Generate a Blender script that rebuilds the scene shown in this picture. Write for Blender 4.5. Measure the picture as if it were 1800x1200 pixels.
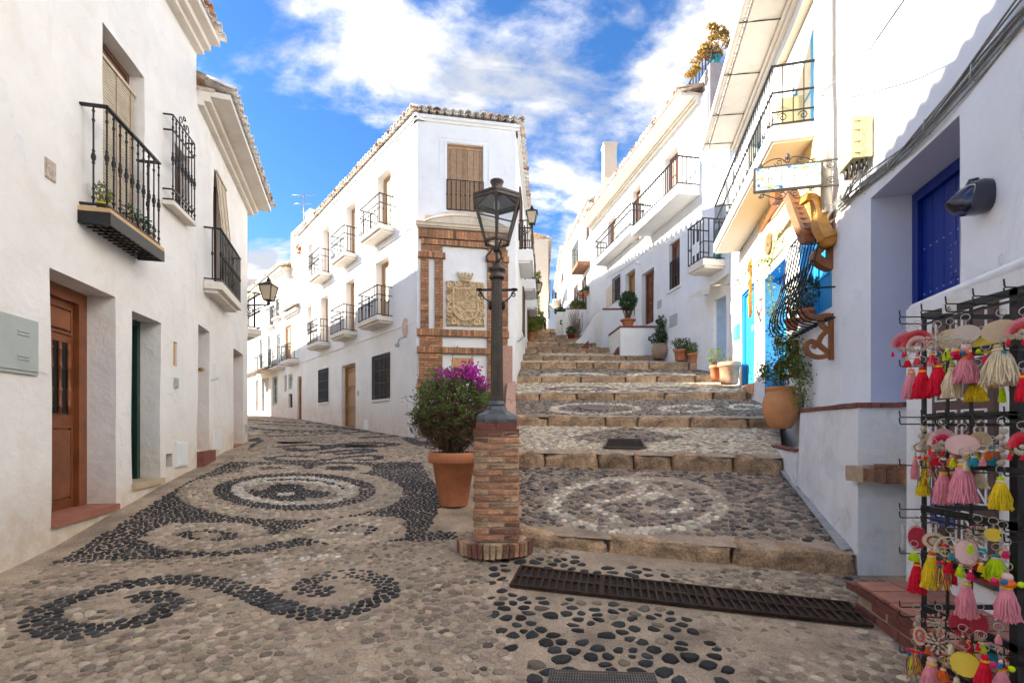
import bpy, math, random
import numpy as np
from mathutils import Vector, Matrix, noise as mnoise

random.seed(7)
rng = np.random.default_rng(7)
for _o in list(bpy.data.objects): bpy.data.objects.remove(_o)
SC = bpy.context.scene
COL = SC.collection

# ---------------------------------------------------------------- camera (eye level is z = 0, the lane lies below it)
F = 850.0; CX = 900.0; HY = 750.0          # focal length, centre and horizon of the 1800 px wide photograph
cam_d = bpy.data.cameras.new('camera'); cam = bpy.data.objects.new('camera', cam_d); COL.objects.link(cam)
cam.location = (0, 0, 0); cam.rotation_euler = (math.pi/2, 0, 0)
cam_d.sensor_width = 36; cam_d.lens = F/1800*36; cam_d.shift_y = 150/1800; cam_d.clip_start = 0.05; cam_d.clip_end = 2000
SC.camera = cam

# ---------------------------------------------------------------- light
SUN_EL = math.radians(24); SUN_AZ = math.radians(-88)       # azimuth from +Y, clockwise
sun_dir = Vector((math.sin(SUN_AZ)*math.cos(SUN_EL), math.cos(SUN_AZ)*math.cos(SUN_EL), math.sin(SUN_EL)))
sl = bpy.data.lights.new('sun', 'SUN'); sl.energy = 4.6; sl.angle = math.radians(0.6); sl.color = (1, .92, .79)
sun = bpy.data.objects.new('sun', sl); COL.objects.link(sun); sun.rotation_euler = (-sun_dir).to_track_quat('-Z', 'Y').to_euler()
SC.view_settings.view_transform = 'Standard'; SC.view_settings.look = 'None'; SC.view_settings.gamma = 1
SC.view_settings.use_curve_mapping = False; SC.view_settings.exposure = 1.84

def pdir(px, py): return Vector(((px-CX)/F, 1, (HY-py)/F)).normalized()
world = bpy.data.worlds.new('World'); SC.world = world; world.use_nodes = True
def world_nodes():
    nt = world.node_tree; nt.nodes.clear(); N = nt.nodes.new; L = nt.links.new
    out = N('ShaderNodeOutputWorld'); bg = N('ShaderNodeBackground'); L(bg.outputs[0], out.inputs[0]); bg.inputs[1].default_value = 0.12
    sky = N('ShaderNodeTexSky'); sky.sky_type = 'NISHITA'; sky.sun_disc = False; sky.sun_elevation = SUN_EL; sky.sun_rotation = SUN_AZ
    sky.air_density = 1.0; sky.dust_density = 0.3; sky.ozone_density = 3.0
    hs = N('ShaderNodeHueSaturation'); hs.inputs['Saturation'].default_value = 1.18; hs.inputs['Value'].default_value = .70; L(sky.outputs[0], hs.inputs['Color'])
    tint = N('ShaderNodeMix'); tint.data_type = 'RGBA'; tint.blend_type = 'MULTIPLY'; tint.inputs[0].default_value = 1
    L(hs.outputs[0], tint.inputs[6]); tint.inputs[7].default_value = (.74, .88, 1.05, 1)
    tc = N('ShaderNodeTexCoord'); sp = N('ShaderNodeSeparateXYZ'); L(tc.outputs['Generated'], sp.inputs[0])
    def mth(op, a, b=None, clamp=False):
        m = N('ShaderNodeMath'); m.operation = op; m.use_clamp = clamp
        for i, v in enumerate((a, b)):
            if v is None: continue
            if hasattr(v, 'links'): L(v, m.inputs[i])
            else: m.inputs[i].default_value = v
        return m.outputs[0]
    zz = mth('ADD', mth('MAXIMUM', sp.outputs[2], 0.0), 0.35)
    cb = N('ShaderNodeCombineXYZ'); L(mth('DIVIDE', sp.outputs[0], zz), cb.inputs[0]); L(mth('DIVIDE', sp.outputs[1], zz), cb.inputs[1])
    mp = N('ShaderNodeMapping'); mp.inputs['Rotation'].default_value = (0, 0, math.radians(-32)); mp.inputs['Scale'].default_value = (1.0, 1.55, 1); L(cb.outputs[0], mp.inputs[0])
    n1 = N('ShaderNodeTexNoise'); n1.inputs['Scale'].default_value = 4.0; n1.inputs['Detail'].default_value = 9; n1.inputs['Roughness'].default_value = .56; n1.inputs['Distortion'].default_value = .35
    L(mp.outputs[0], n1.inputs['Vector'])
    n2 = N('ShaderNodeTexNoise'); n2.inputs['Scale'].default_value = 6.0; n2.inputs['Detail'].default_value = 8; n2.inputs['Roughness'].default_value = .65
    L(mp.outputs[0], n2.inputs['Vector'])
    n3 = N('ShaderNodeTexNoise'); n3.inputs['Scale'].default_value = 3.1; n3.inputs['Detail'].default_value = 6; n3.inputs['Roughness'].default_value = .6; n3.inputs['Distortion'].default_value = .5; L(mp.outputs[0], n3.inputs['Vector'])
    dens = mth('ADD', n1.outputs[0], mth('MULTIPLY', mth('SUBTRACT', n2.outputs[0], .5), .42))
    # the places of the bigger cloud banks and of the open blue between them
    for (px, py, r, w) in ((760,120,.34,-.02),(1170,20,.3,.05),(985,350,.16,.05),(470,450,.10,.20),(440,110,.12,.16),(630,180,.15,.04),(1160,165,.07,.08),
                           (520,330,.17,-.20),(1090,130,.07,-.14),(1010,190,.06,-.08),(440,10,.1,-.12),(480,240,.13,-.16),(640,300,.10,-.06),(700,60,.07,.12),(560,90,.09,.12),(830,130,.09,.10),(950,60,.08,.08)):
        d = pdir(px, py); vm = N('ShaderNodeVectorMath'); vm.operation = 'DISTANCE'; L(tc.outputs['Generated'], vm.inputs[0]); vm.inputs[1].default_value = d
        mr = N('ShaderNodeMapRange'); mr.interpolation_type = 'SMOOTHSTEP'; L(vm.outputs['Value'], mr.inputs[0])
        mr.inputs[1].default_value = 0; mr.inputs[2].default_value = r*1.5; mr.inputs[3].default_value = w; mr.inputs[4].default_value = 0
        dens = mth('ADD', dens, mr.outputs[0])
    cr = N('ShaderNodeMapRange'); cr.interpolation_type = 'SMOOTHSTEP'; L(dens, cr.inputs[0]); cr.inputs[1].default_value = .43; cr.inputs[2].default_value = .73
    shade = N('ShaderNodeMix'); shade.data_type = 'RGBA'; shf = N('ShaderNodeMapRange'); L(n3.outputs[0], shf.inputs[0]); shf.inputs[1].default_value = .36; shf.inputs[2].default_value = .60; L(shf.outputs[0], shade.inputs[0])
    shade.inputs[6].default_value = (1.75, 1.85, 2.05, 1); shade.inputs[7].default_value = (4.7, 4.4, 4.0, 1)
    mx = N('ShaderNodeMix'); mx.data_type = 'RGBA'; L(cr.outputs[0], mx.inputs[0]); L(tint.outputs[2], mx.inputs[6]); L(shade.outputs[2], mx.inputs[7])
    L(mx.outputs[2], bg.inputs[0])
world_nodes()

# ---------------------------------------------------------------- materials
MATS = {}
def hexc(h):
    v = [int(h[i:i+2], 16)/255 for i in (0, 2, 4)]
    return tuple((x/12.92 if x < .04045 else ((x+.055)/1.055)**2.4) for x in v)
def mat(name, col, rough=.7, var=.15, vs=3.0, bump=.15, bs=40.0, metal=0.0, orand=0.0, spec=.5, trans=0.0, attr=None, coat=0.0, speck=0.0):
    if name in MATS: return MATS[name]
    if isinstance(col, str): col = hexc(col)
    m = bpy.data.materials.new(name); m.use_nodes = True; nt = m.node_tree; N = nt.nodes.new; L = nt.links.new
    b = nt.nodes['Principled BSDF']; b.inputs['Roughness'].default_value = rough; b.inputs['Metallic'].default_value = metal
    b.inputs['Specular IOR Level'].default_value = spec
    if coat: b.inputs['Coat Weight'].default_value = coat
    tc = N('ShaderNodeTexCoord'); no = N('ShaderNodeTexNoise'); no.inputs['Scale'].default_value = vs; no.inputs['Detail'].default_value = 6; no.inputs['Roughness'].default_value = .65
    L(tc.outputs['Object'], no.inputs['Vector'])
    mr = N('ShaderNodeMapRange'); L(no.outputs[0], mr.inputs[0]); mr.inputs[1].default_value = .3; mr.inputs[2].default_value = .7
    mr.inputs[3].default_value = 1-var; mr.inputs[4].default_value = 1+var
    val = mr.outputs[0]
    if speck:
        ns = N('ShaderNodeTexNoise'); ns.inputs['Scale'].default_value = bs*2.2; ns.inputs['Detail'].default_value = 4; ns.inputs['Roughness'].default_value = .75; L(tc.outputs['Object'], ns.inputs['Vector'])
        rs_ = N('ShaderNodeMapRange'); L(ns.outputs[0], rs_.inputs[0]); rs_.inputs[1].default_value = .32; rs_.inputs[2].default_value = .68; rs_.inputs[3].default_value = 1-speck; rs_.inputs[4].default_value = 1+speck
        ms = N('ShaderNodeMath'); ms.operation = 'MULTIPLY'; L(val, ms.inputs[0]); L(rs_.outputs[0], ms.inputs[1]); val = ms.outputs[0]
    if orand:
        oi = N('ShaderNodeObjectInfo'); r2 = N('ShaderNodeMapRange'); L(oi.outputs['Random'], r2.inputs[0]); r2.inputs[3].default_value = 1-orand; r2.inputs[4].default_value = 1+orand
        mu = N('ShaderNodeMath'); mu.operation = 'MULTIPLY'; L(val, mu.inputs[0]); L(r2.outputs[0], mu.inputs[1]); val = mu.outputs[0]
    vm = N('ShaderNodeVectorMath'); vm.operation = 'SCALE'; L(val, vm.inputs['Scale'])
    if attr:
        at = N('ShaderNodeAttribute'); at.attribute_name = attr; L(at.outputs['Color'], vm.inputs[0])
    else: vm.inputs[0].default_value = col
    L(vm.outputs[0], b.inputs['Base Color'])
    if bump:
        nb = N('ShaderNodeTexNoise'); nb.inputs['Scale'].default_value = bs; nb.inputs['Detail'].default_value = 5; L(tc.outputs['Object'], nb.inputs['Vector'])
        bp = N('ShaderNodeBump'); bp.inputs['Strength'].default_value = bump; bp.inputs['Distance'].default_value = .02; L(nb.outputs[0], bp.inputs['Height']); L(bp.outputs[0], b.inputs['Normal'])
    if trans:
        tr = N('ShaderNodeBsdfTranslucent'); L(vm.outputs[0], tr.inputs[0]); mxs = N('ShaderNodeMixShader'); mxs.inputs[0].default_value = trans
        L(b.outputs[0], mxs.inputs[1]); L(tr.outputs[0], mxs.inputs[2]); L(mxs.outputs[0], nt.nodes['Material Output'].inputs[0])
    MATS[name] = m; return m

def plaster(name, col=(.80,.79,.77), stain=.5, stain_col=(.50,.36,.21), rough_amt=.5, crack=.35, soff=0.0, splash=0.0):
    """lime-washed render: uneven trowelled relief, hair cracks, flaked patches and ochre splash stains"""
    m = bpy.data.materials.new(name); m.use_nodes = True; nt = m.node_tree; N = nt.nodes.new; L = nt.links.new
    b = nt.nodes['Principled BSDF']; b.inputs['Roughness'].default_value = .85; b.inputs['Specular IOR Level'].default_value = .2
    ge = N('ShaderNodeNewGeometry'); pos = ge.outputs['Position']
    def noi(s, d=5, r=.6, dist=0.0, vec=pos):
        n = N('ShaderNodeTexNoise'); n.inputs['Scale'].default_value = s; n.inputs['Detail'].default_value = d; n.inputs['Roughness'].default_value = r; n.inputs['Distortion'].default_value = dist
        L(vec, n.inputs['Vector']); return n.outputs[0]
    def rr(v, a, b_, c=0, d=1, sm=True):
        q = N('ShaderNodeMapRange'); q.interpolation_type = 'SMOOTHSTEP' if sm else 'LINEAR'; L(v, q.inputs[0])
        for i, x in zip((1,2,3,4), (a,b_,c,d)): q.inputs[i].default_value = x
        return q.outputs[0]
    def mul(a, c):
        q = N('ShaderNodeMath'); q.operation = 'MULTIPLY'
        for i, x in enumerate((a, c)):
            if hasattr(x, 'links'): L(x, q.inputs[i])
            else: q.inputs[i].default_value = x
        return q.outputs[0]
    def mixc(f, a, c):
        q = N('ShaderNodeMix'); q.data_type = 'RGBA'; L(f, q.inputs[0])
        for i, x in ((6, a), (7, c)):
            if hasattr(x, 'links'): L(x, q.inputs[i])
            else: q.inputs[i].default_value = (*x, 1)
        return q.outputs[2]
    base = mixc(rr(noi(1.1), .35, .68), tuple(c*.93 for c in col), col)
    sepz = N('ShaderNodeSeparateXYZ'); L(pos, sepz.inputs[0])
    # splash stains: height above the lane, broken up by noise
    st = mul(rr(noi(2.6, 7, .7, .4), .46, .70), stain)
    base = mixc(mul(st, .45), base, stain_col)
    if splash:
        def ma(op, a, c):
            q = N('ShaderNodeMath'); q.operation = op
            for i, x in enumerate((a, c)):
                if hasattr(x, 'links'): L(x, q.inputs[i])
                else: q.inputs[i].default_value = x
            return q.outputs[0]
        hgt = ma('SUBTRACT', ma('ADD', sepz.outputs[2], 1.70), ma('MULTIPLY', sepz.outputs[1], .112)); wob = ma('MULTIPLY', ma('SUBTRACT', noi(1.3, 7, .7), .5), 1.5)
        base = mixc(mul(rr(ma('ADD', hgt, wob), -.1, 1.0, 1, 0), mul(rr(noi(5, 6, .7), .3, .7, .35, 1), splash)), base, stain_col)
    vmp = N('ShaderNodeMapping'); vmp.inputs['Scale'].default_value = (3.5, 3.5, .35); L(pos, vmp.inputs[0])
    run = mul(rr(noi(1.6, 6, .7, 0, vmp.outputs[0]), .56, .76), .28*stain+.04)
    base = mixc(run, base, (.42,.40,.36))
    grey = mul(rr(noi(.9, 4, .6, 1.2), .60, .66), .5*rough_amt)
    base = mixc(grey, base, tuple(c*.86 for c in (col[0]*.94, col[1]*.97, col[2])))
    if crack >= 1: base = mixc(mul(rr(noi(1.7, 7, .62, .6), .635, .645), .5), base, (.74,.77,.80))
    L(base, b.inputs['Base Color'])
    big = noi(3.2, 4, .5); mid = noi(14, 5, .6); fin = noi(90, 3, .6)
    vo = N('ShaderNodeTexVoronoi'); vo.feature = 'DISTANCE_TO_EDGE'; vo.inputs['Scale'].default_value = 1.1
    wv = N('ShaderNodeVectorMath'); wv.operation = 'ADD'; nn = N('ShaderNodeTexNoise'); nn.inputs['Scale'].default_value = 3.0; nn.inputs['Detail'].default_value = 6; L(pos, nn.inputs['Vector'])
    L(pos, wv.inputs[0]); sc2 = N('ShaderNodeVectorMath'); sc2.operation = 'SCALE'; sc2.inputs['Scale'].default_value = .9; L(nn.outputs['Color'], sc2.inputs[0]); L(sc2.outputs[0], wv.inputs[1]); L(wv.outputs[0], vo.inputs['Vector'])
    cr = mul(rr(vo.outputs['Distance'], 0, .012, 1, 0), rr(noi(.7), .60, .68))
    def add(a, c):
        q = N('ShaderNodeMath'); q.operation = 'ADD'; L(a, q.inputs[0]); L(c, q.inputs[1]); return q.outputs[0]
    flake = rr(noi(1.7, 7, .62, .6), .635, .645)
    h = add(add(mul(big, .9*rough_amt), mul(mid, .22*rough_amt)), add(mul(fin, .03), mul(cr, -.35*crack)))
    h = add(h, mul(flake, -.10*crack))
    bp = N('ShaderNodeBump'); bp.inputs['Strength'].default_value = .75; bp.inputs['Distance'].default_value = .05; L(h, bp.inputs['Height']); L(bp.outputs[0], b.inputs['Normal'])
    MATS[name] = m; return m

P_LEFT = plaster('plaster_old_cream', (.86,.83,.785), .32, (.60,.42,.24), .8, 1.0, splash=.8)
P_CLEAN = plaster('plaster_white', (.87,.865,.85), .22, (.66,.55,.45), .25, .3)
P_CORNER = plaster('plaster_white_street', (.87,.865,.85), .25, (.64,.42,.27), .3, .4, splash=.6)
P_BLUEISH = plaster('plaster_cool_white', (.87,.87,.87), .12, (.6,.52,.45), .7, 1.1)
P_ROUGH = plaster('plaster_rough_white', (.84,.84,.83), .70, (.40,.34,.29), 1.0, 1.2)
P_CREAM = plaster('plaster_cream', (.80,.66,.50), .2, (.6,.4,.25), .25, .3)
P_OCHRE = plaster('plaster_ochre', (.82,.60,.30), .1, (.7,.4,.2), .2, .1)
P_PEACH = plaster('plaster_peach', (.80,.69,.54), .1, (.7,.45,.3), .2, .1)
P_LILAC = plaster('plaster_lilac', (.66,.68,.77), .05, (.5,.5,.6), .4, .3)
P_SKY = plaster('plaster_sky_blue', (.10,.40,.72), .03, (.3,.4,.6), .3, .2)
P_TRIM = plaster('plaster_trim', (.80,.73,.64), .5, (.45,.33,.24), .3, .4)
IRON = mat('black_iron', (.018,.018,.020), .45, .3, 9, .15, 60, metal=.4)
IRON_G = mat('painted_iron_grey', (.070,.056,.044), .5, .3, 8, .25, 50, metal=.3)
RUST = mat('rusty_cast_iron', (.045,.024,.015), .8, .5, 7, .3, 45, orand=.2, spec=.2)
WOOD_R = mat('varnished_wood', (.21,.066,.023), .38, .3, 4, .12, 30, orand=.12)
WOOD_O = mat('oak_wood', (.34,.17,.06), .5, .25, 5, .15, 30, orand=.15)
WOOD_Y = mat('yellow_wood', (.50,.22,.03), .45, .3, 5, .15, 30)
WOOD_C = mat('carved_wood', (.26,.085,.02), .45, .35, 5, .2, 30)
WOOD_D = mat('dark_wood', (.13,.060,.032), .5, .3, 5, .15, 30)
GREEN_D = mat('dark_green_wood', (.012,.04,.03), .4, .25, 4, .12, 30)
BLUE_D = mat('cobalt_paint', (.001,.020,.22), .36, .12, 3, .06, 30)
BLUE_L = mat('sky_blue_paint', (.03,.33,.66), .45, .12, 3, .06, 30)
TEAL = mat('teal_paint', (.02,.30,.34), .45, .12, 3, .06, 30)
GLASS_W = mat('window_glass', (.05,.06,.07), .08, .2, 2, .02, 3, spec=.8)
CURTAIN = mat('curtain_cloth', (.55,.47,.36), .8, .15, 6, .1, 20)
BLIND = mat('reed_blind', (.47,.30,.17), .7, .2, 9, .1, 60, orand=.1)
BLIND2 = mat('pale_slat_blind', (.56,.47,.33), .7, .2, 9, .1, 60)
TERRA = mat('terracotta', (.52,.19,.085), .75, .22, 5, .12, 30, orand=.12)
TERRA_P = mat('pale_terracotta', (.62,.32,.19), .8, .3, 5, .12, 30, orand=.1)
TERRA_Y = mat('ochre_clay', (.62,.27,.10), .75, .16, 4, .1, 30)
TILE_R = mat('terracotta_floor_tile', (.36,.14,.09), .6, .25, 5, .1, 30, orand=.1)
BRICK = mat('brick', (.42,.205,.115), .9, .5, 9, .7, 40, orand=.34, speck=.35)
BRICK_B = mat('brick_buff', (.45,.30,.18), .9, .5, 9, .7, 40, orand=.25, speck=.35)
BRICK_K = mat('brick_burnt', (.22,.10,.065), .9, .5, 9, .7, 40, orand=.25, speck=.35)
BRICK_T = mat('brick_thin', (.43,.21,.10), .85, .35, 14, .4, 45, orand=.2)
BRICK_C = mat('thin_brick', (1,1,1), .88, .35, 14, .4, 45, attr='Col', speck=.2)
JOINT_D = mat('dark_joint', (.20,.135,.085), .95, .3, 6, .5, 60)
BRICK_D = mat('brick_dark', (.20,.065,.045), .8, .3, 9, .3, 45, orand=.2)
MORTAR = mat('mortar', (.40,.30,.20), .95, .3, 6, .5, 60)
RTILE = mat('roof_tile', (.62,.50,.40), .85, .4, 7, .3, 40, orand=.28)
RTILE_W = mat('whitewashed_tile', (.78,.74,.68), .85, .3, 7, .3, 40, orand=.12)
RTILE_R = mat('roof_tile_red', (.42,.22,.13), .85, .35, 7, .3, 40, orand=.3)
CARVED = mat('carved_sandstone', (.60,.45,.27), .9, .3, 12, .5, 55)
KERB = mat('kerb_stone', (.38,.25,.145), .9, .6, 5, 1.0, 26, orand=.22, speck=.45)
TRIM_S = plaster('stone_trim', (.70,.60,.47), .9, (.40,.29,.20), .5, .6)
PINKST = mat('pink_granite', (.46,.27,.20), .85, .35, 30, .4, 60, orand=.06)
GREYST = mat('grey_metal_paint', (.42,.46,.43), .45, .08, 3, .03, 20)
WHITE_P = mat('white_paint', (.80,.80,.78), .45, .06, 3, .05, 30)
CREAM_P = mat('cream_plastic', (.50,.42,.22), .5, .12, 5, .05, 30)
GREY_P = mat('grey_pvc', (.45,.47,.48), .45, .1, 4, .04, 30)
CABLE = mat('grey_cable', (.30,.30,.28), .6, .2, 6, .05, 30)
BLACK_P = mat('black_paint', (.012,.012,.013), .35, .2, 5, .06, 40)
NAVY_G = mat('glossy_navy_glaze', (.008,.009,.03), .12, .3, 5, .05, 8, coat=.6)
STEEL = mat('nickel_ring', (.55,.52,.46), .3, .15, 8, .05, 30, metal=.9)
AMBER = mat('lamp_glass', (.72,.60,.42), .25, .1, 4, .02, 10, trans=.35)
BARK = mat('twig_bark', (.13,.075,.045), .9, .3, 12, .3, 60)
SOIL = mat('soil', (.04,.028,.02), .95, .4, 12, .6, 60)
LEAF = mat('leaf_green', (.14,.22,.04), .55, .45, 2.5, .05, 30, trans=.3)
LEAF_D = mat('leaf_dark', (.035,.085,.022), .5, .4, 2.5, .05, 30, trans=.25)
LEAF_Y = mat('leaf_yellow_green', (.22,.24,.035), .55, .4, 3, .05, 30, trans=.35)
LEAF_B = mat('leaf_dry', (.17,.12,.045), .7, .4, 3, .05, 30, trans=.2)
LEAF_G = mat('leaf_golden', (.42,.26,.035), .6, .35, 3, .05, 30, trans=.35)
PURPLE = mat('bougainvillea_bract', (.55,.03,.42), .6, .25, 4, .05, 30, trans=.4)
REDF = mat('red_petal', (.55,.01,.02), .55, .25, 4, .05, 30, trans=.3)
SKIN = mat('skin', (.5,.3,.2), .6); CLOTH_B = mat('black_cloth', (.012,.012,.014), .9)
def glass_clear():
    m = bpy.data.materials.new('clear_glass'); m.use_nodes = True; nt = m.node_tree; nt.nodes.clear(); N = nt.nodes.new; L = nt.links.new
    o = N('ShaderNodeOutputMaterial'); t = N('ShaderNodeBsdfTransparent'); t.inputs[0].default_value = (.90,.92,.92,1); g = N('ShaderNodeBsdfGlossy'); g.inputs['Roughness'].default_value = .06
    mx = N('ShaderNodeMixShader'); mx.inputs[0].default_value = .09; L(t.outputs[0], mx.inputs[1]); L(g.outputs[0], mx.inputs[2]); L(mx.outputs[0], o.inputs[0])
    return m
CLEAR = glass_clear()

# ---------------------------------------------------------------- mesh helpers
class MB:
    def __init__(s): s.v = []; s.f = []; s.sm = []
    def add(s, vs, fs, smooth=False):
        n = len(s.v); s.v += [tuple(p) for p in vs]; s.f += [tuple(i+n for i in f) for f in fs]; s.sm += [smooth]*len(fs); return s
    def quad(s, a, b, c, d, smooth=False): return s.add([a,b,c,d], [(0,1,2,3)], smooth)
    def obox(s, o, a, b, c):
        o, a, b, c = Vector(o), Vector(a), Vector(b), Vector(c)
        fl = [(0,3,2,1),(4,5,6,7),(0,1,5,4),(1,2,6,5),(2,3,7,6),(3,0,4,7)]
        if a.cross(b).dot(c) < 0: fl = [f[::-1] for f in fl]
        return s.add([o, o+a, o+a+b, o+b, o+c, o+a+c, o+a+b+c, o+b+c], fl)
    def box(s, c, sz, R=None):
        R = R or Matrix.Identity(3); a, b, d = R@Vector((sz[0],0,0)), R@Vector((0,sz[1],0)), R@Vector((0,0,sz[2]))
        return s.obox(Vector(c)-(a+b+d)/2, a, b, d)
    def tube(s, pts, r, seg=6, cap=True, smooth=True):
        pts = [Vector(p) for p in pts]; n = len(pts)
        rs = r if isinstance(r, (list, tuple)) else [r]*n
        t = (pts[1]-pts[0]).normalized(); up = Vector((0,0,1)) if abs(t.z) < .9 else Vector((1,0,0)); a = t.cross(up).normalized(); vs = []
        for i in range(n):
            t = (pts[min(i+1,n-1)]-pts[max(i-1,0)])
            if t.length < 1e-9: t = Vector((0,0,1))
            t.normalize(); a = (a - t*a.dot(t))
            if a.length < 1e-6: a = t.orthogonal()
            a.normalize(); b = t.cross(a)
            for k in range(seg):
                q = 2*math.pi*k/seg; vs.append(pts[i]+(a*math.cos(q)+b*math.sin(q))*rs[i])
        fs = [(i*seg+k, i*seg+(k+1)%seg, (i+1)*seg+(k+1)%seg, (i+1)*seg+k) for i in range(n-1) for k in range(seg)]
        if cap: fs += [tuple(range(seg))[::-1], tuple((n-1)*seg+k for k in range(seg))]
        return s.add(vs, fs, smooth)
    def bar(s, a, b, w, h=None): 
        h = h or w; a, b = Vector(a), Vector(b); t = (b-a); up = Vector((0,0,1)) if abs(t.normalized().z) < .95 else Vector((0,1,0))
        x = t.cross(up).normalized()*w; y = x.cross(t).normalized()*h
        return s.obox(a-x/2-y/2, t, x, y)
    def lathe(s, c, prof, seg=20, smooth=True, sx=1, sy=1, axis=None):
        c = Vector(c); vs = []
        R = Vector((0,0,1)).rotation_difference(Vector(axis)).to_matrix() if axis is not None else None
        for r, z in prof:
            for k in range(seg):
                q = 2*math.pi*k/seg; p = Vector((r*sx*math.cos(q), r*sy*math.sin(q), z)); vs.append(c+(R@p if R else p))
        fs = [(i*seg+k, i*seg+(k+1)%seg, (i+1)*seg+(k+1)%seg, (i+1)*seg+k) for i in range(len(prof)-1) for k in range(seg)]
        s.add(vs, fs, smooth)
        n = len(s.v)-len(vs)
        s.f.append(tuple(n+k for k in range(seg))[::-1]); s.f.append(tuple(n+(len(prof)-1)*seg+k for k in range(seg))); s.sm += [False, False]
        return s
    def ell(s, c, r, seg=12, rings=7, R=None, jit=0):
        c = Vector(c); r = (r,r,r) if not hasattr(r, '__len__') else r; vs = []
        for i in range(rings+1):
            ph = math.pi*i/rings
            for k in range(seg):
                q = 2*math.pi*k/seg; p = Vector((r[0]*math.sin(ph)*math.cos(q), r[1]*math.sin(ph)*math.sin(q), r[2]*math.cos(ph)))
                if jit: p *= 1+jit*(mnoise.noise((c+p)*9))
                vs.append(c+(R@p if R else p))
        return s.add(vs, [(i*seg+k, (i+1)*seg+k, (i+1)*seg+(k+1)%seg, i*seg+(k+1)%seg) for i in range(rings) for k in range(seg)], True)
    def prism(s, pts, vec, smooth=False):
        pts = [Vector(p) for p in pts]; vec = Vector(vec); n = len(pts)
        s.add(pts+[p+vec for p in pts], [tuple(range(n))[::-1], tuple(range(n, 2*n))]+[(i, (i+1)%n, n+(i+1)%n, n+i) for i in range(n)], smooth); return s
    def mesh(s, name, off=Vector((0,0,0)), m=None):
        me = bpy.data.meshes.new(name); me.from_pydata([(p[0]-off[0], p[1]-off[1], p[2]-off[2]) for p in s.v], [], s.f)
        me.polygons.foreach_set('use_smooth', s.sm)
        if m: me.materials.append(m)
        return me

WL = {}
def wloc(o): return WL.get(o.name, Vector((0,0,0))) if o else Vector((0,0,0))
def linkto(o, w, parent=None):
    COL.objects.link(o); o.parent = parent; o.location = Vector(w)-wloc(parent); WL[o.name] = Vector(w)
def tag(o, label=None, cat=None, group=None, kind=None):
    if label: o['label'] = label
    if cat: o['category'] = cat
    if group: o['group'] = group
    if kind: o['kind'] = kind
    return o
def thing(name, label, cat, w, group=None):
    o = bpy.data.objects.new(name, None); o.empty_display_size = .1; linkto(o, w); return tag(o, label, cat, group)
def obj(name, mb, m, parent=None, kind=None, label=None, at=None):
    if at is None:
        a = np.array(mb.v); lo, hi = a.min(0), a.max(0); at = Vector(((lo[0]+hi[0])/2, (lo[1]+hi[1])/2, lo[2]))
    o = bpy.data.objects.new(name, mb.mesh(name, Vector(at), m)); linkto(o, at, parent)
    if kind: o['kind'] = kind
    if label: o['label'] = label
    return o
def inst(name, me, M, parent=None):
    o = bpy.data.objects.new(name, me); COL.objects.link(o); o.parent = parent
    o.matrix_local = Matrix.Translation(-wloc(parent)) @ M; WL[o.name] = M.to_translation(); return o
def TRS(loc, R=None, s=(1,1,1)):
    M = Matrix.Translation(Vector(loc)); R = R.to_4x4() if R else Matrix.Identity(4)
    return M @ R @ Matrix.Diagonal((*s, 1))
def frame3(x, z=Vector((0,0,1))):
    x = Vector(x).normalized(); z = Vector(z); z = (z-x*z.dot(x)).normalized(); y = z.cross(x); return Matrix((x, y, z)).transposed()

class Wall:
    """vertical plane; u runs along it, d out into the lane, z up"""
    def __init__(s, P, Q, side=None):
        s.P = Vector((P[0], P[1], 0)); t = Vector((Q[0]-P[0], Q[1]-P[1], 0)); s.len = t.length; s.t = t.normalized()
        n = Vector((s.t.y, -s.t.x, 0))
        if n.dot((Vector((0,0,0)) if side is None else Vector((*side,0)))-s.P) < 0: n = -n
        s.n = n; s.R = Matrix((s.t, s.n, Vector((0,0,1)))).transposed()
    def pt(s, u, d, z): return s.P+s.t*u+s.n*d+Vector((0,0,z))
    def u(s, px, d=0.0):
        k = (px-CX)/F; q = s.P+s.n*d; return (k*q.y-q.x)/(s.t.x-k*s.t.y)
    def z(s, px, py, d=0.0): return (HY-py)/F*s.pt(s.u(px, d), d, 0).y
    def uz(s, px, py, d=0.0): return s.u(px, d), s.z(px, py, d)
    def box(s, mb, u0, u1, d0, d1, z0, z1): return mb.obox(s.pt(u0, d0, z0), s.t*(u1-u0), s.n*(d1-d0), Vector((0,0,z1-z0)))

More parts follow.
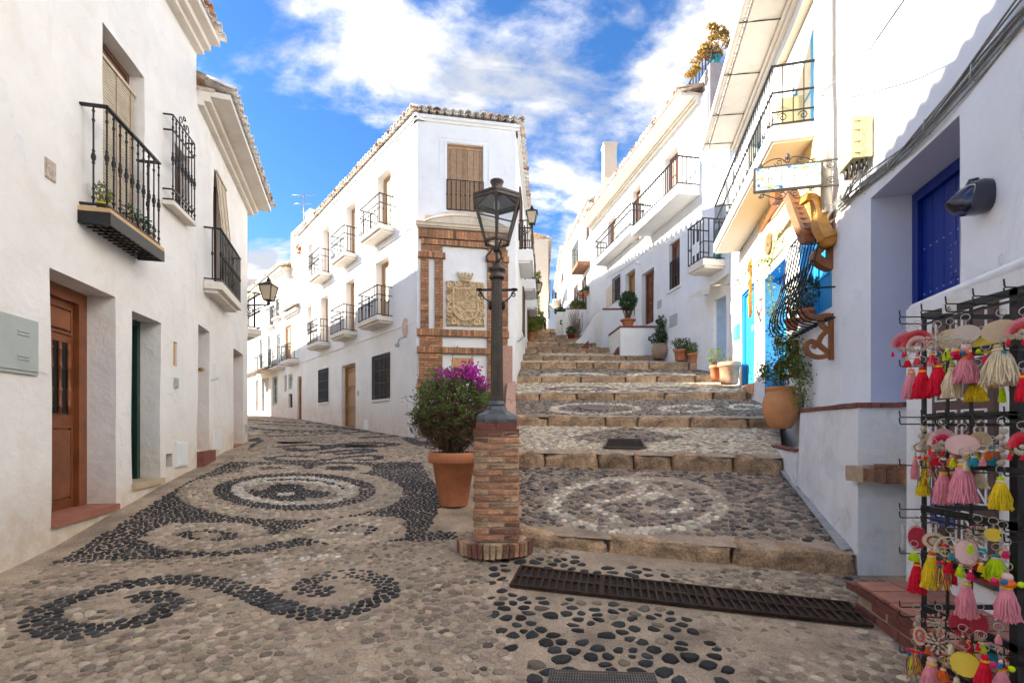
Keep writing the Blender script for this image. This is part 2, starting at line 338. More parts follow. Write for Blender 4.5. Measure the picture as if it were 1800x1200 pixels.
def wall_mesh(W, u0, u1, z0, z1, ops=(), disp=.012, step=.4, back=4.0, mb=None, shell=True):
    mb = mb or MB()
    def brk(a, b, xs):
        r = sorted({round(x, 4) for x in xs if a < x < b} | {round(a, 4), round(b, 4)}); out = []
        for p, q in zip(r, r[1:]):
            n = max(1, int((q-p)/step+.5)); out += [p+(q-p)*i/n for i in range(n)]
        return out+[r[-1]]
    us = brk(u0, u1, [x for o in ops for x in o[:2]]); zs = brk(z0, z1, [x for o in ops for x in o[2:4]])
    def dd(u, z):
        p = W.pt(u, 0, z); return disp*(1.6*mnoise.noise(p*.9)+.7*mnoise.noise(p*3.1))
    D = [[dd(u, z) for z in zs] for u in us]
    vs = [W.pt(u, D[i][j], z) for i, u in enumerate(us) for j, z in enumerate(zs)]; nz = len(zs)
    def inside(u, z): return any(o[0] < u < o[1] and o[2] < z < o[3] for o in ops)
    fs = []
    for i in range(len(us)-1):
        for j in range(nz-1):
            if not inside((us[i]+us[i+1])/2, (zs[j]+zs[j+1])/2): fs.append((i*nz+j, (i+1)*nz+j, (i+1)*nz+j+1, i*nz+j+1))
    if W.t.cross(Vector((0,0,1))).dot(W.n) < 0: fs = [f[::-1] for f in fs]
    mb.add(vs, fs, True)
    for o in ops:
        ua, ub, za, zb, dep = o[:5]; iu = [i for i, u in enumerate(us) if ua-1e-3 <= u <= ub+1e-3]; jz = [j for j, z in enumerate(zs) if za-1e-3 <= z <= zb+1e-3]
        if not iu or not jz: continue
        per = [(i, jz[0]) for i in iu]+[(iu[-1], j) for j in jz[1:]]+[(i, jz[-1]) for i in iu[::-1][1:]]+[(iu[0], j) for j in jz[::-1][1:]]
        for (i, j), (k, l) in zip(per, per[1:]):
            mb.quad(W.pt(us[i], D[i][j], zs[j]), W.pt(us[i], -dep, zs[j]), W.pt(us[k], -dep, zs[l]), W.pt(us[k], D[k][l], zs[l]))
    if shell:
        mb.quad(W.pt(u0,0,z0), W.pt(u0,0,z1), W.pt(u0,-back,z1), W.pt(u0,-back,z0)); mb.quad(W.pt(u1,0,z0), W.pt(u1,0,z1), W.pt(u1,-back,z1), W.pt(u1,-back,z0))
        mb.quad(W.pt(u0,-back,z0), W.pt(u1,-back,z0), W.pt(u1,-back,z1), W.pt(u0,-back,z1)); mb.quad(W.pt(u0,0,z1), W.pt(u1,0,z1), W.pt(u1,-back,z1), W.pt(u0,-back,z1))
    return mb

# ---------------------------------------------------------------- the lane: level profile
GY = np.array([-60, 0, 2, 4.15, 4.8, 5.8, 6.9, 8.1, 10, 12.2, 13.5, 21, 28, 40, 200.])
GZ = np.array([-2.2, -1.45, -1.37, -1.26, -1.19, -1.02, -.84, -.68, -.51, -.37, -.28, .3, .73, 1.3, 3.0])
def g(y): return np.interp(y, GY, GZ)
def gpt(px, py):
    lo, hi = .5, 60.0
    for _ in range(50):
        m = (lo+hi)/2
        if HY-F*g(m)/m > py: lo = m
        else: hi = m
    return np.array([(px-CX)/F*lo, lo])

def ground_mesh():
    ys = list(np.arange(-6, 30, .4))+[34, 40, 60, 120, 200]; ys = [-60, -20]+ys; xs = [-120, -40, -16, -8]+list(np.arange(-6, 4.1, .5))+[8, 20, 60, 120]
    vs = [(x, y, float(g(y))+.006*mnoise.noise(Vector((x*.8, y*.8, 0)))) for y in ys for x in xs]; n = len(xs)
    fs = [(j*n+i, j*n+i+1, (j+1)*n+i+1, (j+1)*n+i) for j in range(len(ys)-1) for i in range(n-1)]
    return MB().add(vs, fs, True)
PAVE = mat('lane_mortar', (.35,.265,.185), .9, .45, 2.2, 1.0, 34, speck=.35)
street = obj('street', ground_mesh(), PAVE, kind='structure', at=(0,0,0))
tag(street, 'pebble mosaic lane of dark and sandy stones winding between white houses')
STONE = mat('river_stone', (1,1,1), .65, .25, 22, .45, 60, attr='Col', spec=.3, speck=.25)

def hex_cells(nx, ny, sp, aspect, jit, K, drop=.16):
    j, i = np.mgrid[0:ny+4, 0:nx+4]; X = (i+.5*(j % 2))*sp*aspect; Y = j*sp*.866
    X = X+rng.uniform(-jit, jit, X.shape)*sp*aspect; Y = Y+rng.uniform(-jit, jit, Y.shape)*sp
    P = np.stack([X, Y], -1); th = np.arange(K)*2*np.pi/K; U = np.stack([np.cos(th), np.sin(th)], -1)
    alive = rng.random(P.shape[:2]) > drop; C = P[2:-2, 2:-2]; R = np.full(C.shape[:2]+(K,), 9.0)
    for dj in range(-2, 3):
        for di in range(-2, 3):
            if di == 0 and dj == 0: continue
            D = P[2+dj:ny+2+dj, 2+di:nx+2+di]-C; dot = D@U.T; d2 = (D**2).sum(-1)[..., None]/2
            al = alive[2+dj:ny+2+dj, 2+di:nx+2+di][..., None]; R = np.minimum(R, np.where((dot > 1e-6) & al, d2/np.maximum(dot, 1e-6), 9))
    C = C.reshape(-1, 2)-np.array([2*sp*aspect, 2*sp*.866]); R = R.reshape(-1, K)
    kk = alive[2:-2, 2:-2].reshape(-1); C, R = C[kk], R[kk]; R = .15*np.roll(R, 1, 1)+.70*R+.15*np.roll(R, -1, 1); m = np.minimum(R.mean(1, keepdims=True), sp*.9); R = np.clip(R, .45*m, 1.5*m)
    return C, R

def stone_geo(P, R, gap, h, sink, to_world, rings=3):
    """P (N,2) local centres, R (N,K) radii -> world vertices; domed pebbles sunk in the mortar"""
    N, K = R.shape; th = np.arange(K)*2*np.pi/K; U = np.stack([np.cos(th), np.sin(th)], -1)
    R = np.maximum(R-gap[:, None], .3*R); lv = ((1.0, -sink), (.90, .66), (.6, .97)) if rings == 3 else ((1.0, -sink), (.78, .85))
    tilt = rng.normal(0, .09, (N, 2)); out = []
    for f, hh in lv:
        q = P[:, None, :]+U[None]*(R*f)[..., None]; z = (np.full((N, K), -.012) if hh < 0 else h[:, None]*hh+((q-P[:, None])*tilt[:, None]).sum(-1))
        out.append(np.concatenate([q, z[..., None]], -1))
    c = np.concatenate([P[:, None], h[:, None, None]], -1); L = np.concatenate(out+[c], 1)       # N, rings*K+1, 3
    w = to_world(L.reshape(-1, 3)); return w.reshape(N, -1, 3)
def stone_faces(K, rings=3):
    fs = [(r*K+k, r*K+(k+1) % K, (r+1)*K+(k+1) % K, (r+1)*K+k) for r in range(rings-1) for k in range(K)]
    b = (rings-1)*K; return np.array(fs), np.array([(b+k, b+(k+1) % K, rings*K) for k in range(K)])
def mass_mesh(name, V, K, cols, m, rings=3):
    N, n = V.shape[:2]; Q, T = stone_faces(K, rings); off = (np.arange(N)*n)[:, None, None]
    q = (Q[None]+off).reshape(-1, 4); t = (T[None]+off).reshape(-1, 3); me = bpy.data.meshes.new(name)
    me.vertices.add(N*n); me.vertices.foreach_set('co', V.reshape(-1).astype(np.float32))
    loops = np.concatenate([q.reshape(-1), t.reshape(-1)]).astype(np.int32); me.loops.add(len(loops)); me.loops.foreach_set('vertex_index', loops)
    me.polygons.add(len(q)+len(t)); st = np.concatenate([np.arange(len(q))*4, len(q)*4+np.arange(len(t))*3]).astype(np.int32)
    me.polygons.foreach_set('loop_start', st); me.polygons.foreach_set('use_smooth', np.ones(len(st), bool)); me.update(calc_edges=True)
    at = me.attributes.new('Col', 'FLOAT_COLOR', 'POINT'); c = np.ones((N, n, 4), np.float32); c[..., :3] = cols[:, None, :]; at.data.foreach_set('color', c.reshape(-1))
    me.materials.append(m); return me
def lay_stones(parent, name, V, K, cols, near_ok, n_single, rings=3, dist=None):
    """the stones that show largest are objects, the rest one mass"""
    d = np.linalg.norm(V[:, -1], axis=1) if dist is None else dist; d = np.where(near_ok, d, 1e9); order = np.argsort(d); one = order[:n_single]; one = one[d[one] < 1e8]
    rest = np.setdiff1d(np.arange(len(V)), one)
    for i in one:
        c = V[i, -1].copy(); o = bpy.data.objects.new(name, mass_mesh(name, V[i:i+1]-c, K, cols[i:i+1], STONE, rings)); linkto(o, c, parent)
    o = bpy.data.objects.new(name+'s', mass_mesh(name+'s', V[rest]-wl_np(parent), K, cols[rest], STONE, rings)); linkto(o, wloc(parent), parent); o['kind'] = 'stuff'
def wl_np(o): w = wloc(o); return np.array([w.x, w.y, w.z])
def vary(base, n, amt=.28, hue=.035):
    b = np.array(base)[None]; return np.clip(b*(1+rng.normal(0, amt, (n, 1)))*(1+rng.normal(0, hue, (n, 3))), .006, .85)

def ellr(px, py, cx, cy, rx, ry): return np.hypot((px-cx)/rx, (py-cy)/ry)
def poly_in(px, py, pts):
    r = np.zeros(px.shape, bool); n = len(pts)
    for i in range(n):
        (x1, y1), (x2, y2) = pts[i], pts[(i+1) % n]
        c = ((y1 > py) != (y2 > py)) & (px < (x2-x1)*(py-y1)/((y2-y1) or 1e-9)+x1); r ^= c
    return r
def dpoly(x, y, pts):
    d = np.full(x.shape, 9.0)
    for (a, b), (c, e) in zip(pts, pts[1:]):
        vx, vy = c-a, e-b; t = np.clip(((x-a)*vx+(y-b)*vy)/(vx*vx+vy*vy+1e-9), 0, 1); d = np.minimum(d, np.hypot(x-a-t*vx, y-b-t*vy))
    return d
def gl(pts): return [tuple(gpt(*p)) for p in pts]
def smoothl(pts, n=5):
    pts = [np.array(p, float) for p in pts]; out = []
    for i in range(len(pts)-1):
        p0, p1, p2, p3 = pts[max(i-1, 0)], pts[i], pts[i+1], pts[min(i+2, len(pts)-1)]
        for k in range(n):
            t = k/n; out.append(.5*((2*p1)+(-p0+p2)*t+(2*p0-5*p1+4*p2-p3)*t*t+(-p0+3*p1-3*p2+p3)*t**3))
    return out+[pts[-1]]
SCROLL_A = gl(smoothl([(510,1072),(430,1038),(330,1018),(215,1028),(125,1052),(72,1082),(92,1104),(150,1110),(215,1098),(275,1080),(298,1062),(280,1049),(235,1049),(205,1058)]))
SCROLL_B = gl(smoothl([(430,1038),(500,1068),(570,1080),(635,1066),(680,1044),(672,1020),(625,1009),(565,1014),(535,1030),(560,1040),(600,1036)]))
SC_MID = gl(smoothl([(300,925),(285,945),(320,960),(400,962),(470,948),(560,925),(620,912),(690,915),(700,930),(670,945),(620,950)]))
SC_UP = gl(smoothl([(548,803),(510,801),(472,805),(490,810),(540,811),(590,806),(640,800),(668,803),(655,808),(615,808)]))
WHITE_L = gl([(430,1020),(455,1012),(480,1005),(498,1008)]); WHITE_L2 = gl([(475,982),(480,993),(478,1003)]); WHITE_L3 = gl([(535,982),(560,980),(590,976)])
STAR = [gl(smoothl(q)) for q in ([(496,785),(540,782),(582,786),(530,792),(510,788)], [(582,783),(640,786),(695,781),(640,778),(585,782)], [(575,795),(630,790),(650,793),(600,798)])]
FARL = [gl(smoothl(q)) for q in ([(460,745),(520,748),(600,752),(640,758),(560,764),(480,766)], [(440,752),(500,757),(590,757),(560,760),(470,760)], [(440,738),(500,742),(560,744)], [(600,752),(680,762),(700,766),(640,769)])]

BANDS = []
def band(path, w, cat, closed=False, ln=.075, rows=None):
    """rows of stones laid along a curve: returns ground points, radii and a map back to the ground"""
    p = np.array([tuple(q) for q in path]); 
    if closed: p = np.concatenate([p, p[:1]])
    seg = np.linalg.norm(np.diff(p, axis=0), axis=1); k = seg > 1e-4; p = np.concatenate([p[:1], p[1:][k]]); seg = seg[k]; S = np.concatenate([[0], np.cumsum(seg)]); T = np.gradient(p, S, axis=0)
    if closed: T[0] = T[-1] = (p[1]-p[-2])
    T /= np.linalg.norm(T, axis=1, keepdims=True); N = np.stack([-T[:, 1], T[:, 0]], -1)
    rows = rows or max(2, round(w/.058)); sp = w/rows; nx = max(3, int(S[-1]/(ln))); P, R = hex_cells(nx, rows, sp/.866*.98, ln/(sp/.866*.98), .20, 9, .03)
    P = P-[0, P[:, 1].mean()]; ok = (P[:, 0] > 0) & (P[:, 0] < S[-1]); P, R = P[ok], R[ok]
    def f(L):
        s = np.clip(L[:, 0], 0, S[-1]); x = np.interp(s, S, p[:, 0]); y = np.interp(s, S, p[:, 1]); nx_ = np.interp(s, S, N[:, 0]); ny_ = np.interp(s, S, N[:, 1]); return np.stack([x+nx_*L[:, 1], y+ny_*L[:, 1]], -1)
    return dict(P=P, R=R, f=f, cat=cat, w=w, path=[tuple(q) for q in p])
def g_ell(cx, cy, rx, ry, f=1.0, n=72, pt=gpt):
    c = np.array(pt(cx, cy)); a = (np.array(pt(cx+rx, cy))-np.array(pt(cx-rx, cy)))/2; b = (np.array(pt(cx, cy-ry))-np.array(pt(cx, cy+ry)))/2; m = (np.array(pt(cx, cy-ry))+np.array(pt(cx, cy+ry)))/2; c = np.array([c[0], m[1]])
    return [c+f*(a*math.cos(t)+b*math.sin(t)) for t in np.linspace(0, 2*math.pi, n, endpoint=False)]
def street_stones():
    Ps, Rs, lay = [], [], []; K = 9
    for (x0, x1, y0, y1, sp, asp, jt) in ((-5.2, 3.2, 1.9, 4.3, .056, 1.3, .34), (-5.6, .6, 4.3, 8.3, .045, 1.3, .32), (-9, .3, 8.3, 14, .064, 1.3, .3), (-12, -2, 14, 22, .17, 1.3, .3), (-.6, 2.4, 1.9, 4.6, .094, 1.3, .30)):
        nx = int((x1-x0)/(sp*asp)); ny = int((y1-y0)/(sp*.866)); P, R = hex_cells(nx, ny, sp, asp, jt, K); P = P+[x0, y0]
        Ps.append(P); Rs.append(R); lay.append(np.full(len(P), len(Ps)-1))
    P = np.concatenate(Ps); R = np.concatenate(Rs); x, y = P[:, 0], P[:, 1]; z = g(y); px = CX+F*x/y; py = HY-F*z/y; n = len(x)
    cat = np.ones(n, int)                                      # 1 sandy packed
    nz = np.array([mnoise.noise(Vector((a*.9, b*.9, 3))) for a, b in P])
    nz2 = np.array([mnoise.noise(Vector((a*2.3, b*2.3, 9))) for a, b in P])
    # dark panel with its medallion
    pan = poly_in(px, py, [(405,812),(738,812),(770,860),(803,948),(560,955),(420,975),(52,992),(200,908)]); cat[pan] = 2
    e = ellr(px, py, 503, 868, 192, 43); cat[pan & (e < 1)] = 1; cat[(e < .74)] = 2; cat[e < .57] = 3; cat[e < .47] = 1
    th = np.arctan2((py-868)/43, (px-503)/192); cat[(e < .42*(.55+.45*np.abs(np.cos(2*th))))] = 2; cat[e < .08] = 3
    for (a, b, rx, ry) in ((365,941,98,21),(622,930,84,21),(480,825,48,8),(600,823,50,8)):
        q = ellr(px, py, a, b, rx, ry); cat[pan & (q < 1)] = 1; cat[q < .55] = 2; cat[(q < .3) & (rx > 60)] = 1
    q = ellr(px, py, 600, 945, 45, 10); cat[q < 1] = 3
    dd = dpoly(x, y, SC_MID); cat[pan & (dd < .10)] = np.where(cat[pan & (dd < .10)] == 2, 1, cat[pan & (dd < .10)])
    # black scrolls
    da = np.minimum(dpoly(x, y, SCROLL_A), dpoly(x, y, SCROLL_B)); cat[da < .105] = 2
    for q in (WHITE_L, WHITE_L2, WHITE_L3): cat[dpoly(x, y, q) < .045] = 3
    cat[(dpoly(x, y, SC_UP) < .11) & (py < 813)] = 2
    for q in STAR+FARL: cat[(dpoly(x, y, q) < .17) & (py < 800)] = 2
    cat[poly_in(px, py, [(437,790),(463,775),(455,768),(437,772)])] = 2
    # bare mortar areas where stones are sunk
    bare = (nz+.35*nz2 > .12) & (cat == 1) & (py > 955); cat[bare & (rng.random(n) < .35)] = 0
    # the widely set black pebbles by the grating
    r4 = poly_in(px, py, [(848,975),(1000,975),(1200,1012),(1180,1030),(905,1000),(880,1030),(1190,1062),(1255,1130),(1310,1215),(930,1215),(868,1085)]); 
    big = np.concatenate(lay) == 4; cat[r4] = 4; cat[r4 != big] = 0
    B = []
    E = lambda f: g_ell(503, 868, 192, 43, f)
    B += [band(E(.90), .30, 5, True), band(E(.69), .22, 2, True), band(E(.545), .15, 3, True)]
    B += [band(g_ell(365,941,88,17), .20, 5, True), band(g_ell(622,932,74,17), .19, 5, True), band(g_ell(480,825,44,7), .16, 5, True), band(g_ell(600,824,44,7), .16, 5, True)]
    B += [band(SCROLL_A, .22, 2, ln=.078, rows=4), band(SCROLL_B, .20, 2, ln=.078, rows=4), band(SC_UP, .16, 2)]
    B += [band(gl(smoothl([(440,950),(500,944),(560,930),(600,917)])), .18, 5)]
    for b in B: cat[dpoly(x, y, b['path']) < b['w']/2+.018] = 0
    # occupied ground
    drain = poly_in(px, py, [(905,992),(1520,1068),(1548,1110),(890,1040)]); cat[drain] = 0
    cat[(x > .05) & (y > 4.85)] = 0; cat[ellr(px, py, 868, 960, 72, 24) < 1] = 0
    wl = np.where(y < 8.08, -3.45-.226*y, -2.55-.338*y); cat[(x < wl+.28) & (y < 12.2)] = 0
    cat[(x > .55) & (y > 4.75-.22*x)] = 0; cat[(x > 2.35) & (y < 3.5)] = 0; cat[(x > 2.9) & (y > 4.0)] = 0
    cat[ellr(px, py, 1075, 1195, 112, 14) < 1] = 0; cat[(y > 13) & (x > -2.55-.807*(y-13)-.1)] = 0; cat[(x > -.9) & (y > 5.2)] = 0
    # drop some sandy stones far off where the mortar has taken over
    cat[(cat == 1) & (py < 815) & (rng.random(n) < .35)] = 0
    r4i = np.where(cat == 4)[0]; cat[r4i[rng.random(len(r4i)) < .10]] = 0
    k = cat > 0; P, R, cat, px, py, nzk = P[k], R[k], cat[k], px[k], py[k], nz[k]; n = len(P); n0 = n
    off = [n0]; 
    for b in B:
        w_ = b['f'](b['P']); P = np.concatenate([P, w_]); R = np.concatenate([R, b['R']]); cat = np.concatenate([cat, np.full(len(w_), b['cat'])]); nzk = np.concatenate([nzk, np.zeros(len(w_))]); px = np.concatenate([px, CX+F*w_[:, 0]/w_[:, 1]]); py = np.concatenate([py, HY-F*g(w_[:, 1])/w_[:, 1]]); off.append(len(P))
    n = len(P)
    cols = vary((.31,.24,.17), n, .28); d = cat == 2; cols[d] = vary((.030,.029,.030), d.sum(), .5, .03); w = cat == 3; cols[w] = vary((.47,.42,.34), w.sum(), .22, .03)
    f = cat == 4; cols[f] = vary((.017,.019,.020), f.sum(), .5, .05); gr = f & (rng.random(n) < .16); cols[gr] = vary((.16,.13,.09), gr.sum(), .3, .03)
    li = cat == 5; cols[li] = vary((.39,.305,.22), li.sum(), .20, .03)
    gy = (cat == 1) & (rng.random(n) < .22); cols[gy] = vary((.21,.165,.122), gy.sum(), .25, .03)
    lt = (cat == 1) & (rng.random(n) < .05); cols[lt] = vary((.40,.33,.25), lt.sum(), .15, .02)
    gap = np.where(cat == 4, .014, np.where(cat == 2, .0026, .0008))+np.abs(rng.normal(0, .0018, n)); gap[cat == 4] += rng.uniform(-.006, .007, (cat == 4).sum())
    h = np.where(cat == 1, .006, np.where(cat == 4, .010, .008))*rng.uniform(.6, 1.35, n); h = np.where((cat == 1), h*np.clip(1.1-1.5*nzk, .3, 1.6), h)
    def tw(L): return np.stack([L[:, 0], L[:, 1], g(L[:, 1])+L[:, 2]], -1)
    near = P[:, 1] < 14; PL = P.copy()
    for b, o in zip(B, off): PL[o:o+len(b['P'])] = b['P']
    near[n0:] = True; body = near[:n0]; Vn = [stone_geo(P[:n0][body], R[:n0][body], gap[:n0][body], h[:n0][body], 1, tw, 3)]
    for b, o in zip(B, off):
        sl_ = slice(o, o+len(b['P'])); Vn.append(stone_geo(PL[sl_], R[sl_], gap[sl_], h[sl_], 1, lambda L, b=b: tw(np.concatenate([b['f'](L), L[:, 2:3]], 1)), 3))
    Vn = np.concatenate(Vn)
    vis = (px[near] > 30) & (px[near] < 1600) & (py[near] < 1190)
    lay_stones(street, 'cobblestone', Vn, K, cols[near], vis, 300)
    Vf = stone_geo(P[~near], R[~near], gap[~near], h[~near], 1, tw, 2)
    o = bpy.data.objects.new('cobblestones', mass_mesh('cobblestones', Vf, K, cols[~near], STONE, 2)); linkto(o, (0,0,0), street); o['kind'] = 'stuff'
street_stones()

# ---------------------------------------------------------------- the stepped street climbing on the right
# each step: left and right end of its front edge (x, y, z) and riser height
STEPS = [((.06,4.88,-1.07),(2.95,4.12,-1.09),.20), ((.04,7.42,-.39),(3.56,6.35,-.41),.20), ((.04,9.65,.205),(4.62,8.35,.148),.17), ((.04,11.9,.81),(5.62,10.6,.77),.155),
         ((.05,14.0,1.43),(6.2,12.6,1.335),.16), ((.2,15.8,2.10),(6.0,14.4,1.90),.19), ((.34,17.3,2.54),(5.3,16.5,2.40),.16), ((.48,19.0,3.07),(5.0,18.4,2.97),.17),
         ((.62,20.8,3.60),(4.7,20.3,3.52),.17), ((.78,22.8,4.14),(4.5,22.4,4.06),.17), ((.95,25,4.74),(4.2,24.7,4.68),.17), ((1.1,27.5,5.36),(4.3,27.2,5.31),.17), ((1.3,30.2,6.02),(4.6,30,5.98),.17), ((1.5,33.5,6.78),(4.9,33.4,6.76),.16)]
STEPS = [tuple(map(np.array, s[:2]))+(s[2],) for s in STEPS]
def riser_foot(i):
    if i >= len(STEPS): a = np.array([2.2, 48., 9.5]); b = np.array([6.2, 48., 9.5]); return a, b
    L, R, h = STEPS[i]; return L-[0,0,h], R-[0,0,h]
def tread_map(i):
    L, R, _ = STEPS[i]; L2, R2 = riser_foot(i+1); W = np.linalg.norm((R-L)[:2]); D = np.linalg.norm((L2-L)[:2])
    def f(Lc):
        s = Lc[:, 0:1]/W; t = Lc[:, 1:2]/D; p = (L*(1-s)+R*s)*(1-t)+(L2*(1-s)+R2*s)*t; p = p.copy(); p[:, 2] += Lc[:, 2]; return p
    return f, W, D
def build_stairs():
    mb = MB()
    for i, (L, R, h) in enumerate(STEPS):
        f, W, D = tread_map(i); n, m = 12, 8
        vs = [tuple(f(np.array([[W*a/n, D*b/m, -.004]]))[0]) for b in range(m+1) for a in range(n+1)]
        mb.add(vs, [(b*(n+1)+a, b*(n+1)+a+1, (b+1)*(n+1)+a+1, (b+1)*(n+1)+a) for b in range(m) for a in range(n)], True)
        dn = Vector((0,0,-h-.1)); a, b = Vector(L)+Vector((0,.1,0)), Vector(R)+Vector((0,.1,0)); mb.quad(a+dn, b+dn, b, a)
        L2, R2 = riser_foot(i+1); dn = Vector((0,0,-3.0)); mb.quad(Vector(L), Vector(L2), Vector(L2)+dn, Vector(L)+dn)
    st = obj('stairway', mb, mat('step_mortar', (.36,.27,.19), .9, .4, 3, 1.0, 36, speck=.35), kind='structure', at=(0,0,0)); tag(st, 'long street of shallow cobbled steps edged with rough tan kerb stones')
    # kerb stones
    for i, (L, R, h) in enumerate(STEPS):
        W = float(np.linalg.norm((R-L)[:2])); lens = []; t = .0
        while t < W:
            l = random.uniform(.45, 1.25) if i else random.choice([.55, 1.1, .9, .95, .4]); l = min(l, W-t); 
            if W-t-l < .25: l = W-t
            lens.append((t, l)); t += l
        if i > 7: lens = [(k*W/3, W/3) for k in range(3)]
        ux = Vector(R-L); uw = ux.length; ux.normalize(); dep = .26; hz = h+(.10 if i < 1 else .06)
        for (t, l) in lens:
            n, m, q = max(4, int(l/.05)) if i < 3 else max(3, int(l/.1)), 5 if i < 3 else 3, 5 if i < 3 else 3; k = MB(); idx = {}; vs = []; fs = []
            off = random.uniform(-.02, .012); rot = random.uniform(-.006, .006)
            def P(a, b, c):
                key = (a, b, c)
                if key in idx: return idx[key]
                u = t+.008+(l-.016)*a/n; d = -.02+off+dep*b/m; zz = -hz+(hz+.012)*c/q
                e = sum((a in (0, n), b in (0,), c == q)); p = Vector(L)+ux*u+Vector((0, d, zz)); p.z += rot*(a-n/2)
                inset = .018 if e >= 2 else 0
                if inset:
                    if a in (0, n): p += ux*(inset if a == 0 else -inset)
                    if b == 0: p.y += inset
                    if c == q: p.z -= inset
                nn = Vector((mnoise.noise(p*5), mnoise.noise(p*5+Vector((9,0,0))), mnoise.noise(p*5+Vector((0,9,0))))); p += nn*.030+nn*mnoise.noise(p*13)*.045+Vector((0,mnoise.noise(p*31),mnoise.noise(p*37)))*.009
                idx[key] = len(vs); vs.append(p); return idx[key]
            for a in range(n):
                for c in range(q): fs.append((P(a,0,c), P(a+1,0,c), P(a+1,0,c+1), P(a,0,c+1)))
                for b in range(m): fs.append((P(a,b,q), P(a+1,b,q), P(a+1,b+1,q), P(a,b+1,q)))
            for b in range(m):
                for c in range(q): fs.append((P(0,b,c), P(0,b,c+1), P(0,b+1,c+1), P(0,b+1,c))); fs.append((P(n,b,c), P(n,b+1,c), P(n,b+1,c+1), P(n,b,c+1)))
            k.add(vs, fs, False); obj('kerb_stone', k, KERB, st)
    K = 9; VV, CC, PX = [], [], []
    for i in range(10):
        f, W, D = tread_map(i); sp, asp = (.060, 1.25) if i < 3 else (.10, 1.2) if i < 6 else (.16, 1.2)
        nx, ny = int(W/(sp*asp))+2, int(D/(sp*.866))+2; P, R = hex_cells(nx, ny, sp, asp, .32, K)
        ok = (P[:, 0] > .05) & (P[:, 0] < W-.05) & (P[:, 1] > .235) & (P[:, 1] < D-.06); P, R = P[ok], R[ok]; n = len(P)
        w = f(np.concatenate([P, np.zeros((n, 1))], 1)); px = CX+F*w[:, 0]/w[:, 1]; py = HY-F*w[:, 2]/w[:, 1]
        dark = i in (0, 2, 4, 7, 9); cat = np.full(n, 2 if dark else 3)
        if i == 0:
            e = ellr(px, py, 1122, 887, 162, 52)
            S = [tread_pt(0, *q) for q in smoothl([(1060,850),(1100,845),(1130,857),(1105,872),(1060,880),(1040,893),(1075,905),(1085,920)])]; S2 = [tread_pt(0, *q) for q in smoothl([(1135,850),(1160,865),(1130,880),(1150,868),(1200,878),(1210,893),(1160,900),(1140,893)])]
            ds = np.minimum(dpoly(w[:, 0], w[:, 1], S), dpoly(w[:, 0], w[:, 1], S2)); cat[(ds < .062) & (e < .8)] = 0
        if i == 1:
            q = np.abs(px-1100)/105+np.abs(py-768)/18; cat[q < 1] = 2; cat[ellr(px, py, 1097, 782, 42, 12) < 1] = 0
        if i == 2:
            for (cx, rx, ry) in ((1310,34,5),):
                e = ellr(px, py, cx, 718-(cx-1045)*.012, rx, ry); cat[e < 1] = 3; cat[e < .55] = 2
        if i == 3:
            for (cx, rx) in ((1020,62),(1170,55)):
                e = ellr(px, py, cx, 683.5, rx, 4.2); cat[e < 1] = 2; cat[e < .5] = 3
        if i == 4:
            for (cx, rx) in ((1010,60),(1160,60)):
                e = ellr(px, py, cx, 659, rx, 4.2); cat[e < 1] = 3; cat[e < .5] = 2
        if i == 6: cat[np.abs(px-1040) > 90] = 2
        TB = []
        if i == 0: TB = [band(g_ell(1122, 887, 148, 46, 1, 72, lambda a, b: tread_pt(0, a, b)), .17, 3, True), band(S, .125, 3), band(S2, .125, 3)]
        if i == 2: TB = [band(g_ell(cx_, 718, rx_, ry_, 1, 48, lambda a, b: tread_pt(2, a, b)), .17, 3, True) for cx_, rx_, ry_ in ((1045,74,9),(1205,42,5.5))]
        for b in TB: cat[dpoly(w[:, 0], w[:, 1], b['path']) < b['w']/2+.02] = 0
        k = cat > 0; P, R, cat = P[k], R[k], cat[k]; n = len(P)
        for b in TB:
            m_ = len(b['P']); zf = lambda q: np.array([on_plane(i, *r) for r in q])
            V = stone_geo(b['P'], b['R'], np.full(m_, .002), rng.uniform(.007, .013, m_), 1, lambda L, b=b: np.concatenate([b['f'](L), (zf(b['f'](L))+L[:, 2])[:, None]], 1), 3); VV.append(V[:, [j for j in range(V.shape[1])]]) if V.shape[1] == 3*K+1 else None; CC.append(vary((.50,.43,.33), m_, .3, .03))
        cols = vary((.27,.205,.15), n, .26, .03); d2 = (cat == 2) & (rng.random(n) < .4); cols[d2] = vary((.12,.10,.085), d2.sum(), .35, .03); wv = cat == 3
        cols[wv] = vary((.55,.47,.345) if not dark else (.58,.50,.38), wv.sum(), .2, .05)
        if not dark: c2 = wv & (rng.random(n) < .25); cols[c2] = vary((.36,.27,.18), c2.sum(), .2)
        gap = np.where(cat == 2, .003, .0022)+np.abs(rng.normal(0, .0015, n)); h = rng.uniform(.006, .012, n)
        V = stone_geo(P, R, gap, h, 1, f, 3); VV.append(V); CC.append(cols)
    V = np.concatenate(VV); C = np.concatenate(CC); lay_stones(st, 'cobblestone', V, K, C, np.ones(len(V), bool), 300)
    return st
def on_plane(i, x, y):
    L, R, _ = STEPS[i]; L2, R2 = riser_foot(i+1); nr = np.cross(R-L, L2-L); return L[2]-(nr[0]*(x-L[0])+nr[1]*(y-L[1]))/nr[2]
def tread_pt(i, px, py):
    L, R, _ = STEPS[i]; L2, R2 = riser_foot(i+1); P0, a, b = L, R-L, L2-L; nrm = np.cross(a, b); d = np.array([(px-CX)/F, 1, (HY-py)/F]); t = nrm@P0/(nrm@d); return tuple((d*t)[:2])
stairs = build_stairs()

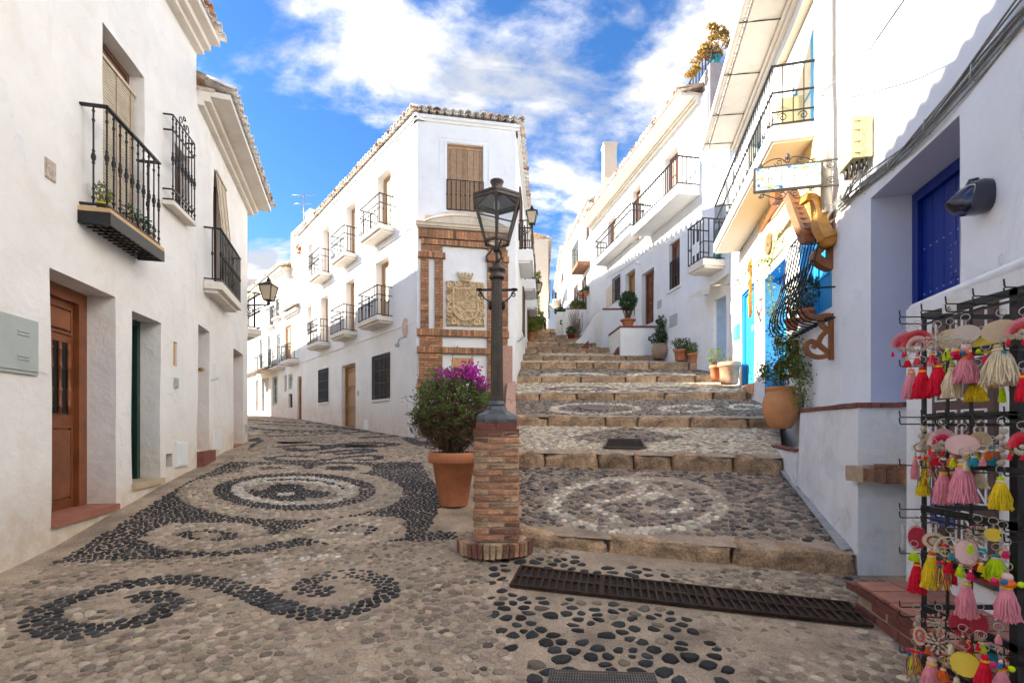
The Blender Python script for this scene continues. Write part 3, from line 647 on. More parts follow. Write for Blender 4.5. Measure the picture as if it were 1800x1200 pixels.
# ---------------------------------------------------------------- builders for the houses
def barrel_tile(name, r=.095, L=.46, up=True, m=RTILE):
    mb = MB(); n = 7; vs = []
    for yy, rr in ((0, r), (-L, r*.82)):
        for t in (0, .016):
            for k in range(n):
                a = math.pi*k/(n-1); s = 1 if up else -1; vs.append((math.cos(a)*(rr-t), yy, s*math.sin(a)*(rr-t)*.85))
    fs = []
    for k in range(n-1): fs += [(k, k+1, 2*n+k+1, 2*n+k), (n+k+1, n+k, 3*n+k, 3*n+k+1), (k+1, k, n+k, n+k+1), (2*n+k, 2*n+k+1, 3*n+k+1, 3*n+k)]
    for k in (0, n-1): fs.append((k, 2*n+k, 3*n+k, n+k))
    return mb.add(vs, fs, True).mesh(name, m=m)
TILE_UP, TILE_UPW, TILE_UPR = barrel_tile('roof_tile'), barrel_tile('roof_tile_white', m=RTILE_W), barrel_tile('roof_tile_red', m=RTILE_R)
TILE_DN, TILE_DNW = barrel_tile('pan_tile', up=False), barrel_tile('pan_tile_white', up=False, m=RTILE_W)
def eave(W, house, u0, u1, z, over=.3, sp=.2, slope=.3, back=1.6, mix=.4, cornice=((.0,.10,.0),(.0,.18,.10)), m=None, rf=None, soffit=None):
    """cornice steps (unused, d, dz), a row of barrel tiles on the edge and the corrugated roof behind"""
    c = MB(); h = 0
    for i, (_, d, dz) in enumerate(cornice): W.box(c, u0, u1, -.3, d, z+h, z+h+dz+.06); h += dz+.06
    if soffit: W.box(c, u0, u1, -.2, soffit, z+h, z+h+.09); h += .09
    obj('cornice', c, m or P_TRIM, house)
    zt = z+h+.03; n = int((u1-u0)/sp); vs = []; K = 6
    cols = [(u0+(u1-u0)*i/(n*K), .085*abs(math.cos(math.pi*i/K))) for i in range(n*K+1)]
    for d in (over-.30, -back): vs += [W.pt(u, d, zt+.02+(over-d)*slope+dz) for u, dz in cols]
    k = len(cols); roof = MB().add(vs, [(i, i+1, k+i+1, k+i) for i in range(k-1)], True)
    W.box(roof, u0, u1, -back, over-.32, zt-.05, zt+.02)
    rf = obj('roof', roof, RTILE, house)
    ang = Matrix.Rotation(-math.atan(slope), 3, 'X')
    for i in range(n+1):
        u = u0+(u1-u0)*i/n; me = TILE_UPW if random.random() < mix else random.choice([TILE_UP, TILE_UP, TILE_UPR])
        j = Matrix.Rotation(random.uniform(-.05, .05), 3, 'Z')@Matrix.Rotation(random.uniform(-.05,.05), 3, 'Y')
        inst('roof_tile', me, TRS(W.pt(u, over+random.uniform(-.02,.02), zt+.035+random.uniform(-.008,.008)), W.R@j@ang), rf)
        if i < n: inst('roof_tile', TILE_DNW if random.random() < mix+.2 else TILE_DN, TRS(W.pt(u+(u1-u0)/n/2, over-.03, zt+.055), W.R@ang, (.95,1,.6)), rf)
    return zt
BAR_ME = {}
def bar_mesh(style):
    if style in BAR_ME: return BAR_ME[style]
    mb = MB()
    if style == 'turned':
        prof = [(.009,0),(.009,.05),(.018,.06),(.018,.075),(.009,.085),(.009,.14),(.016,.155),(.009,.17),(.009,.40),(.017,.42),(.011,.435),(.020,.455),(.024,.48),(.020,.505),(.011,.525),(.017,.54),(.009,.56),(.009,.83),(.017,.85),(.009,.87),(.009,.93),(.017,.945),(.009,.96),(.009,1)]
        mb.lathe((0,0,0), prof, 7)
    elif style == 'knuckle':
        mb.lathe((0,0,0), [(.0105,0),(.0105,.46),(.018,.475),(.021,.5),(.018,.525),(.0105,.54),(.0105,1)], 6)
    else: w = .012 if style == 'thin' else .024; mb.box((0,0,.5), (w,w,1))
    BAR_ME[style] = mb.mesh('baluster', m=IRON); return BAR_ME[style]
def railing(W, part, u0, u1, d, z0, z1, sp=.12, style='plain', sides=True, low=.05, mid=None, th=.026):
    r = MB(); zs = [z1, z0+low]+([mid] if mid else [])
    for i, z in enumerate(zs):
        w = th*1.5 if i == 0 else th
        r.obox(W.pt(u0-w/2, d-w/2, z-th*.4), W.t*(u1-u0+w), W.n*w, Vector((0,0,th*.8)))
        if sides:
            for u in (u0, u1): r.obox(W.pt(u-w/2, 0, z-th*.4), W.t*w, W.n*(d-w/2), Vector((0,0,th*.8)))
    obj('handrail', r, IRON, part); me = bar_mesh(style); H = z1-z0-low
    n = max(2, round((u1-u0)/sp))
    for i in range(n+1): inst('baluster', me, TRS(W.pt(u0+(u1-u0)*i/n, d, z0+low), W.R, (1,1,H)), part)
    if sides:
        m = max(1, round(d/sp))
        for u in (u0, u1):
            for i in range(1 if m > 1 else 9, m): inst('baluster', me, TRS(W.pt(u, d*i/m, z0+low), W.R, (1,1,H)), part)
def balcony(W, house, u0, u1, d, zs0, zs1, ztop, sp=.12, style='plain', m=None, mold=True, mid=None, inset=.03, th=.026):
    s = MB(); W.box(s, u0-inset, u1+inset, 0, d+inset, zs0+(.06 if mold else 0), zs1)
    if mold: W.box(s, u0+.03, u1-.03, 0, d-.05, zs0, zs0+.06)
    p = obj('balcony', s, m or P_TRIM, house); railing(W, p, u0, u1, d, zs1, ztop, sp, style, mid=mid, th=th); return p
def frame_mb(W, u0, u1, z0, z1, d0, d1, w=.07, bottom=True):
    f = MB(); W.box(f, u0, u0+w, d0, d1, z0, z1); W.box(f, u1-w, u1, d0, d1, z0, z1); W.box(f, u0+w, u1-w, d0, d1, z1-w, z1)
    if bottom: W.box(f, u0+w, u1-w, d0, d1, z0, z0+w)
    return f
def window(W, house, u0, u1, z0, z1, dep, m=WOOD_R, glass=None, rows=3, leaves=2, name='window'):
    gmb = MB(); W.box(gmb, u0+.02, u1-.02, -dep-.02, -dep+.01, z0+.02, z1-.02); p = obj(name, gmb, glass or GLASS_W, house)
    obj('frame', frame_mb(W, u0, u1, z0, z1, -dep-.02, -dep+.05, .06), m, p)
    s = MB(); wd = (u1-u0-.12)/leaves
    for i in range(leaves):
        a = u0+.06+wd*i; s2 = frame_mb(W, a+.004, a+wd-.004, z0+.065, z1-.065, -dep+.01, -dep+.035, .05); s.add(s2.v, s2.f)
        for k in range(1, rows): zz = z0+(z1-z0)*k/rows; W.box(s, a+.055, a+wd-.055, -dep+.012, -dep+.028, zz-.012, zz+.012)
    obj('sash', s, m, p); return p
def blind(W, house, u0, u1, z0, z1, d, m=BLIND, sp=.03, tilt=0.0):
    b = MB(); n = int((z1-z0)/sp)
    for i in range(n):
        z = z0+(z1-z0)*i/n; dd = d+tilt*(1-i/n)+random.uniform(-.002,.002); W.box(b, u0, u1, dd, dd+.008, z+.004, z+sp*.86)
    W.box(b, u0-.02, u1+.02, d-.005, d+.03, z1, z1+.04)
    p = obj('blind', b, m, house, kind='stuff'); c = MB()
    for f in (.12, .5, .88): c.tube([W.pt(u0+(u1-u0)*f, d+.012+tilt, z0), W.pt(u0+(u1-u0)*f, d+.012, z1)], .004, 4)
    obj('cord', c, mat('blind_cord', (.25,.03,.03), .8), p); return p
def door(W, house, u0, u1, z0, z1, dep, m=WOOD_R, fm=None, panels=((.1,.9,.06,.42),(.1,.9,.5,.92)), fw=.09, handle=True, label=None, planks=0, studs=False):
    l = MB(); W.box(l, u0+fw, u1-fw, -dep-.05, -dep, z0, z1-fw); p = obj('door', l, m, house, label=label)
    obj('frame', frame_mb(W, u0, u1, z0, z1, -dep-.05, -dep+.06, fw, False), fm or m, p)
    a, b = u0+fw, u1-fw; w = b-a; H = z1-fw-z0
    for (f0, f1, g0, g1) in panels:
        q = MB(); ua, ub, za, zb = a+w*f0, a+w*f1, z0+H*g0, z0+H*g1; f_ = frame_mb(W, ua, ub, za, zb, -dep, -dep+.022, .022); q.add(f_.v, f_.f); W.box(q, ua+.05, ub-.05, -dep, -dep+.03, za+.05, zb-.05); obj('door_panel', q, m, p)
    for i in range(planks):
        q = MB(); W.box(q, a+w*i/planks+.004, a+w*(i+1)/planks-.004, -dep, -dep+.014, z0+.01, z0+H-.01); obj('plank', q, m, p)
    if handle:
        q = MB(); ub = a+.06*w; W.box(q, ub-.015, ub+.015, -dep, -dep+.012, z0+.9, z0+1.12); q.tube([W.pt(ub,-dep+.01,z0+1.02), W.pt(ub,-dep+.055,z0+1.02), W.pt(ub+.12,-dep+.055,z0+1.02)], .011, 6); obj('handle', q, IRON, p)
    return p
def grille(W, house, u0, u1, z0, z1, d, sp=.11, cross=(.3,.7), style='plain', name='window_grille', box=True):
    r = MB()
    for z in [z0, z1]+[z0+(z1-z0)*c for c in cross]:
        r.obox(W.pt(u0, d-.006, z-.01), W.t*(u1-u0), W.n*.014, Vector((0,0,.02)))
        if box:
            for u in (u0, u1): r.obox(W.pt(u-.007, 0, z-.01), W.t*.014, W.n*d, Vector((0,0,.02)))
    p = obj(name, r, IRON, house); n = max(2, round((u1-u0)/sp)); me = bar_mesh(style)
    for i in range(n+1): inst('bar', me, TRS(W.pt(u0+(u1-u0)*i/n, d, z0), W.R, (1,1,z1-z0)), p)
    return p
def slab(W, u0, u1, d0, d1, z0, z1): m = MB(); W.box(m, u0, u1, d0, d1, z0, z1); return m
def wallp(house, W, u0, u1, z0, z1, ops, m, name='wall', **k): return obj(name, wall_mesh(W, u0, u1, z0, z1, ops, **k), m, house)
def spiral(c, X, Z, r0, turns, a0=0, sgn=1, n=26):
    return [c+X*(r0*(1-.8*i/n)*math.cos(a0+sgn*turns*2*math.pi*i/n))+Z*(r0*(1-.8*i/n)*math.sin(a0+sgn*turns*2*math.pi*i/n)) for i in range(n+1)]
ZV = Vector((0,0,1))

# ================================================================ LEFT SIDE
def lx1(y): return -3.45-.226*y
def lx2(y): return -2.55-.338*y
W1 = Wall((lx1(-5), -5), (lx1(8.08), 8.08)); W2 = Wall((lx2(8.08), 8.08), (lx2(12.2), 12.2))
house1 = thing('house', 'tall cream-white house at far left with varnished door and green door', 'house', W1.pt(W1.len/2, 0, -1.2))
A = {}
du0, du1 = W1.u(89), W1.u(204); A['d1'] = (du0, du1, -.93, 1.56, .44)
gu0, gu1 = W1.u(232), W1.u(283); A['d2'] = (gu0, gu1, -.73, 1.48, .40)
wu0, wu1 = W1.u(180), W1.u(253); A['w1'] = (wu0, wu1, 2.40, 4.65, .26)
ru0, ru1 = W1.u(307), W1.u(332); A['w2'] = (ru0, ru1, 3.35, 4.30, .20)
nu0, nu1 = W1.u(305), W1.u(312); A['n'] = (nu0, nu1, W1.z(308,643), W1.z(308,601), .05)
hu0, hu1 = W1.u(293), W1.u(304); A['h'] = (hu0, hu1, W1.z(298,820), W1.z(298,797), .25)
wallp(house1, W1, 0, W1.len, -1.7, 6.34, list(A.values()), P_LEFT, step=.35)
U = W1.len
eave(W1, house1, 0, U, 6.22, over=.42, soffit=.36, back=2.6, mix=.15, cornice=((0,.12,.02),(0,.22,.04)))
d = door(W1, house1, du0+.0, du1, -.93, 1.56, .36, WOOD_R, fw=.14, panels=((.06,.94,.04,.40),(.06,.94,.84,.97)), label='varnished door with turned bars in its upper half')
# the grilled light of the varnished door: near-black sheet painted as the shade inside, and turned wooden spindles
q = MB(); a, b = du0+.14, du1-.14; W1.box(q, a+.08, b-.08, -.362, -.350, -.93+2.35*.46, -.93+2.35*.80); obj('door_light_shade', q, mat('interior_shade', (.01,.008,.007), .9), d)
for i in range(5):
    q = MB(); u = a+.12+(b-a-.24)*i/4; zz0, H = -.93+2.35*.46, 2.35*.34
    q.lathe(W1.pt(u, -.335, zz0), [(r, z*H) for r, z in ((.016,0),(.016,.08),(.026,.1),(.016,.12),(.022,.3),(.026,.34),(.016,.36),(.016,.62),(.026,.64),(.022,.68),(.016,.88),(.026,.9),(.016,.92),(.016,1))], 8); obj('spindle', q, WOOD_R, d)
obj('doorstep', slab(W1, du0-.0, du1, -.36, .045, -.99, -.925), TILE_R, house1)
for i in range(4):
    q = slab(W1, du0+.01+(du1-du0-.02)*i/4, du0+.01+(du1-du0-.02)*(i+1)/4-.008, -.29, .05, -.925, -.915); obj('tile', q, TILE_R, house1)
d = door(W1, house1, gu0, gu1, -.73, 1.48, .32, GREEN_D, panels=((.1,.9,.05,.3),(.1,.9,.35,.65),(.1,.9,.7,.95)), fw=.08)
obj('doorstep', slab(W1, gu0-.02, gu1+.02, -.3, .05, -.80, -.725), mat('sand_step', (.50,.38,.24), .8), house1)
blind(W1, house1, wu0+.04, wu1-.05, 2.45, 4.35, -.10, BLIND2, .035)
window(W1, house1, wu0, wu1, 2.40, 4.65, .22, WOOD_D, CURTAIN)
window(W1, house1, ru0, ru1, 3.35, 4.30, .17, WOOD_D)
bal = obj('balcony', slab(W1, W1.u(186,.25)-.02, W1.u(279,.25)+.03, 0, .30, 2.30, 2.345), mat('ochre_edge', (.55,.36,.18), .8), house1)
railing(W1, bal, W1.u(188,.25), W1.u(279,.25), .25, 2.34, 3.45, .125, 'turned', mid=None, th=.028)
q = MB(); ua, ub = W1.u(186,.25)-.02, W1.u(279,.25)+.03
W1.box(q, ua, ub, .285, .305, 2.17, 2.30); W1.box(q, ua, ua+.02, 0, .285, 2.17, 2.30); W1.box(q, ub-.02, ub, 0, .285, 2.17, 2.30)
for i in range(12): u = ua+.02+(ub-ua-.04)*(i+.5)/12; W1.box(q, u-.008, u+.008, 0, .285, 2.175, 2.19)
for dd in (.07, .14, .21): W1.box(q, ua+.02, ub-.02, dd, dd+.014, 2.19, 2.205)
obj('iron_tray', q, IRON, bal)
gr = grille(W1, house1, W1.u(304,.13), W1.u(342,.13), 3.28, 4.50, .13, .10, (.12,.82), 'turned')
obj('sill', slab(W1, W1.u(304,.13)-.02, W1.u(342,.13)+.03, 0, .15, 3.20, 3.26), P_TRIM, house1)
q = MB(); uc = (W1.u(304,.13)+W1.u(342,.13))/2
for s in (-1, 1): q.tube(spiral(W1.pt(uc+s*.10, .13, 4.58), W1.t*s, ZV, .09, 1.2, math.pi), .008, 5)
q.tube(spiral(W1.pt(uc, .13, 4.66), W1.t, ZV, .05, 1.0), .008, 5); obj('scroll', q, IRON, gr)
obj('plate', slab(W1, nu0-.0, nu1, -.045, -.03, A['n'][2], A['n'][3]), mat('ochre_tile', (.50,.30,.11), .5), house1)
q = MB(); 
for i in range(4): q.tube([W1.pt(hu0+.02+.03*i, -.05, A['h'][2]+.02), W1.pt(hu0+.04+.03*i, -.12, A['h'][3]-.05), W1.pt(hu0+.05, -.2, A['h'][3]-.02)], .01, 5)
obj('pipe', q, CABLE, house1)
# hatches and boxes on that wall
def wallbox(name, label, cat, W, pxl, pyt, pxr, pyb, d, m, lines=True, group=None):
    u0, u1 = sorted((W.u(pxl), W.u(pxr))); pm = (pxl+pxr)/2; z1, z0 = W.z(pm, pyt), W.z(pm, pyb); t = thing(name, label, cat, W.pt((u0+u1)/2, 0, z0), group)
    b = MB(); W.box(b, u0, u1, -.01, d*.7, z0, z1); obj('housing', b, m, t); f = MB(); w = (u1-u0); h = z1-z0; W.box(f, u0+.06*w, u1-.06*w, d*.7+.001, d, z0+.06*h, z1-.06*h); obj('cover', f, m, t); return t, u0, u1, z0, z1
t, u0, u1, z0, z1 = wallbox('electric_box', 'large grey metal meter cabinet on the cream wall beside the varnished door', 'meter box', W1, -14, 555, 62, 655, .035, GREYST)
for k in (.24, .68):
    for j in (0, .028): q = MB(); W1.box(q, u1-.27, u1-.13, .035, .043, z0+(z1-z0)*k+j, z0+(z1-z0)*k+j+.012); obj('vent_slot', q, GREYST, t)
wallbox('hatch', 'small white cover plate between the grey meter cabinet and the varnished door', 'cover plate', W1, 64, 625, 80, 656, .012, P_LEFT)
wallbox('hatch', 'white metal hatch low on the wall beside the hole with pipes', 'hatch', W1, 308, 777, 328, 819, .03, WHITE_P)
wallbox('plaque', 'small weathered tile plaque high on the cream wall left of the balcony window', 'plaque', W1, 79, 282, 97, 316, .012, mat('weathered_tile', (.45,.38,.30), .7, .5, 30))
wallbox('meter', 'tiny grey meter on the wall below the ochre tile niche', 'meter', W1, 306, 664, 311, 681, .03, GREYST)

house2 = thing('house', 'white house beyond the cream one with a wide cornice and hanging blind over its balcony', 'house', W2.pt(W2.len/2, 0, -.6))
o3 = (W2.u(347.5), W2.u(368), -.42, 1.74, .40); o4 = (W2.u(410), W2.u(428), -.42, 1.74, .32); ob = (W2.u(375), W2.u(395), 2.58, 4.87, .22)
wallp(house2, W2, 0.003, W2.len, -1.5, 5.55, [o3, o4, ob], P_LEFT, step=.35)
eave(W2, house2, .05, W2.len+.25, 5.42, over=.58, soffit=.50, back=2.5, mix=.75, cornice=((0,.10,.02),(0,.2,.03)))
door(W2, house2, *o3[:4], .36, WOOD_R, handle=False); door(W2, house2, *o4[:4], .28, WOOD_R, handle=False)
st = obj('doorstep', slab(W2, o3[0]-.02, o3[1]+.02, -.3, .10, -.75, -.42), BRICK_D, house2); obj('doorstep', slab(W2, o4[0]-.02, o4[1]+.02, -.3, .04, -.6, -.41), TILE_R, house2)
window(W2, house2, *ob[:4], .20, WOOD_D, CURTAIN, rows=4)
blind(W2, house2, ob[0]+.1, ob[1]-.02, 2.62, 4.85, .015, BLIND2, .04, tilt=.20)
balcony(W2, house2, W2.u(388,.26), W2.u(422,.26), .26, 2.38, 2.57, 3.52, .115, 'knuckle')
wallbox('hatch', 'white hatch low on the wall between the last two brown doors', 'hatch', W2, 374, 753, 387, 790, .03, WHITE_P)
wallbox('meter', 'small grey plate between the third and fourth doors of the left wall', 'plate', W2, 372, 640, 377, 668, .02, WHITE_P)
wallbox('plaque', 'oval white house plaque high between the last two brown doors', 'plaque', W2, 377, 640, 384, 665, .015, WHITE_P)
wallbox('meter', 'tiny grey box near the ground at the far corner of the left wall', 'meter', W2, 430, 746, 434, 760, .02, GREYST)
t = thing('doorbell_lamp', 'small brass lamp on the reveal of the third door', 'lamp', W2.pt(o3[1]-.02, -.1, 1.05)); q = MB(); q.ell(W2.pt(o3[1]-.03, -.12, 1.05), (.05,.05,.03)); obj('shade', q, mat('brass', (.5,.35,.12), .3, metal=.8), t); q = MB(); q.tube([W2.pt(o3[1]+.01,-.12,1.05), W2.pt(o3[1]-.03,-.12,1.05)], .008, 5); obj('arm', q, STEEL, t)

# third left house: turned away round the bend, its balcony pokes out; the unseen far length is added to shade the lane
W3 = Wall((lx2(12.2), 12.2), (-19.5, 25.2), (0, 20)); house3 = thing('house', 'white house round the bend at left, showing only its balconies and eave', 'house', W3.pt(1, 0, -.4))
wallp(house3, W3, .003, W3.len, -1, 6.0, [], P_CLEAN); eave(W3, house3, 0.1, W3.len, 5.8, over=.40, soffit=.34, back=2.0, mix=.7)
balcony(W3, house3, .35, 2.0, .40, 2.35, 2.55, 3.5, .13, 'knuckle'); balcony(W3, house3, 2.8, 4.6, .40, 2.0, 2.2, 3.15, .14, 'knuckle')

# far end of the left lane
Pf = (-9.29, 21.35); Qf = (-15.3, 28.2); WF = Wall(Pf, Qf)
def far_windows(house, W, wins, dep=.18, m=WOOD_D):
    for w in wins: window(W, house, *w[:4], dep, m, rows=3)
house4 = thing('house', 'low white house joined to the corner house, with a cream gable above its tile hood', 'house', WF.pt(1.4, 0, .4))
uA = WF.u(500); o = []
def rect(W, l, t, r, b, dep=.15): 
    u0, u1 = sorted((W.u(l), W.u(r))); m = (l+r)/2; return (u0, u1, W.z(m, b), W.z(m, t), dep)
r1, r2, r3, r4, r5, r6 = rect(WF,501,572,512,633), rect(WF,523,661,533,738), rect(WF,507,657,514,684), rect(WF,507,692,514,716), rect(WF,500,659,504,688), rect(WF,527,557,531,582)
wallp(house4, WF, 0.003, uA, -.5, 6.9, [r1,r2,r3,r4,r5], P_CORNER, step=.6)
door(WF, house4, *r2[:4], .12, WOOD_O, handle=False); window(WF, house4, *r1[:4], .12, WOOD_Y, CURTAIN)
for r in (r3, r5): window(WF, house4, *r[:4], .1, GREYST, rows=2)
obj('niche', slab(WF, *r4[:2], -.14, -.10, *r4[2:4]), mat('interior_shade', (.01,.008,.007), .9), house4)  # near-black sheet, the shade inside the opening put into its colour
balcony(WF, house4, WF.u(509,.4), WF.u(495,.4), .4, WF.z(505,640,.4), WF.z(505,632,.4), WF.z(505,604,.4), .16)
eave(WF, house4, .3, uA-.2, WF.z(515,555), over=.35, back=.3, mix=.9)
cg = MB(); WF.box(cg, .0, uA*.93, -5, -.25, 4, 9.3); obj('gable', cg, P_CREAM, house4, label='cream gable wall above the low roof')
q = MB(); WF.box(q, 1.0, 1.6, -1.2, -.7, 9.3, 10.2); obj('chimney', q, P_CLEAN, house4)
house5 = thing('house', 'white house at the far bend with two rows of balconies and a beige awning', 'house', WF.pt(6, 0, .7))
r = [rect(WF,485,525,492,557), rect(WF,474,538,482,573) , rect(WF,486,587,493,640), rect(WF,470,590,476,645), rect(WF,456,596,461,648), rect(WF,479,661,488,712), rect(WF,460,664,472,722), rect(WF,449,668,455,722)]
wallp(house5, WF, uA+.003, WF.len+1, -.5, WF.z(500,467)-.3, r, P_CORNER, step=.7); eave(WF, house5, uA, WF.len+1, WF.z(500,467)-.3, over=.3, back=2.5, mix=.8)
for w in r[:6]: window(WF, house5, *w[:4], .12, GREYST, rows=3)
for w in r[6:]: obj('shop_door', slab(WF, w[0], w[1], -.13, -.10, w[2], w[3]), mat('shop_shutter', (.35,.36,.36), .6), house5)
for (a, b, yt, y1, y0) in ((487,472,612,645,650),(466,453,622,648,652),(452,446,628,652,656)): balcony(WF, house5, *sorted((WF.u(a,.35), WF.u(b,.35))), .35, WF.z((a+b)/2,y0,.35), WF.z((a+b)/2,y1,.35), WF.z((a+b)/2,yt,.35), .2)
for w in r[:2]: balcony(WF, house5, w[0]-.1, w[1]+.1, .15, w[2]-.2, w[2]-.05, w[2]+.9, .18)
q = MB(); ua, ub = WF.u(487), WF.u(455); za = WF.z(470,655); q.add([WF.pt(ua,0,za+.35), WF.pt(ub,0,za+.35), WF.pt(ub,.9,za-.1), WF.pt(ua,.9,za-.1), WF.pt(ub,.92,za-.35), WF.pt(ua,.92,za-.35)], [(0,1,2,3),(3,2,4,5)])
aw = thing('awning', 'beige cloth awning over the shop at the far end of the lane', 'awning', WF.pt((ua+ub)/2, 0, za)); obj('canopy', q, mat('awning_cloth', (.62,.52,.36), .9), aw)
q = MB(); q.tube([WF.pt(ua,0,za), WF.pt(ua,.9,za-.12)], .02, 5); q.tube([WF.pt(ub,0,za), WF.pt(ub,.9,za-.12)], .02, 5); obj('arm', q, STEEL, aw)
W6 = Wall((-22, 31), (-10, 31.5)); house6 = thing('house', 'small white house with a red tile roof closing the left lane', 'house', (-16, 31, .8))
wallp(house6, W6, 0, W6.len, -.5, 8.8, [rect(W6,441,660,449,724), rect(W6,440,538,447,560)], P_CLEAN, step=1); eave(W6, house6, 0, W6.len, 8.8, over=.35, back=2.5, mix=0, slope=.4)
window(W6, house6, *rect(W6,441,660,449,724)[:4], .1, WOOD_D); window(W6, house6, *rect(W6,440,538,447,560)[:4], .1, WOOD_D)
# television aerial over the cream gable
def aerial(x, y, z, h, label, s=1.0):
    t = thing('aerial', label, 'aerial', (x, y, z)); q = MB(); q.tube([(x,y,z),(x,y,z+h)], .018, 5); obj('mast', q, STEEL, t); q = MB()
    for zz, L in ((h*.95, .9), (h*.75, .7)):
        q.tube([(x-L*s/2,y,z+zz),(x+L*s/2,y,z+zz)], .012, 4)
        for i in range(7): xx = x-L*s/2+L*s*i/6; q.tube([(xx,y-.15,z+zz-.12),(xx,y+.15,z+zz+.12)], .008, 4)
    obj('antenna', q, STEEL, t)
pg = WF.pt(1.0, -1, 9.3); aerial(pg.x-.6, pg.y, 9.0, 2.0, 'television aerial above the cream gable at left', 1.2)

# ================================================================ THE CORNER HOUSE IN THE MIDDLE
PA = (-2.55, 13.0); TA = (-.807, 1.0); PB = (.10, 13.47); EA = (-9.29, 21.35)
FA = Wall(PA, EA); FB = Wall(PA, PB, (0, 0)); FC = Wall(PB, (2.45, 44.8), (6, 30))
corner = thing('corner_house', 'three-storey white corner house with a brick-framed coat of arms on its narrow front', 'house', (-1.2, 13.2, -.3))
ops = []; wins = []
TOP = [((663,310),(687,288)), ((608,368),(625,352)), ((567,400),(579,389)), ((541,438),(549,431))]
MID = [((660,456),(684,440)), ((607,494),(624,483)), ((564,535),(577,526)), ((540,541),(548,535))]
for i, ((a, ya), (b, yb)) in enumerate(TOP):
    u0, u1 = sorted((FA.u(a), FA.u(b))); wins.append((u0, u1, 5.86 if i < 3 else 6.6, 7.72, .30))
for i, ((a, ya), (b, yb)) in enumerate(MID):
    u0, u1 = sorted((FA.u(a), FA.u(b))); wins.append((u0, u1, 3.26 if i < 3 else 4.0, 5.10, .30))
gd = rect(FA, 601, 640, 625, 757, .22); gw1 = rect(FA, 656, 625, 685, 699, .10); gw2 = rect(FA, 561, 650, 577, 705, .10)
wallp(corner, FA, 0, FA.len, -.8, 8.30, wins+[gd, gw1, gw2], P_CORNER, step=.5, shell=False)
for w in wins:
    p = window(FA, corner, *w[:4], .26, mat('pale_oak', (.42,.27,.15), .6, .2), CURTAIN, rows=3)
    for s, m0 in ((w[0]-.13, .05), (w[1]+.08, .05)):   # raised label mouldings beside the openings
        q = MB(); FA.box(q, s, s+m0, .0, .03, w[3]-1.0, w[3]+.22); obj('moulding', q, P_CLEAN, corner)
door(FA, corner, *gd[:4], .17, WOOD_O, panels=((.12,.88,.05,.3),(.12,.88,.36,.62),(.12,.88,.68,.94)), fw=.08)
obj('doorstep', slab(FA, gd[0], gd[1], -.2, .03, gd[2]-.35, gd[2]), mat('dark_step', (.10,.085,.075), .8), corner)
for w in (gw1, gw2):
    bs_ = mat('brown_shutter_wood', (.27,.125,.06), .6, .25, 5, .15, 30); window(FA, corner, *w[:4], .09, bs_, bs_, rows=4); grille(FA, corner, w[0]-.03, w[1]+.03, w[2]-.03, w[3]+.03, .02, .10, (.08,.36,.64,.92), box=False)
    obj('sill', slab(FA, w[0]-.06, w[1]+.06, 0, .05, w[2]-.10, w[2]-.05), P_CLEAN, corner)
for (z0, z1, i0) in ((5.62, 5.80, 0), (3.02, 3.20, 4)):
    for i in range(3):
        w = wins[i0+i]; c = (w[0]+w[1])/2; half = .72 if i == 0 else .62
        balcony(FA, corner, c-half, c+half, .46, z0, z1, z1+.88, .115, 'knuckle', mid=z1+.62)
for z in (5.44, 2.82): obj('string_course', slab(FA, 0, FA.len, 0, .03, z, z+.06), P_CLEAN, corner)
obj('corner_strip', slab(FA, 0.02, .50, 0, .018, -.8, 2.82), P_CLEAN, corner)
fw = rect(FB, 786, 254, 849, 372, .14)
wallp(corner, FB, 0, FB.len, -.8, 8.30, [fw], P_CORNER, step=.5, shell=False)
wallp(corner, FC, 0, FC.len, -1, 8.30, [], P_CLEAN, step=.8, shell=False)
cap = MB(); cap.add([FA.pt(0,0,8.28), FB.pt(FB.len,0,8.28), FC.pt(FC.len,0,8.28), FA.pt(FA.len,0,8.28)], [(0,1,2,3)]); cap.quad(FC.pt(FC.len,0,8.28), FA.pt(FA.len,0,8.28), FA.pt(FA.len,0,-1), FC.pt(FC.len,0,-1)); obj('back_wall', cap, P_CLEAN, corner)
for W in (FA, FB, FC):
    e0, e1 = (-.12, W.len+.2) if W is FA else (-.10, W.len+.12) if W is FB else (0, W.len)
    eave(W, corner, e0, e1, 8.22, over=.24, sp=.2 if W is not FC else .3, back=1.0 if W is not FA else 1.4, mix=.45, cornice=((0,.05,.0),(0,.11,.02)), m=P_CLEAN)
# blind window above the pediment
b0, b1, c0, c1 = fw[:4]; window(FB, corner, b0, b1, c0, c1, .13, WOOD_O, CURTAIN)
mid_u = (b0+b1)/2; blind(FB, corner, b0+.03, mid_u-.01, c0+.03, c1-.12, -.07, BLIND, .042); blind(FB, corner, mid_u+.01, b1-.03, c0+.03, c1-.12, -.07, BLIND, .042)
rl = grille(FB, corner, b0-.01, b1+.01, c0+.02, FB.z(817,319), .035, .125, (), 'knuckle', name='railing', box=False)
q = frame_mb(FB, b0-.07, b1+.07, c0, c1+.07, 0, .02, .05, False); FB.box(q, b0-.20, b0-.16, 0, .015, c1-1.0, c1+.16); FB.box(q, b1+.16, b1+.20, 0, .015, c1-1.1, c1+.12); FB.box(q, b0-.16, b1+.16, 0, .013, c1+.12, c1+.16); obj('moulding', q, P_CLEAN, corner)
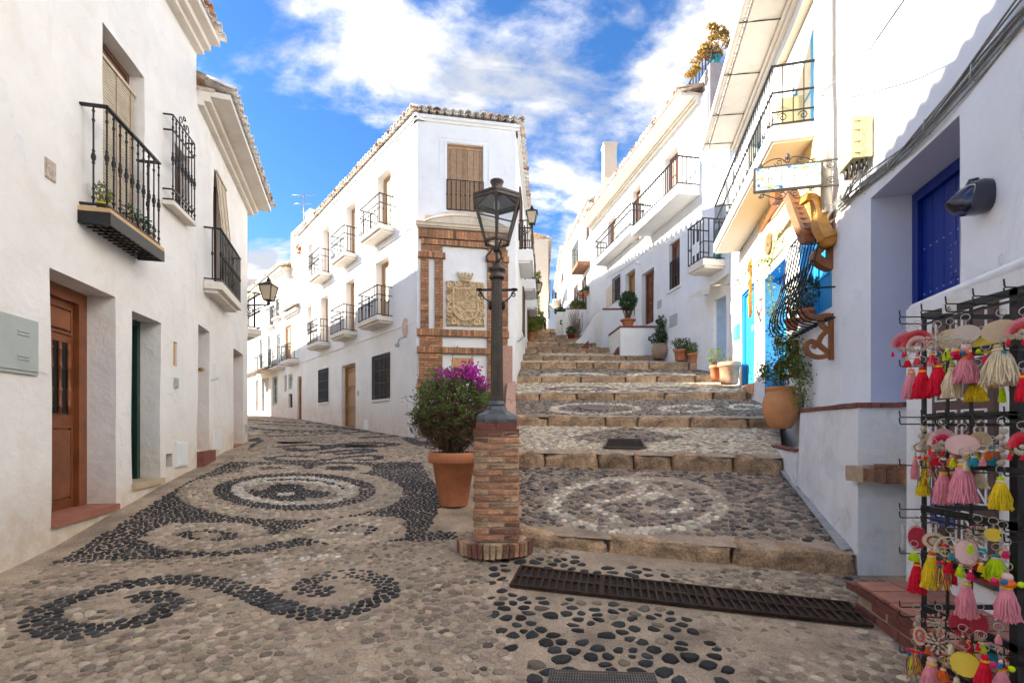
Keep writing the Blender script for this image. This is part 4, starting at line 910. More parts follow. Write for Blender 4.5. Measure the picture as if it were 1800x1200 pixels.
# pediment: curved steps of plaster over a straight cornice
uL, uR = FB.u(736), FB.u(893)
zc = FB.z(815, 405); zt = FB.z(815, 375); q = MB(); n = 24
for k, (dd, f) in enumerate(((.07, 1), (.14, .86), (.21, .70), (.28, .52))):
    pts = [FB.pt(uL+.08+.03*k, 0, zc+.05)]
    for i in range(n+1):
        t = i/n; u = uL+.08+.03*k+(uR-uL-.1-.06*k)*t; pts.append(FB.pt(u, 0, zc+.07+(zt-zc-.07)*f*math.sin(math.pi*t)**.75))
    pts.append(FB.pt(uR-.02-.03*k, 0, zc+.05)); q.prism(pts, FB.n*dd)
for f, dd in ((1, .075), (.86, .145), (.70, .215), (.52, .285)):
    k = {1:0,.86:1,.70:2,.52:3}[f]; q.tube([FB.pt(uL+.08+.03*k+(uR-uL-.1-.06*k)*i/n, dd, zc+.07+(zt-zc-.07)*f*math.sin(math.pi*i/n)**.75) for i in range(n+1)], .026, 6)
obj('pediment', q, TRIM_S, corner)
q = MB(); FB.box(q, uL-.06, uR+.06, 0, .24, zc-.02, zc+.06); FB.box(q, uL-.02, uR+.02, 0, .19, zc-.05, zc-.02); FB.box(q, uL+.18, uL+.42, 0, .10, zc+.12, zc+.30); obj('pediment_cornice', q, TRIM_S, corner)
q = MB(); FB.box(q, uL-.08, uR+.08, 0, .26, zc+.06, zc+.075); obj('pediment_tiles', q, TERRA_P, corner)
def brickwork(name, W, u0, u1, z0, z1, d, upright=False, step=None):
    b = MB(); k = MB(); W.box(k, u0+.004, u1-.004, 0, d-.012, z0, z1)
    if upright:
        n = max(1, round((u1-u0)/.075)); 
        for i in range(n): a = u0+(u1-u0)*i/n; dz = random.uniform(-.006,.006); W.box(b, a+.006, a+(u1-u0)/n-.006, 0, d+random.uniform(-.006,.006), z0+.01+dz, z1-.01+dz)
    else:
        h = .072; m = max(1, round((z1-z0)/h)); h = (z1-z0)/m
        for j in range(m):
            u = u0-(.13 if j % 2 else 0); 
            while u < u1-.02:
                a, c = max(u, u0)+.005, min(u+.26, u1)-.005
                if c-a > .03: W.box(b, a, c, 0, d+random.uniform(-.008,.006), z0+h*j+.010, z0+h*(j+1)-.010)
                u += .27
    p = obj(name, b, BRICK_C, corner, kind='stuff'); nb = len(b.v)//8; cl = np.repeat(vary((.41,.20,.10), nb, .22, .05), 8, axis=0); at = p.data.attributes.new('Col', 'FLOAT_COLOR', 'POINT'); at.data.foreach_set('color', np.concatenate([cl, np.ones((len(cl), 1))], 1).astype(np.float32).reshape(-1)); obj('joint', k, JOINT_D, p); return p
zz = lambda py: FB.z(790, py)
u = lambda px: FB.u(px)
brickwork('brick_frieze', FB, u(736), u(893), zz(423), zz(408), .14, True); brickwork('brick_frieze', FB, u(740), u(889), zz(434), zz(424), .11, True)
for (a, b) in ((740, 778), (858, 892)):
    L = (a == 740)
    brickwork('brick_pilaster', FB, u(a), u(b), zz(447), zz(434), .07)
    brickwork('brick_capital', FB, u(a-5), u(b+5) if L else u(b+2), zz(457), zz(447), .12, True)
    if L: brickwork('brick_strip', FB, u(739), u(754), zz(580), zz(457), .06); brickwork('brick_strip', FB, u(764), u(779), zz(580), zz(457), .06)
    else: brickwork('brick_strip', FB, u(856), u(893), zz(580), zz(457), .06)
    brickwork('brick_pilaster', FB, u(a-2), u(b), zz(611), zz(592), .07)
brickwork('brick_band', FB, u(733), u(894), zz(592), zz(580), .12, True); brickwork('brick_band', FB, u(733), u(894), zz(622), zz(611), .12, True)
brickwork('brick_pilaster', FB, u(736), u(778), zz(667), zz(622), .07); brickwork('brick_base', FB, u(733), u(781), zz(676), zz(667), .12, True); brickwork('brick_base', FB, u(731), u(783), zz(683), zz(676), .15, True)
brickwork('brick_pilaster', FB, u(856), u(879), zz(740), zz(622), .07)
obj('plaster_bracket', slab(FB, u(735), u(777), 0, .10, zz(692), zz(684)), P_TRIM, corner)
q = MB(); FB.box(q, u(879.5), u(897.5), 0, .30, -.6, zz(608)); obj('granite_plinth', q, PINKST, corner)
obj('low_niche', slab(FB, u(795), u(832), 0, .02, zz(665), zz(628)), mat('niche_ochre', (.60,.33,.13), .7), corner)
# carved coat of arms
def relief():
    u0, u1, z0, z1 = u(784.5), u(851), zz(573), zz(494); nx, nz = 150, 175; W_, H_ = u1-u0, z1-z0
    X, Z = np.meshgrid(np.linspace(0, 1, nx), np.linspace(0, 1, nz)); n1 = np.array([[mnoise.noise(Vector((a*7, b*8, 0))) for a in X[0]] for b in Z[:, 0]]); n2 = np.array([[mnoise.noise(Vector((a*22, b*25, 4))) for a in X[0]] for b in Z[:, 0]])
    H = .035+.02*np.sin(n1*16)+.010*n2                                     # scrolled leafwork of the border
    for (cx, cz, s) in ((.08,.9,1),(.92,.9,-1),(.07,.62,1),(.93,.62,-1),(.08,.36,-1),(.92,.36,1),(.2,.1,1),(.8,.1,-1),(.5,.06,1),(.3,.95,-1),(.7,.95,1)):
        r = np.hypot((X-cx), (Z-cz)*1.18); t = np.arctan2(Z-cz, (X-cx)*s); w = np.cos(t-r*55); H = np.where(r < .095, .045+.018*w*(r > .02), H)
    cx = np.abs(X-.5); low = np.where(Z > .42, .345, .345*np.sqrt(np.clip(1-((.42-Z)/.31)**2, 0, 1))); ins = (cx < low) & (Z < .86) & (Z > .11)
    rim = ins & ~((cx < low-.045) & (Z < .82) & (Z > .155)); H[ins] = .030; H[rim] = .066
    fld = ins & ~rim
    def line(x0, zz0, x1, zz1, w=.010, v=.056):
        vx, vz = x1-x0, zz1-zz0; t = np.clip(((X-x0)*vx+(Z-zz0)*vz)/(vx*vx+vz*vz), 0, 1); dd = np.hypot(X-x0-t*vx, Z-zz0-t*vz); H[fld & (dd < w)] = v
    line(.19,.58,.81,.58); line(.5,.32,.5,.86); line(.5,.34,.28,.18); line(.5,.34,.72,.18); line(.5,.38,.81,.62,.007); line(.52,.40,.80,.40,.007)
    line(.52,.60,.80,.84); line(.52,.84,.80,.60); line(.36,.58,.38,.44,.009); line(.38,.44,.5,.36,.009)
    for i in range(5): line(.27+.04*i, .64, .27+.04*i, .79, .011, .054)
    for (a, b, c, e) in ((.245,.62,.455,.62),(.245,.81,.455,.81),(.245,.62,.245,.81),(.455,.62,.455,.81)): line(a, b, c, e, .008)
    for i in range(4): line(.60+.035*i, .78, .60+.035*i, .84, .009, .05); line(.60+.035*i, .60, .60+.035*i, .66, .009, .05)
    def blob(x, z, rx, rz, v=.062): q = ((X-x)/rx)**2+((Z-z)/rz)**2; H[fld & (q < 1)] = np.maximum(H, .03+(v-.03)*np.sqrt(np.clip(1-q, 0, 1)))[fld & (q < 1)]
    for x, z, a, b in ((.27,.50,.045,.05),(.33,.50,.03,.06),(.30,.53,.06,.02),(.63,.49,.07,.025),(.69,.52,.025,.03),(.59,.46,.012,.03),(.67,.46,.012,.03),(.56,.52,.03,.012),(.66,.28,.05,.03),(.72,.31,.05,.02),(.60,.32,.05,.018),(.67,.24,.02,.035),(.47,.25,.018,.014),(.53,.25,.018,.014),(.47,.21,.018,.014),(.53,.21,.018,.014),(.5,.17,.018,.014),(.56,.72,.015,.015),(.56,.68,.015,.015),(.78,.74,.015,.015),(.78,.69,.015,.015),(.33,.33,.04,.035),(.29,.38,.03,.015),(.25,.66,.01,.01)): blob(x, z, a, b)
    edge = np.minimum(np.minimum(X, 1-X), np.minimum(Z, 1-Z)); H = np.where(edge < .006, -.01, H)
    ex = .018*np.sin(Z*31)*(np.abs(X-.5) > .49)
    vs = [FB.pt(u0+W_*(X[j, i]+ex[j, i]*.6), .03+H[j, i]*1.25, z0+H_*Z[j, i]) for j in range(nz) for i in range(nx)]
    fs = [(j*nx+i, j*nx+i+1, (j+1)*nx+i+1, (j+1)*nx+i) for j in range(nz-1) for i in range(nx-1)]
    mb = MB().add(vs, fs, False); t = thing('coat_of_arms', 'carved sandstone coat of arms with a crown, framed by brick pilasters', 'coat of arms', FB.pt((u0+u1)/2, 0, z0))
    obj('shield_panel', mb, CARVED, t)
    c = MB(); uc = (u0+u1)/2; zb = zz(495)
    c.add([FB.pt(uc+a, b, zb+z) for a, b, z in ((-.12,0,0),(.12,0,0),(.12,.09,0),(-.12,.09,0),(-.20,0,.17),(.20,0,.17),(.20,.12,.17),(-.20,.12,.17))], [(0,1,2,3),(4,7,6,5),(3,2,6,7),(0,3,7,4),(1,5,6,2)])
    c.tube([FB.pt(uc-.13,.10,zb+.02), FB.pt(uc+.13,.10,zb+.02)], .018, 6); c.tube([FB.pt(uc-.17,.11,zb+.09), FB.pt(uc+.17,.11,zb+.09)], .014, 6)
    for i in range(5):
        a = -.19+.095*i; c.ell(FB.pt(uc+a, .08, zb+.20+(.02 if i % 2 == 0 else .0)), (.035,.05,.045), 8, 6, jit=.3); c.tube([FB.pt(uc+a*.7,.105,zb+.04), FB.pt(uc+a*.95,.12,zb+.17)], .010, 5)
    obj('crown', c, CARVED, t)
relief()
# balconies on the stair side, with the lamp
for (y0, y1) in ((14.9, 16.5), (17.9, 19.3), (20.7, 22.2)):
    ua, ub = [(y-13.47)/FC.t.y for y in (y0, y1)]; balcony(FC, corner, ua, ub, .40, 5.05, 5.45, 6.35, .14, 'plain', m=P_CLEAN)
for (y0, y1, z0, z1) in ((15.2,16.2,5.5,7.5),(18.1,19.1,5.5,7.5),(17,17.9,3.4,4.9),(21,22,3.9,5.2)):
    ua, ub = [(y-13.47)/FC.t.y for y in (y0, y1)]; q = slab(FC, ua, ub, 0, .02, z0, z1); p = obj('window', q, GLASS_W, corner); obj('frame', frame_mb(FC, ua-.03, ub+.03, z0-.03, z1+.03, 0, .05, .06), WOOD_D, p)
q = MB(); p0 = FC.pt(1.0, .08, 1.9); q.tube([FC.pt(.4,.06,2.45), FC.pt(.5,.10,2.5), FC.pt(4,.10,3.3), FC.pt(4.1,.06,3.25)], .018, 6); 
t = thing('stair_handrail', 'thin iron handrail fixed to the corner house beside the lowest steps', 'handrail', FC.pt(2, 0, 1.9)); obj('rail', q, CABLE, t); q = MB()
for uu, z in ((.5,2.5),(2.2,2.89),(4,3.3)): q.tube([FC.pt(uu,0,z-.05), FC.pt(uu,.10,z)], .012, 5)
obj('bracket', q, CABLE, t)
q = MB(); q.ell(FA.pt(.62,.04,2.75),(.09,.05,.28),10,8); t = thing('junction_box', 'slim pink conduit cover and bracket on the wall near the corner', 'conduit', FA.pt(.62,0,2.4)); obj('cover', q, mat('pink_paint', (.60,.42,.36), .7), t)
q = MB(); q.tube([FA.pt(.62,.05,2.5), FA.pt(.62,.22,2.42), FA.pt(.66,.24,2.3)], .02, 6); q.box(FA.pt(.66,.26,2.25), (.10,.12,.08)); obj('bracket', q, CABLE, t)
wallbox('hatch', 'white cover low on the corner house between its door and the corner', 'hatch', FA, 640, 737, 648, 755, .015, P_CLEAN)
wallbox('bell_plate', 'small grey bell plate just right of the oak street door', 'bell plate', FA, 628, 687, 631, 695, .02, GREYST)
# retaining wall under the left edge of the steps
ret = MB(); pts = [(-.02, 5.2, -.95), (-.02, 7.42, -.35), (-.02, 9.65, .24), (-.02, 11.9, .85), (-.0, 13.3, 1.25)]
for (a, b) in zip(pts, pts[1:]): ret.add([(a[0]-.12,a[1],-1.4),(b[0]-.12,b[1],-1.4),(b[0]-.12,b[1],b[2]),(a[0]-.12,a[1],a[2]),(a[0]+.10,a[1],-1.4),(b[0]+.10,b[1],-1.4),(b[0]+.10,b[1],b[2]),(a[0]+.10,a[1],a[2])], [(0,1,2,3),(3,2,6,7),(4,7,6,5),(0,3,7,4),(1,5,6,2)])
t = obj('low_wall', ret, PINKST); tag(t, 'sloping pink granite edge wall along the left of the steps behind the lamp pillar', 'wall')

# wall lanterns
def lantern(p, name_label, out, up=.0, s=1.0, group='wall lanterns on iron brackets', arm=1.0):
    """four-sided tapering street lantern on a scrolled bracket; p = wall point, out = unit vector to the lane"""
    p = Vector(p); out = Vector(out); side = Vector((-out.y, out.x, 0)); t = thing('wall_lantern', name_label, 'street lamp', p, group)
    L = .62*s*arm; b = MB(); b.bar(p, p+out*L, .03*s); b.tube(spiral(p+out*.17*s-ZV*.11*s, out, ZV, .10*s, 1.6, math.pi/2), .011*s, 6); b.tube([p-ZV*.30*s, p-ZV*.24*s+out*.1*s, p-ZV*.10*s+out*.32*s, p-ZV*.02*s+out*.55*s*arm], .011*s, 6); b.box(p-ZV*.12*s+out*.01, (.05*s,.05*s,.5*s), frame3(out)); obj('bracket', b, IRON, t)
    c = p+out*L+ZV*.05*s; R = frame3(out)
    def ring(w, z): return [c+R@Vector((x*w, y*w, 0))+ZV*z for x, y in ((-1,-1),(1,-1),(1,1),(-1,1))]
    lo, hi, tp = ring(.085*s, .06*s), ring(.155*s, .40*s), ring(.05*s, .50*s)
    f = MB()
    for i in range(4):
        f.bar(lo[i], hi[i], .018*s); f.bar(lo[i], lo[(i+1)%4], .018*s); f.bar(hi[i], hi[(i+1)%4], .022*s)
    f.lathe(c, [(.02*s,-.05*s),(.05*s,-.02*s),(.03*s,.02*s),(.09*s,.05*s),(.09*s,.06*s)], 8); obj('lantern_frame', f, IRON, t)
    r = MB(); hh = ring(.18*s, .40*s); r.add(hh+tp, [(0,1,5,4),(1,2,6,5),(2,3,7,6),(3,0,4,7),(4,5,6,7),(3,2,1,0)]); r.lathe(c+ZV*.5*s, [(.05*s,0),(.055*s,.05*s),(.035*s,.06*s),(.02*s,.12*s)], 8); obj('lantern_roof', r, IRON, t)
    gl_ = MB(); l2, h2 = ring(.080*s, .065*s), ring(.148*s, .39*s)
    for i in range(4): gl_.quad(l2[i], l2[(i+1)%4], h2[(i+1)%4], h2[i])
    obj('glass', gl_, AMBER, t)
lantern((-6.75, 12.15, 3.05), 'black wall lantern with amber glass at the end of the left row of houses', Vector((.98,-.05,0)).normalized(), s=1.05)
pc = FC.pt(1.1, .03, 5.98); lantern(pc, 'black wall lantern on the first balcony corner of the corner house above the steps', FC.n, s=1.0, arm=.62)
pc = FC.pt(9.3, .02, 6.2); lantern(pc, 'smaller-looking black wall lantern further up the stepped street', FC.n, s=1.1, arm=.62)

# ================================================================ RIGHT SIDE
def rx(y): return 2.8+.233*y
def unp(px, py, y): return Vector(((px-CX)/F*y, y, (HY-py)/F*y))
R2 = Wall((rx(6.3), 6.3), (rx(12.9), 12.9)); R1 = Wall((rx(-5)-.0, -5), (rx(6.3)-.0, 6.3))
def uy(W, y): return (y-W.P.y)/W.t.y
def reveal(W, house, u0, u1, z0, z1, dep, m, name='reveal', e=.006):
    q = MB(); q.quad(W.pt(u0+e,.003,z0), W.pt(u0+e,.003,z1-e), W.pt(u0+e,-dep,z1-e), W.pt(u0+e,-dep,z0)); q.quad(W.pt(u1-e,.003,z0), W.pt(u1-e,-dep,z0), W.pt(u1-e,-dep,z1-e), W.pt(u1-e,.003,z1-e)); q.quad(W.pt(u0+e,.003,z1-e), W.pt(u1-e,.003,z1-e), W.pt(u1-e,-dep,z1-e), W.pt(u0+e,-dep,z1-e))
    return obj(name, q, m, house)
houseB = thing('house', 'white house with long balcony, ochre wall patch and sky-blue doors beside the big clay jar', 'house', R2.pt(3, 0, .3))
og = (uy(R2,6.52), uy(R2,7.75), 1.62, 2.98, .30); o2 = (uy(R2,8.40), uy(R2,9.66), .22, 2.95, .40); o1 = (uy(R2,10.45), uy(R2,11.55), .95, 3.14, .14)
w1 = (uy(R2,7.15), uy(R2,8.85), 4.48, 6.65, .35); w2 = (uy(R2,9.9), uy(R2,11.0), 4.48, 6.4, .30)
wallp(houseB, R2, 0, R2.len, -.8, 6.95, [og, o2, o1, w1, w2], P_CLEAN, step=.4, back=5)
reveal(R2, houseB, *o2[:5], P_SKY); reveal(R2, houseB, *o1[:5], P_SKY); reveal(R2, houseB, *og[:5], P_SKY); reveal(R2, houseB, *w1[:5], P_PEACH); reveal(R2, houseB, *w2[:5], P_PEACH)
door(R2, houseB, *o2[:4], .34, BLUE_L, panels=(), planks=5, fw=.06, handle=False); door(R2, houseB, *o1[:4], .10, BLUE_L, panels=(), planks=5, fw=.05, handle=False)
q = MB(); R2.box(q, o1[0]+.35, o1[0]+.48, -.088, -.06, 2.15, 2.28); obj('letter_plate', q, mat('mint_tile', (.35,.6,.5), .4), houseB)
window(R2, houseB, *og[:4], .26, BLUE_L, BLUE_L, rows=2); window(R2, houseB, *w1[:4], .3, BLUE_L, CURTAIN, rows=2); window(R2, houseB, *w2[:4], .26, BLUE_L, GLASS_W, rows=2)
blind(R2, houseB, w1[0]+.05, w1[1]-.02, 5.1, 6.55, -.16, WHITE_P, .05, tilt=.35)
obj('doorstep', slab(R2, o1[0], o1[1], -.2, .06, .72, .95), TERRA_P, houseB)
obj('painted_wall', slab(R2, uy(R2,6.72), uy(R2,10.05), 0, .022, 3.14, 4.24), P_OCHRE, houseB, label='ochre yellow patch of wall under the long balcony')
q = MB(); bu0, bu1 = uy(R2,7.10), uy(R2,11.75); R2.box(q, bu0, bu1, 0, .60, 4.27, 4.48)
bal = obj('balcony', q, P_CLEAN, houseB); obj('soffit', slab(R2, bu0+.03, bu1-.03, .02, .56, 4.235, 4.267), P_PEACH, bal)
railing(R2, bal, bu0+.03, bu1-.03, .57, 4.48, 5.40, .135, 'thin', mid=5.0, th=.024)
q = MB(); 
for k, uu in enumerate((bu0+.03,)):
    for dd in (.15, .43): q.tube(spiral(R2.pt(uu, dd, 4.62), R2.n, ZV, .07, 1.3), .007, 5)
    q.obox(R2.pt(uu-.01, 0, 4.70), R2.t*.02, R2.n*.57, Vector((0,0,.016)))
for i in range(16): q.tube(spiral(R2.pt(bu0+.2+.28*i, .57, 4.605), R2.t, ZV, .06, 1.2), .006, 4)
obj('scroll', q, IRON, bal)
# eave, gutter, iron stays
eave(R2, houseB, uy(R2,5.9), uy(R2,12.1), 6.86, over=.70, soffit=.66, back=2.6, mix=.7, cornice=((0,.08,.0),(0,.14,.0)))
q = MB(); n = 9
for yy in (5.6, 12.15):
    pass
gv = []; 
for yy in (5.6, 12.15):
    for k in range(n): a = math.pi+math.pi*k/(n-1); gv.append(R2.pt(uy(R2,yy), .76+.075*math.cos(a), 7.10+.075*math.sin(a)))
for yy in (5.6, 12.15):
    for k in range(n): a = math.pi+math.pi*k/(n-1); gv.append(R2.pt(uy(R2,yy), .76+.068*math.cos(a), 7.10+.068*math.sin(a)))
q.add(gv, [(k, k+1, n+k+1, n+k) for k in range(n-1)]+[(2*n+k, 3*n+k, 3*n+k+1, 2*n+k+1) for k in range(n-1)], True); obj('gutter', q, P_TRIM, houseB)
for yy in (7.0, 8.2, 9.45, 10.7, 11.8): q = MB(); q.bar(R2.pt(uy(R2,yy), .02, 6.93), R2.pt(uy(R2,yy), .80, 6.995), .014); q.tube([R2.pt(uy(R2,yy), .62,7.06), R2.pt(uy(R2,yy), .70, 7.0), R2.pt(uy(R2,yy), .85,7.10)], .006, 4); obj('gutter_stay', q, IRON, houseB)
q = MB(); uu = uy(R2, 6.42); q.tube([R2.pt(uu,.11,7.0), R2.pt(uu,.11,2.85)], .068, 12)
for z in (3.4, 4.9, 6.2): q.tube([R2.pt(uu,.11,z), R2.pt(uu,.11,z+.05)], .078, 12)
t = thing('downpipe', 'thick white drainpipe running down the wall just left of the cream junction box', 'drainpipe', R2.pt(uu,.1,2.85)); obj('pipe', q, mat('cream_pipe', (.56,.52,.44), .5, .2, 4), t)
q = MB(); uu = uy(R2, 12.3); q.tube([R2.pt(uu,.76,7.0), R2.pt(uu,.55,6.7), R2.pt(uu,.22,6.2), R2.pt(uu,.15,5.6), R2.pt(uu,.15,4.6)], .06, 8)
t = thing('downpipe', 'grey drainpipe bending down at the far end of the long gutter', 'drainpipe', R2.pt(uu,.1,4.6)); obj('pipe', q, GREY_P, t)
# air conditioner on the balcony
t = thing('air_conditioner', 'cream air conditioning unit standing on the long balcony by its near end', 'air conditioner', R2.pt(uy(R2,7.6), .25, 4.5)); obj('casing', slab(R2, uy(R2,7.35), uy(R2,8.0), .08, .38, 4.52, 5.05), CREAM_P, t); q = MB()
q.lathe(R2.pt(uy(R2,7.68), .38, 4.78), [(.20,0),(.20,.012),(.17,.02),(.03,.02)], 20, axis=R2.n); obj('fan_grille', q, GREY_P, t)
# bulging window grille
gp = [(.06,2.98),(.12,2.88),(.17,2.62),(.22,2.36),(.28,2.1),(.36,1.88),(.41,1.70),(.40,1.56),(.32,1.46),(.18,1.42),(.02,1.45)]
gs = smoothl(gp, 4); q = MB()
for z, d in ((2.93,.10),(1.86,.365),(1.455,.10)): q.tube([R2.pt(og[0]-.10,0,z), R2.pt(og[0]-.10,d,z), R2.pt(og[1]+.10,d,z), R2.pt(og[1]+.10,0,z)], .013, 5)
gr = obj('window_grille', q, IRON, houseB, label='black iron window grille bulging out low down')
me = None; n = 11
for i in range(n):
    uu = og[0]-.09+(og[1]-og[0]+.18)*i/(n-1); b = MB(); b.tube([R2.pt(uu, a, c) for a, c in gs], .0105, 5); obj('bar', b, IRON, gr)
q = MB()
for i in range(n-1):
    a = og[0]-.09+(og[1]-og[0]+.18)*i/(n-1); w = (og[1]-og[0]+.18)/(n-1)
    q.tube([R2.pt(a,.265,2.13), R2.pt(a+w/2,.25,2.22), R2.pt(a+w,.225,2.30)], .007, 4); q.tube([R2.pt(a,.225,2.30), R2.pt(a+w/2,.25,2.22), R2.pt(a+w,.265,2.13)], .007, 4)
obj('twisted_band', q, IRON, gr)
def ribbon(mb, pts, wd, N, th):
    """flat board cut along a curve: pts 3D, widths, N = board normal, th = thickness"""
    pts = [Vector(p) for p in pts]; L, R_ = [], []
    for i, p in enumerate(pts):
        t = (pts[min(i+1, len(pts)-1)]-pts[max(i-1, 0)]).normalized(); s = t.cross(N).normalized(); w = wd[i] if hasattr(wd, '__len__') else wd; L.append(p+s*w/2); R_.append(p-s*w/2)
    n = len(pts); vs = [v+N*th/2 for v in L+R_]+[v-N*th/2 for v in L+R_]
    fs = [(i, i+1, n+i+1, n+i) for i in range(n-1)]+[(2*n+i, 3*n+i, 3*n+i+1, 2*n+i+1) for i in range(n-1)]+[(i, 2*n+i, 2*n+i+1, i+1) for i in range(n-1)]+[(n+i, n+i+1, 3*n+i+1, 3*n+i) for i in range(n-1)]+[(0, n, 3*n, 2*n), (n-1, 3*n-1, 4*n-1, 2*n-1)]
    mb.add(vs, fs)
def s_bracket(yy, label, ztop, s=1.0):
    uu = uy(R2, yy); T = R2.t; P = lambda d, z: R2.pt(uu, d*s, ztop+z*s)
    t = thing('carved_bracket', label, 'carved bracket', P(0, -.5)); q = MB()
    q.obox(R2.pt(uu-.03, 0, ztop-.62*s), T*.06, R2.n*.05, Vector((0,0,.62*s))); ribbon(q, smoothl([P(.04,-.02), P(.16,-.03), P(.27,-.06), P(.33,-.02), P(.29,.03)], 5), .06, T, .045)
    ribbon(q, smoothl([P(.14,-.04), P(.14,-.14), P(.08,-.22), P(.14,-.30), P(.17,-.40), P(.08,-.50), P(.02,-.58)], 5), .06, T, .045)
    ribbon(q, smoothl([P(.05,-.56), P(.18,-.58), P(.29,-.53), P(.33,-.43), P(.27,-.36), P(.21,-.40), P(.24,-.45)], 5), [.075,.075]+[.07]*29, T, .045) if False else ribbon(q, smoothl([P(.05,-.56), P(.18,-.58), P(.29,-.53), P(.33,-.43), P(.27,-.36), P(.21,-.40), P(.24,-.45)], 5), .062, T, .045)
    obj('scroll_board', q, WOOD_C, t)
s_bracket(6.50, 'nearest carved wooden scroll bracket under the bulging window grille', 1.52)
s_bracket(7.80, 'farther carved wooden scroll bracket under the grille, half behind the creeper', 1.40)
# carved woods above the window
T = R2.t
t = thing('carved_wood', 'long reddish carved wooden beam hanging slanted under the tile sign', 'wood carving', unp(1425,425,6.9)); q = MB()
a, b = unp(1388,338,7.0), unp(1424,428,6.75); ribbon(q, [a, a.lerp(b,.5), b], [.20,.24,.25], Vector((.25,-.95,.1)).normalized(), .10)
for i in range(7): c = a.lerp(b, .25+.1*i); q.box(c+Vector((-.02,-.06,0)), (.16,.012,.008))
obj('beam', q, WOOD_C, t)
t = thing('carved_wood', 'yellow wooden arm with a rounded knob end hanging beside the slanted beam', 'wood carving', unp(1452,425,6.4)); q = MB()
pts = smoothl([unp(1412,350,6.6), unp(1428,352,6.55), unp(1438,375,6.5), unp(1443,400,6.45), unp(1455,418,6.4)], 5); ribbon(q, pts, [.10+.09*i/(len(pts)-1) for i in range(len(pts))], Vector((.1,-1,.05)).normalized(), .13)
q.lathe(unp(1455,419,6.45), [(.105,-.07),(.115,-.05),(.115,.05),(.09,.075),(.03,.08)], 14, axis=Vector((-.1,-1,0))); obj('arm', q, WOOD_Y, t)
t = thing('carved_wood', 'dark reddish wooden rest on the wall behind the yellow arm', 'wood carving', R2.pt(uy(R2,6.5),0,2.2)); q = MB(); P = lambda d, z: R2.pt(uy(R2,6.55), d, z)
ribbon(q, smoothl([P(.03,3.0), P(.10,2.75), P(.08,2.5), P(.20,2.33), P(.12,2.22), P(.02,2.16)], 5), .10, T, .16); q.obox(R2.pt(uy(R2,6.48), 0, 2.12), T*.14, R2.n*.05, Vector((0,0,.85))); obj('board', q, WOOD_C, t)
t = thing('carved_wood', 'brown tapered wooden beam slanting down left under the tile sign', 'wood carving', unp(1340,405,8.3)); q = MB()
a, b = unp(1369,352,7.7), unp(1337,408,8.8); ribbon(q, [a, a.lerp(b,.4), b], [.16,.10,.03], Vector((.4,-.9,.1)).normalized(), .08); q.box(unp(1366,345,7.6), (.14,.14,.22)); q.tube([unp(1388,342,7.2), unp(1365,378,7.9), unp(1342,400,8.7)], .012, 5); obj('beam', q, WOOD_C, t)
t = thing('wicker_plate', 'round wicker plate hanging on the ochre wall', 'wicker plate', R2.pt(uy(R2,9.3),.03,3.3)); q = MB(); q.lathe(R2.pt(uy(R2,9.25),.025,3.5), [(.19,0),(.20,.03),(.18,.04),(.15,.02),(.02,.02)], 18, axis=R2.n); obj('plate', q, mat('wicker', (.20,.13,.06), .9, .5, 30), t)
t = thing('carved_wood', 'orange twisted wooden ornament of loops hanging between the two sky-blue doors', 'wood carving', R2.pt(uy(R2,10.15),.05,2.3)); q = MB(); P = lambda a, z: R2.pt(uy(R2,10.2)+a, .12+abs(a)*.3, z)
for s in (-1, 1): ribbon(q, smoothl([P(0,3.55), P(s*.10,3.42), P(s*.09,3.30), P(0,3.18), P(-s*.08,3.08), P(-s*.07,2.98), P(0,2.88)], 4), .035, R2.n, .04)
ribbon(q, smoothl([P(0,2.9), P(.08,2.7), P(.02,2.52), P(-.12,2.42), P(-.25,2.45), P(-.33,2.6), P(-.30,2.75)], 4), .085, R2.n, .05); ribbon(q, smoothl([P(-.12,2.42), P(-.2,2.32), P(-.36,2.3), P(-.36,2.7)], 4), .06, R2.n, .05); obj('carving', q, WOOD_Y, t)
# tile sign on its iron frame
t = thing('tile_sign', 'white ceramic tile sign with painted flowers hanging from a scrolled iron frame', 'sign', R2.pt(uy(R2,6.31), .5, 3.15))
sp = R2.pt(uy(R2,6.31), 0, 0); D = R2.n; s0, s1, z0, z1 = .20, 1.02, 3.16, 3.485; q = MB()
def SP(s, z, off=0): return sp+D*s+ZV*z-T*off
for (a, za, b, zb) in ((s0,z0,s1,z0),(s0,z1,s1,z1),(s0,z0,s0,z1),(s1,z0,s1,z1),(0,z1+.01,s0,z1+.005),(0,z0-.005,s0,z0)): q.bar(SP(a,za), SP(b,zb), .022)
for (a, z, r, sg, a0) in ((.09,z0+.07,.05,1,0),(.09,z1-.05,.05,-1,0),(.45,z1+.045,.05,1,0),(.72,z1+.045,.05,-1,0),(.62,z1+.07,.04,1,1),(.30,z1+.03,.03,1,0),(.94,z1+.03,.03,-1,0),(.52,z0-.06,.055,1,0),(.68,z0-.06,.055,-1,0),(.32,z0-.03,.035,1,0),(.93,z0-.05,.035,-1,0)): q.tube(spiral(SP(a,z), D, ZV, r, 1.4, a0, sg), .007, 5)
q.tube(smoothl([SP(.30,z1+.02), SP(.42,z1+.09), SP(.55,z1+.10), SP(.60,z1+.03)], 4), .008, 5); q.tube(smoothl([SP(.94,z1+.02), SP(.82,z1+.09), SP(.70,z1+.10), SP(.62,z1+.03)], 4), .008, 5); q.ell(SP(.61,z1+.12), (.03,.03,.045), 8, 6)
q.tube(smoothl([SP(.32,z0-.01), SP(.42,z0-.10), SP(.52,z0-.12), SP(.60,z0-.03), SP(.68,z0-.12), SP(.80,z0-.08), SP(.92,z0-.02)], 4), .007, 5); obj('iron_frame', q, IRON_G, t)
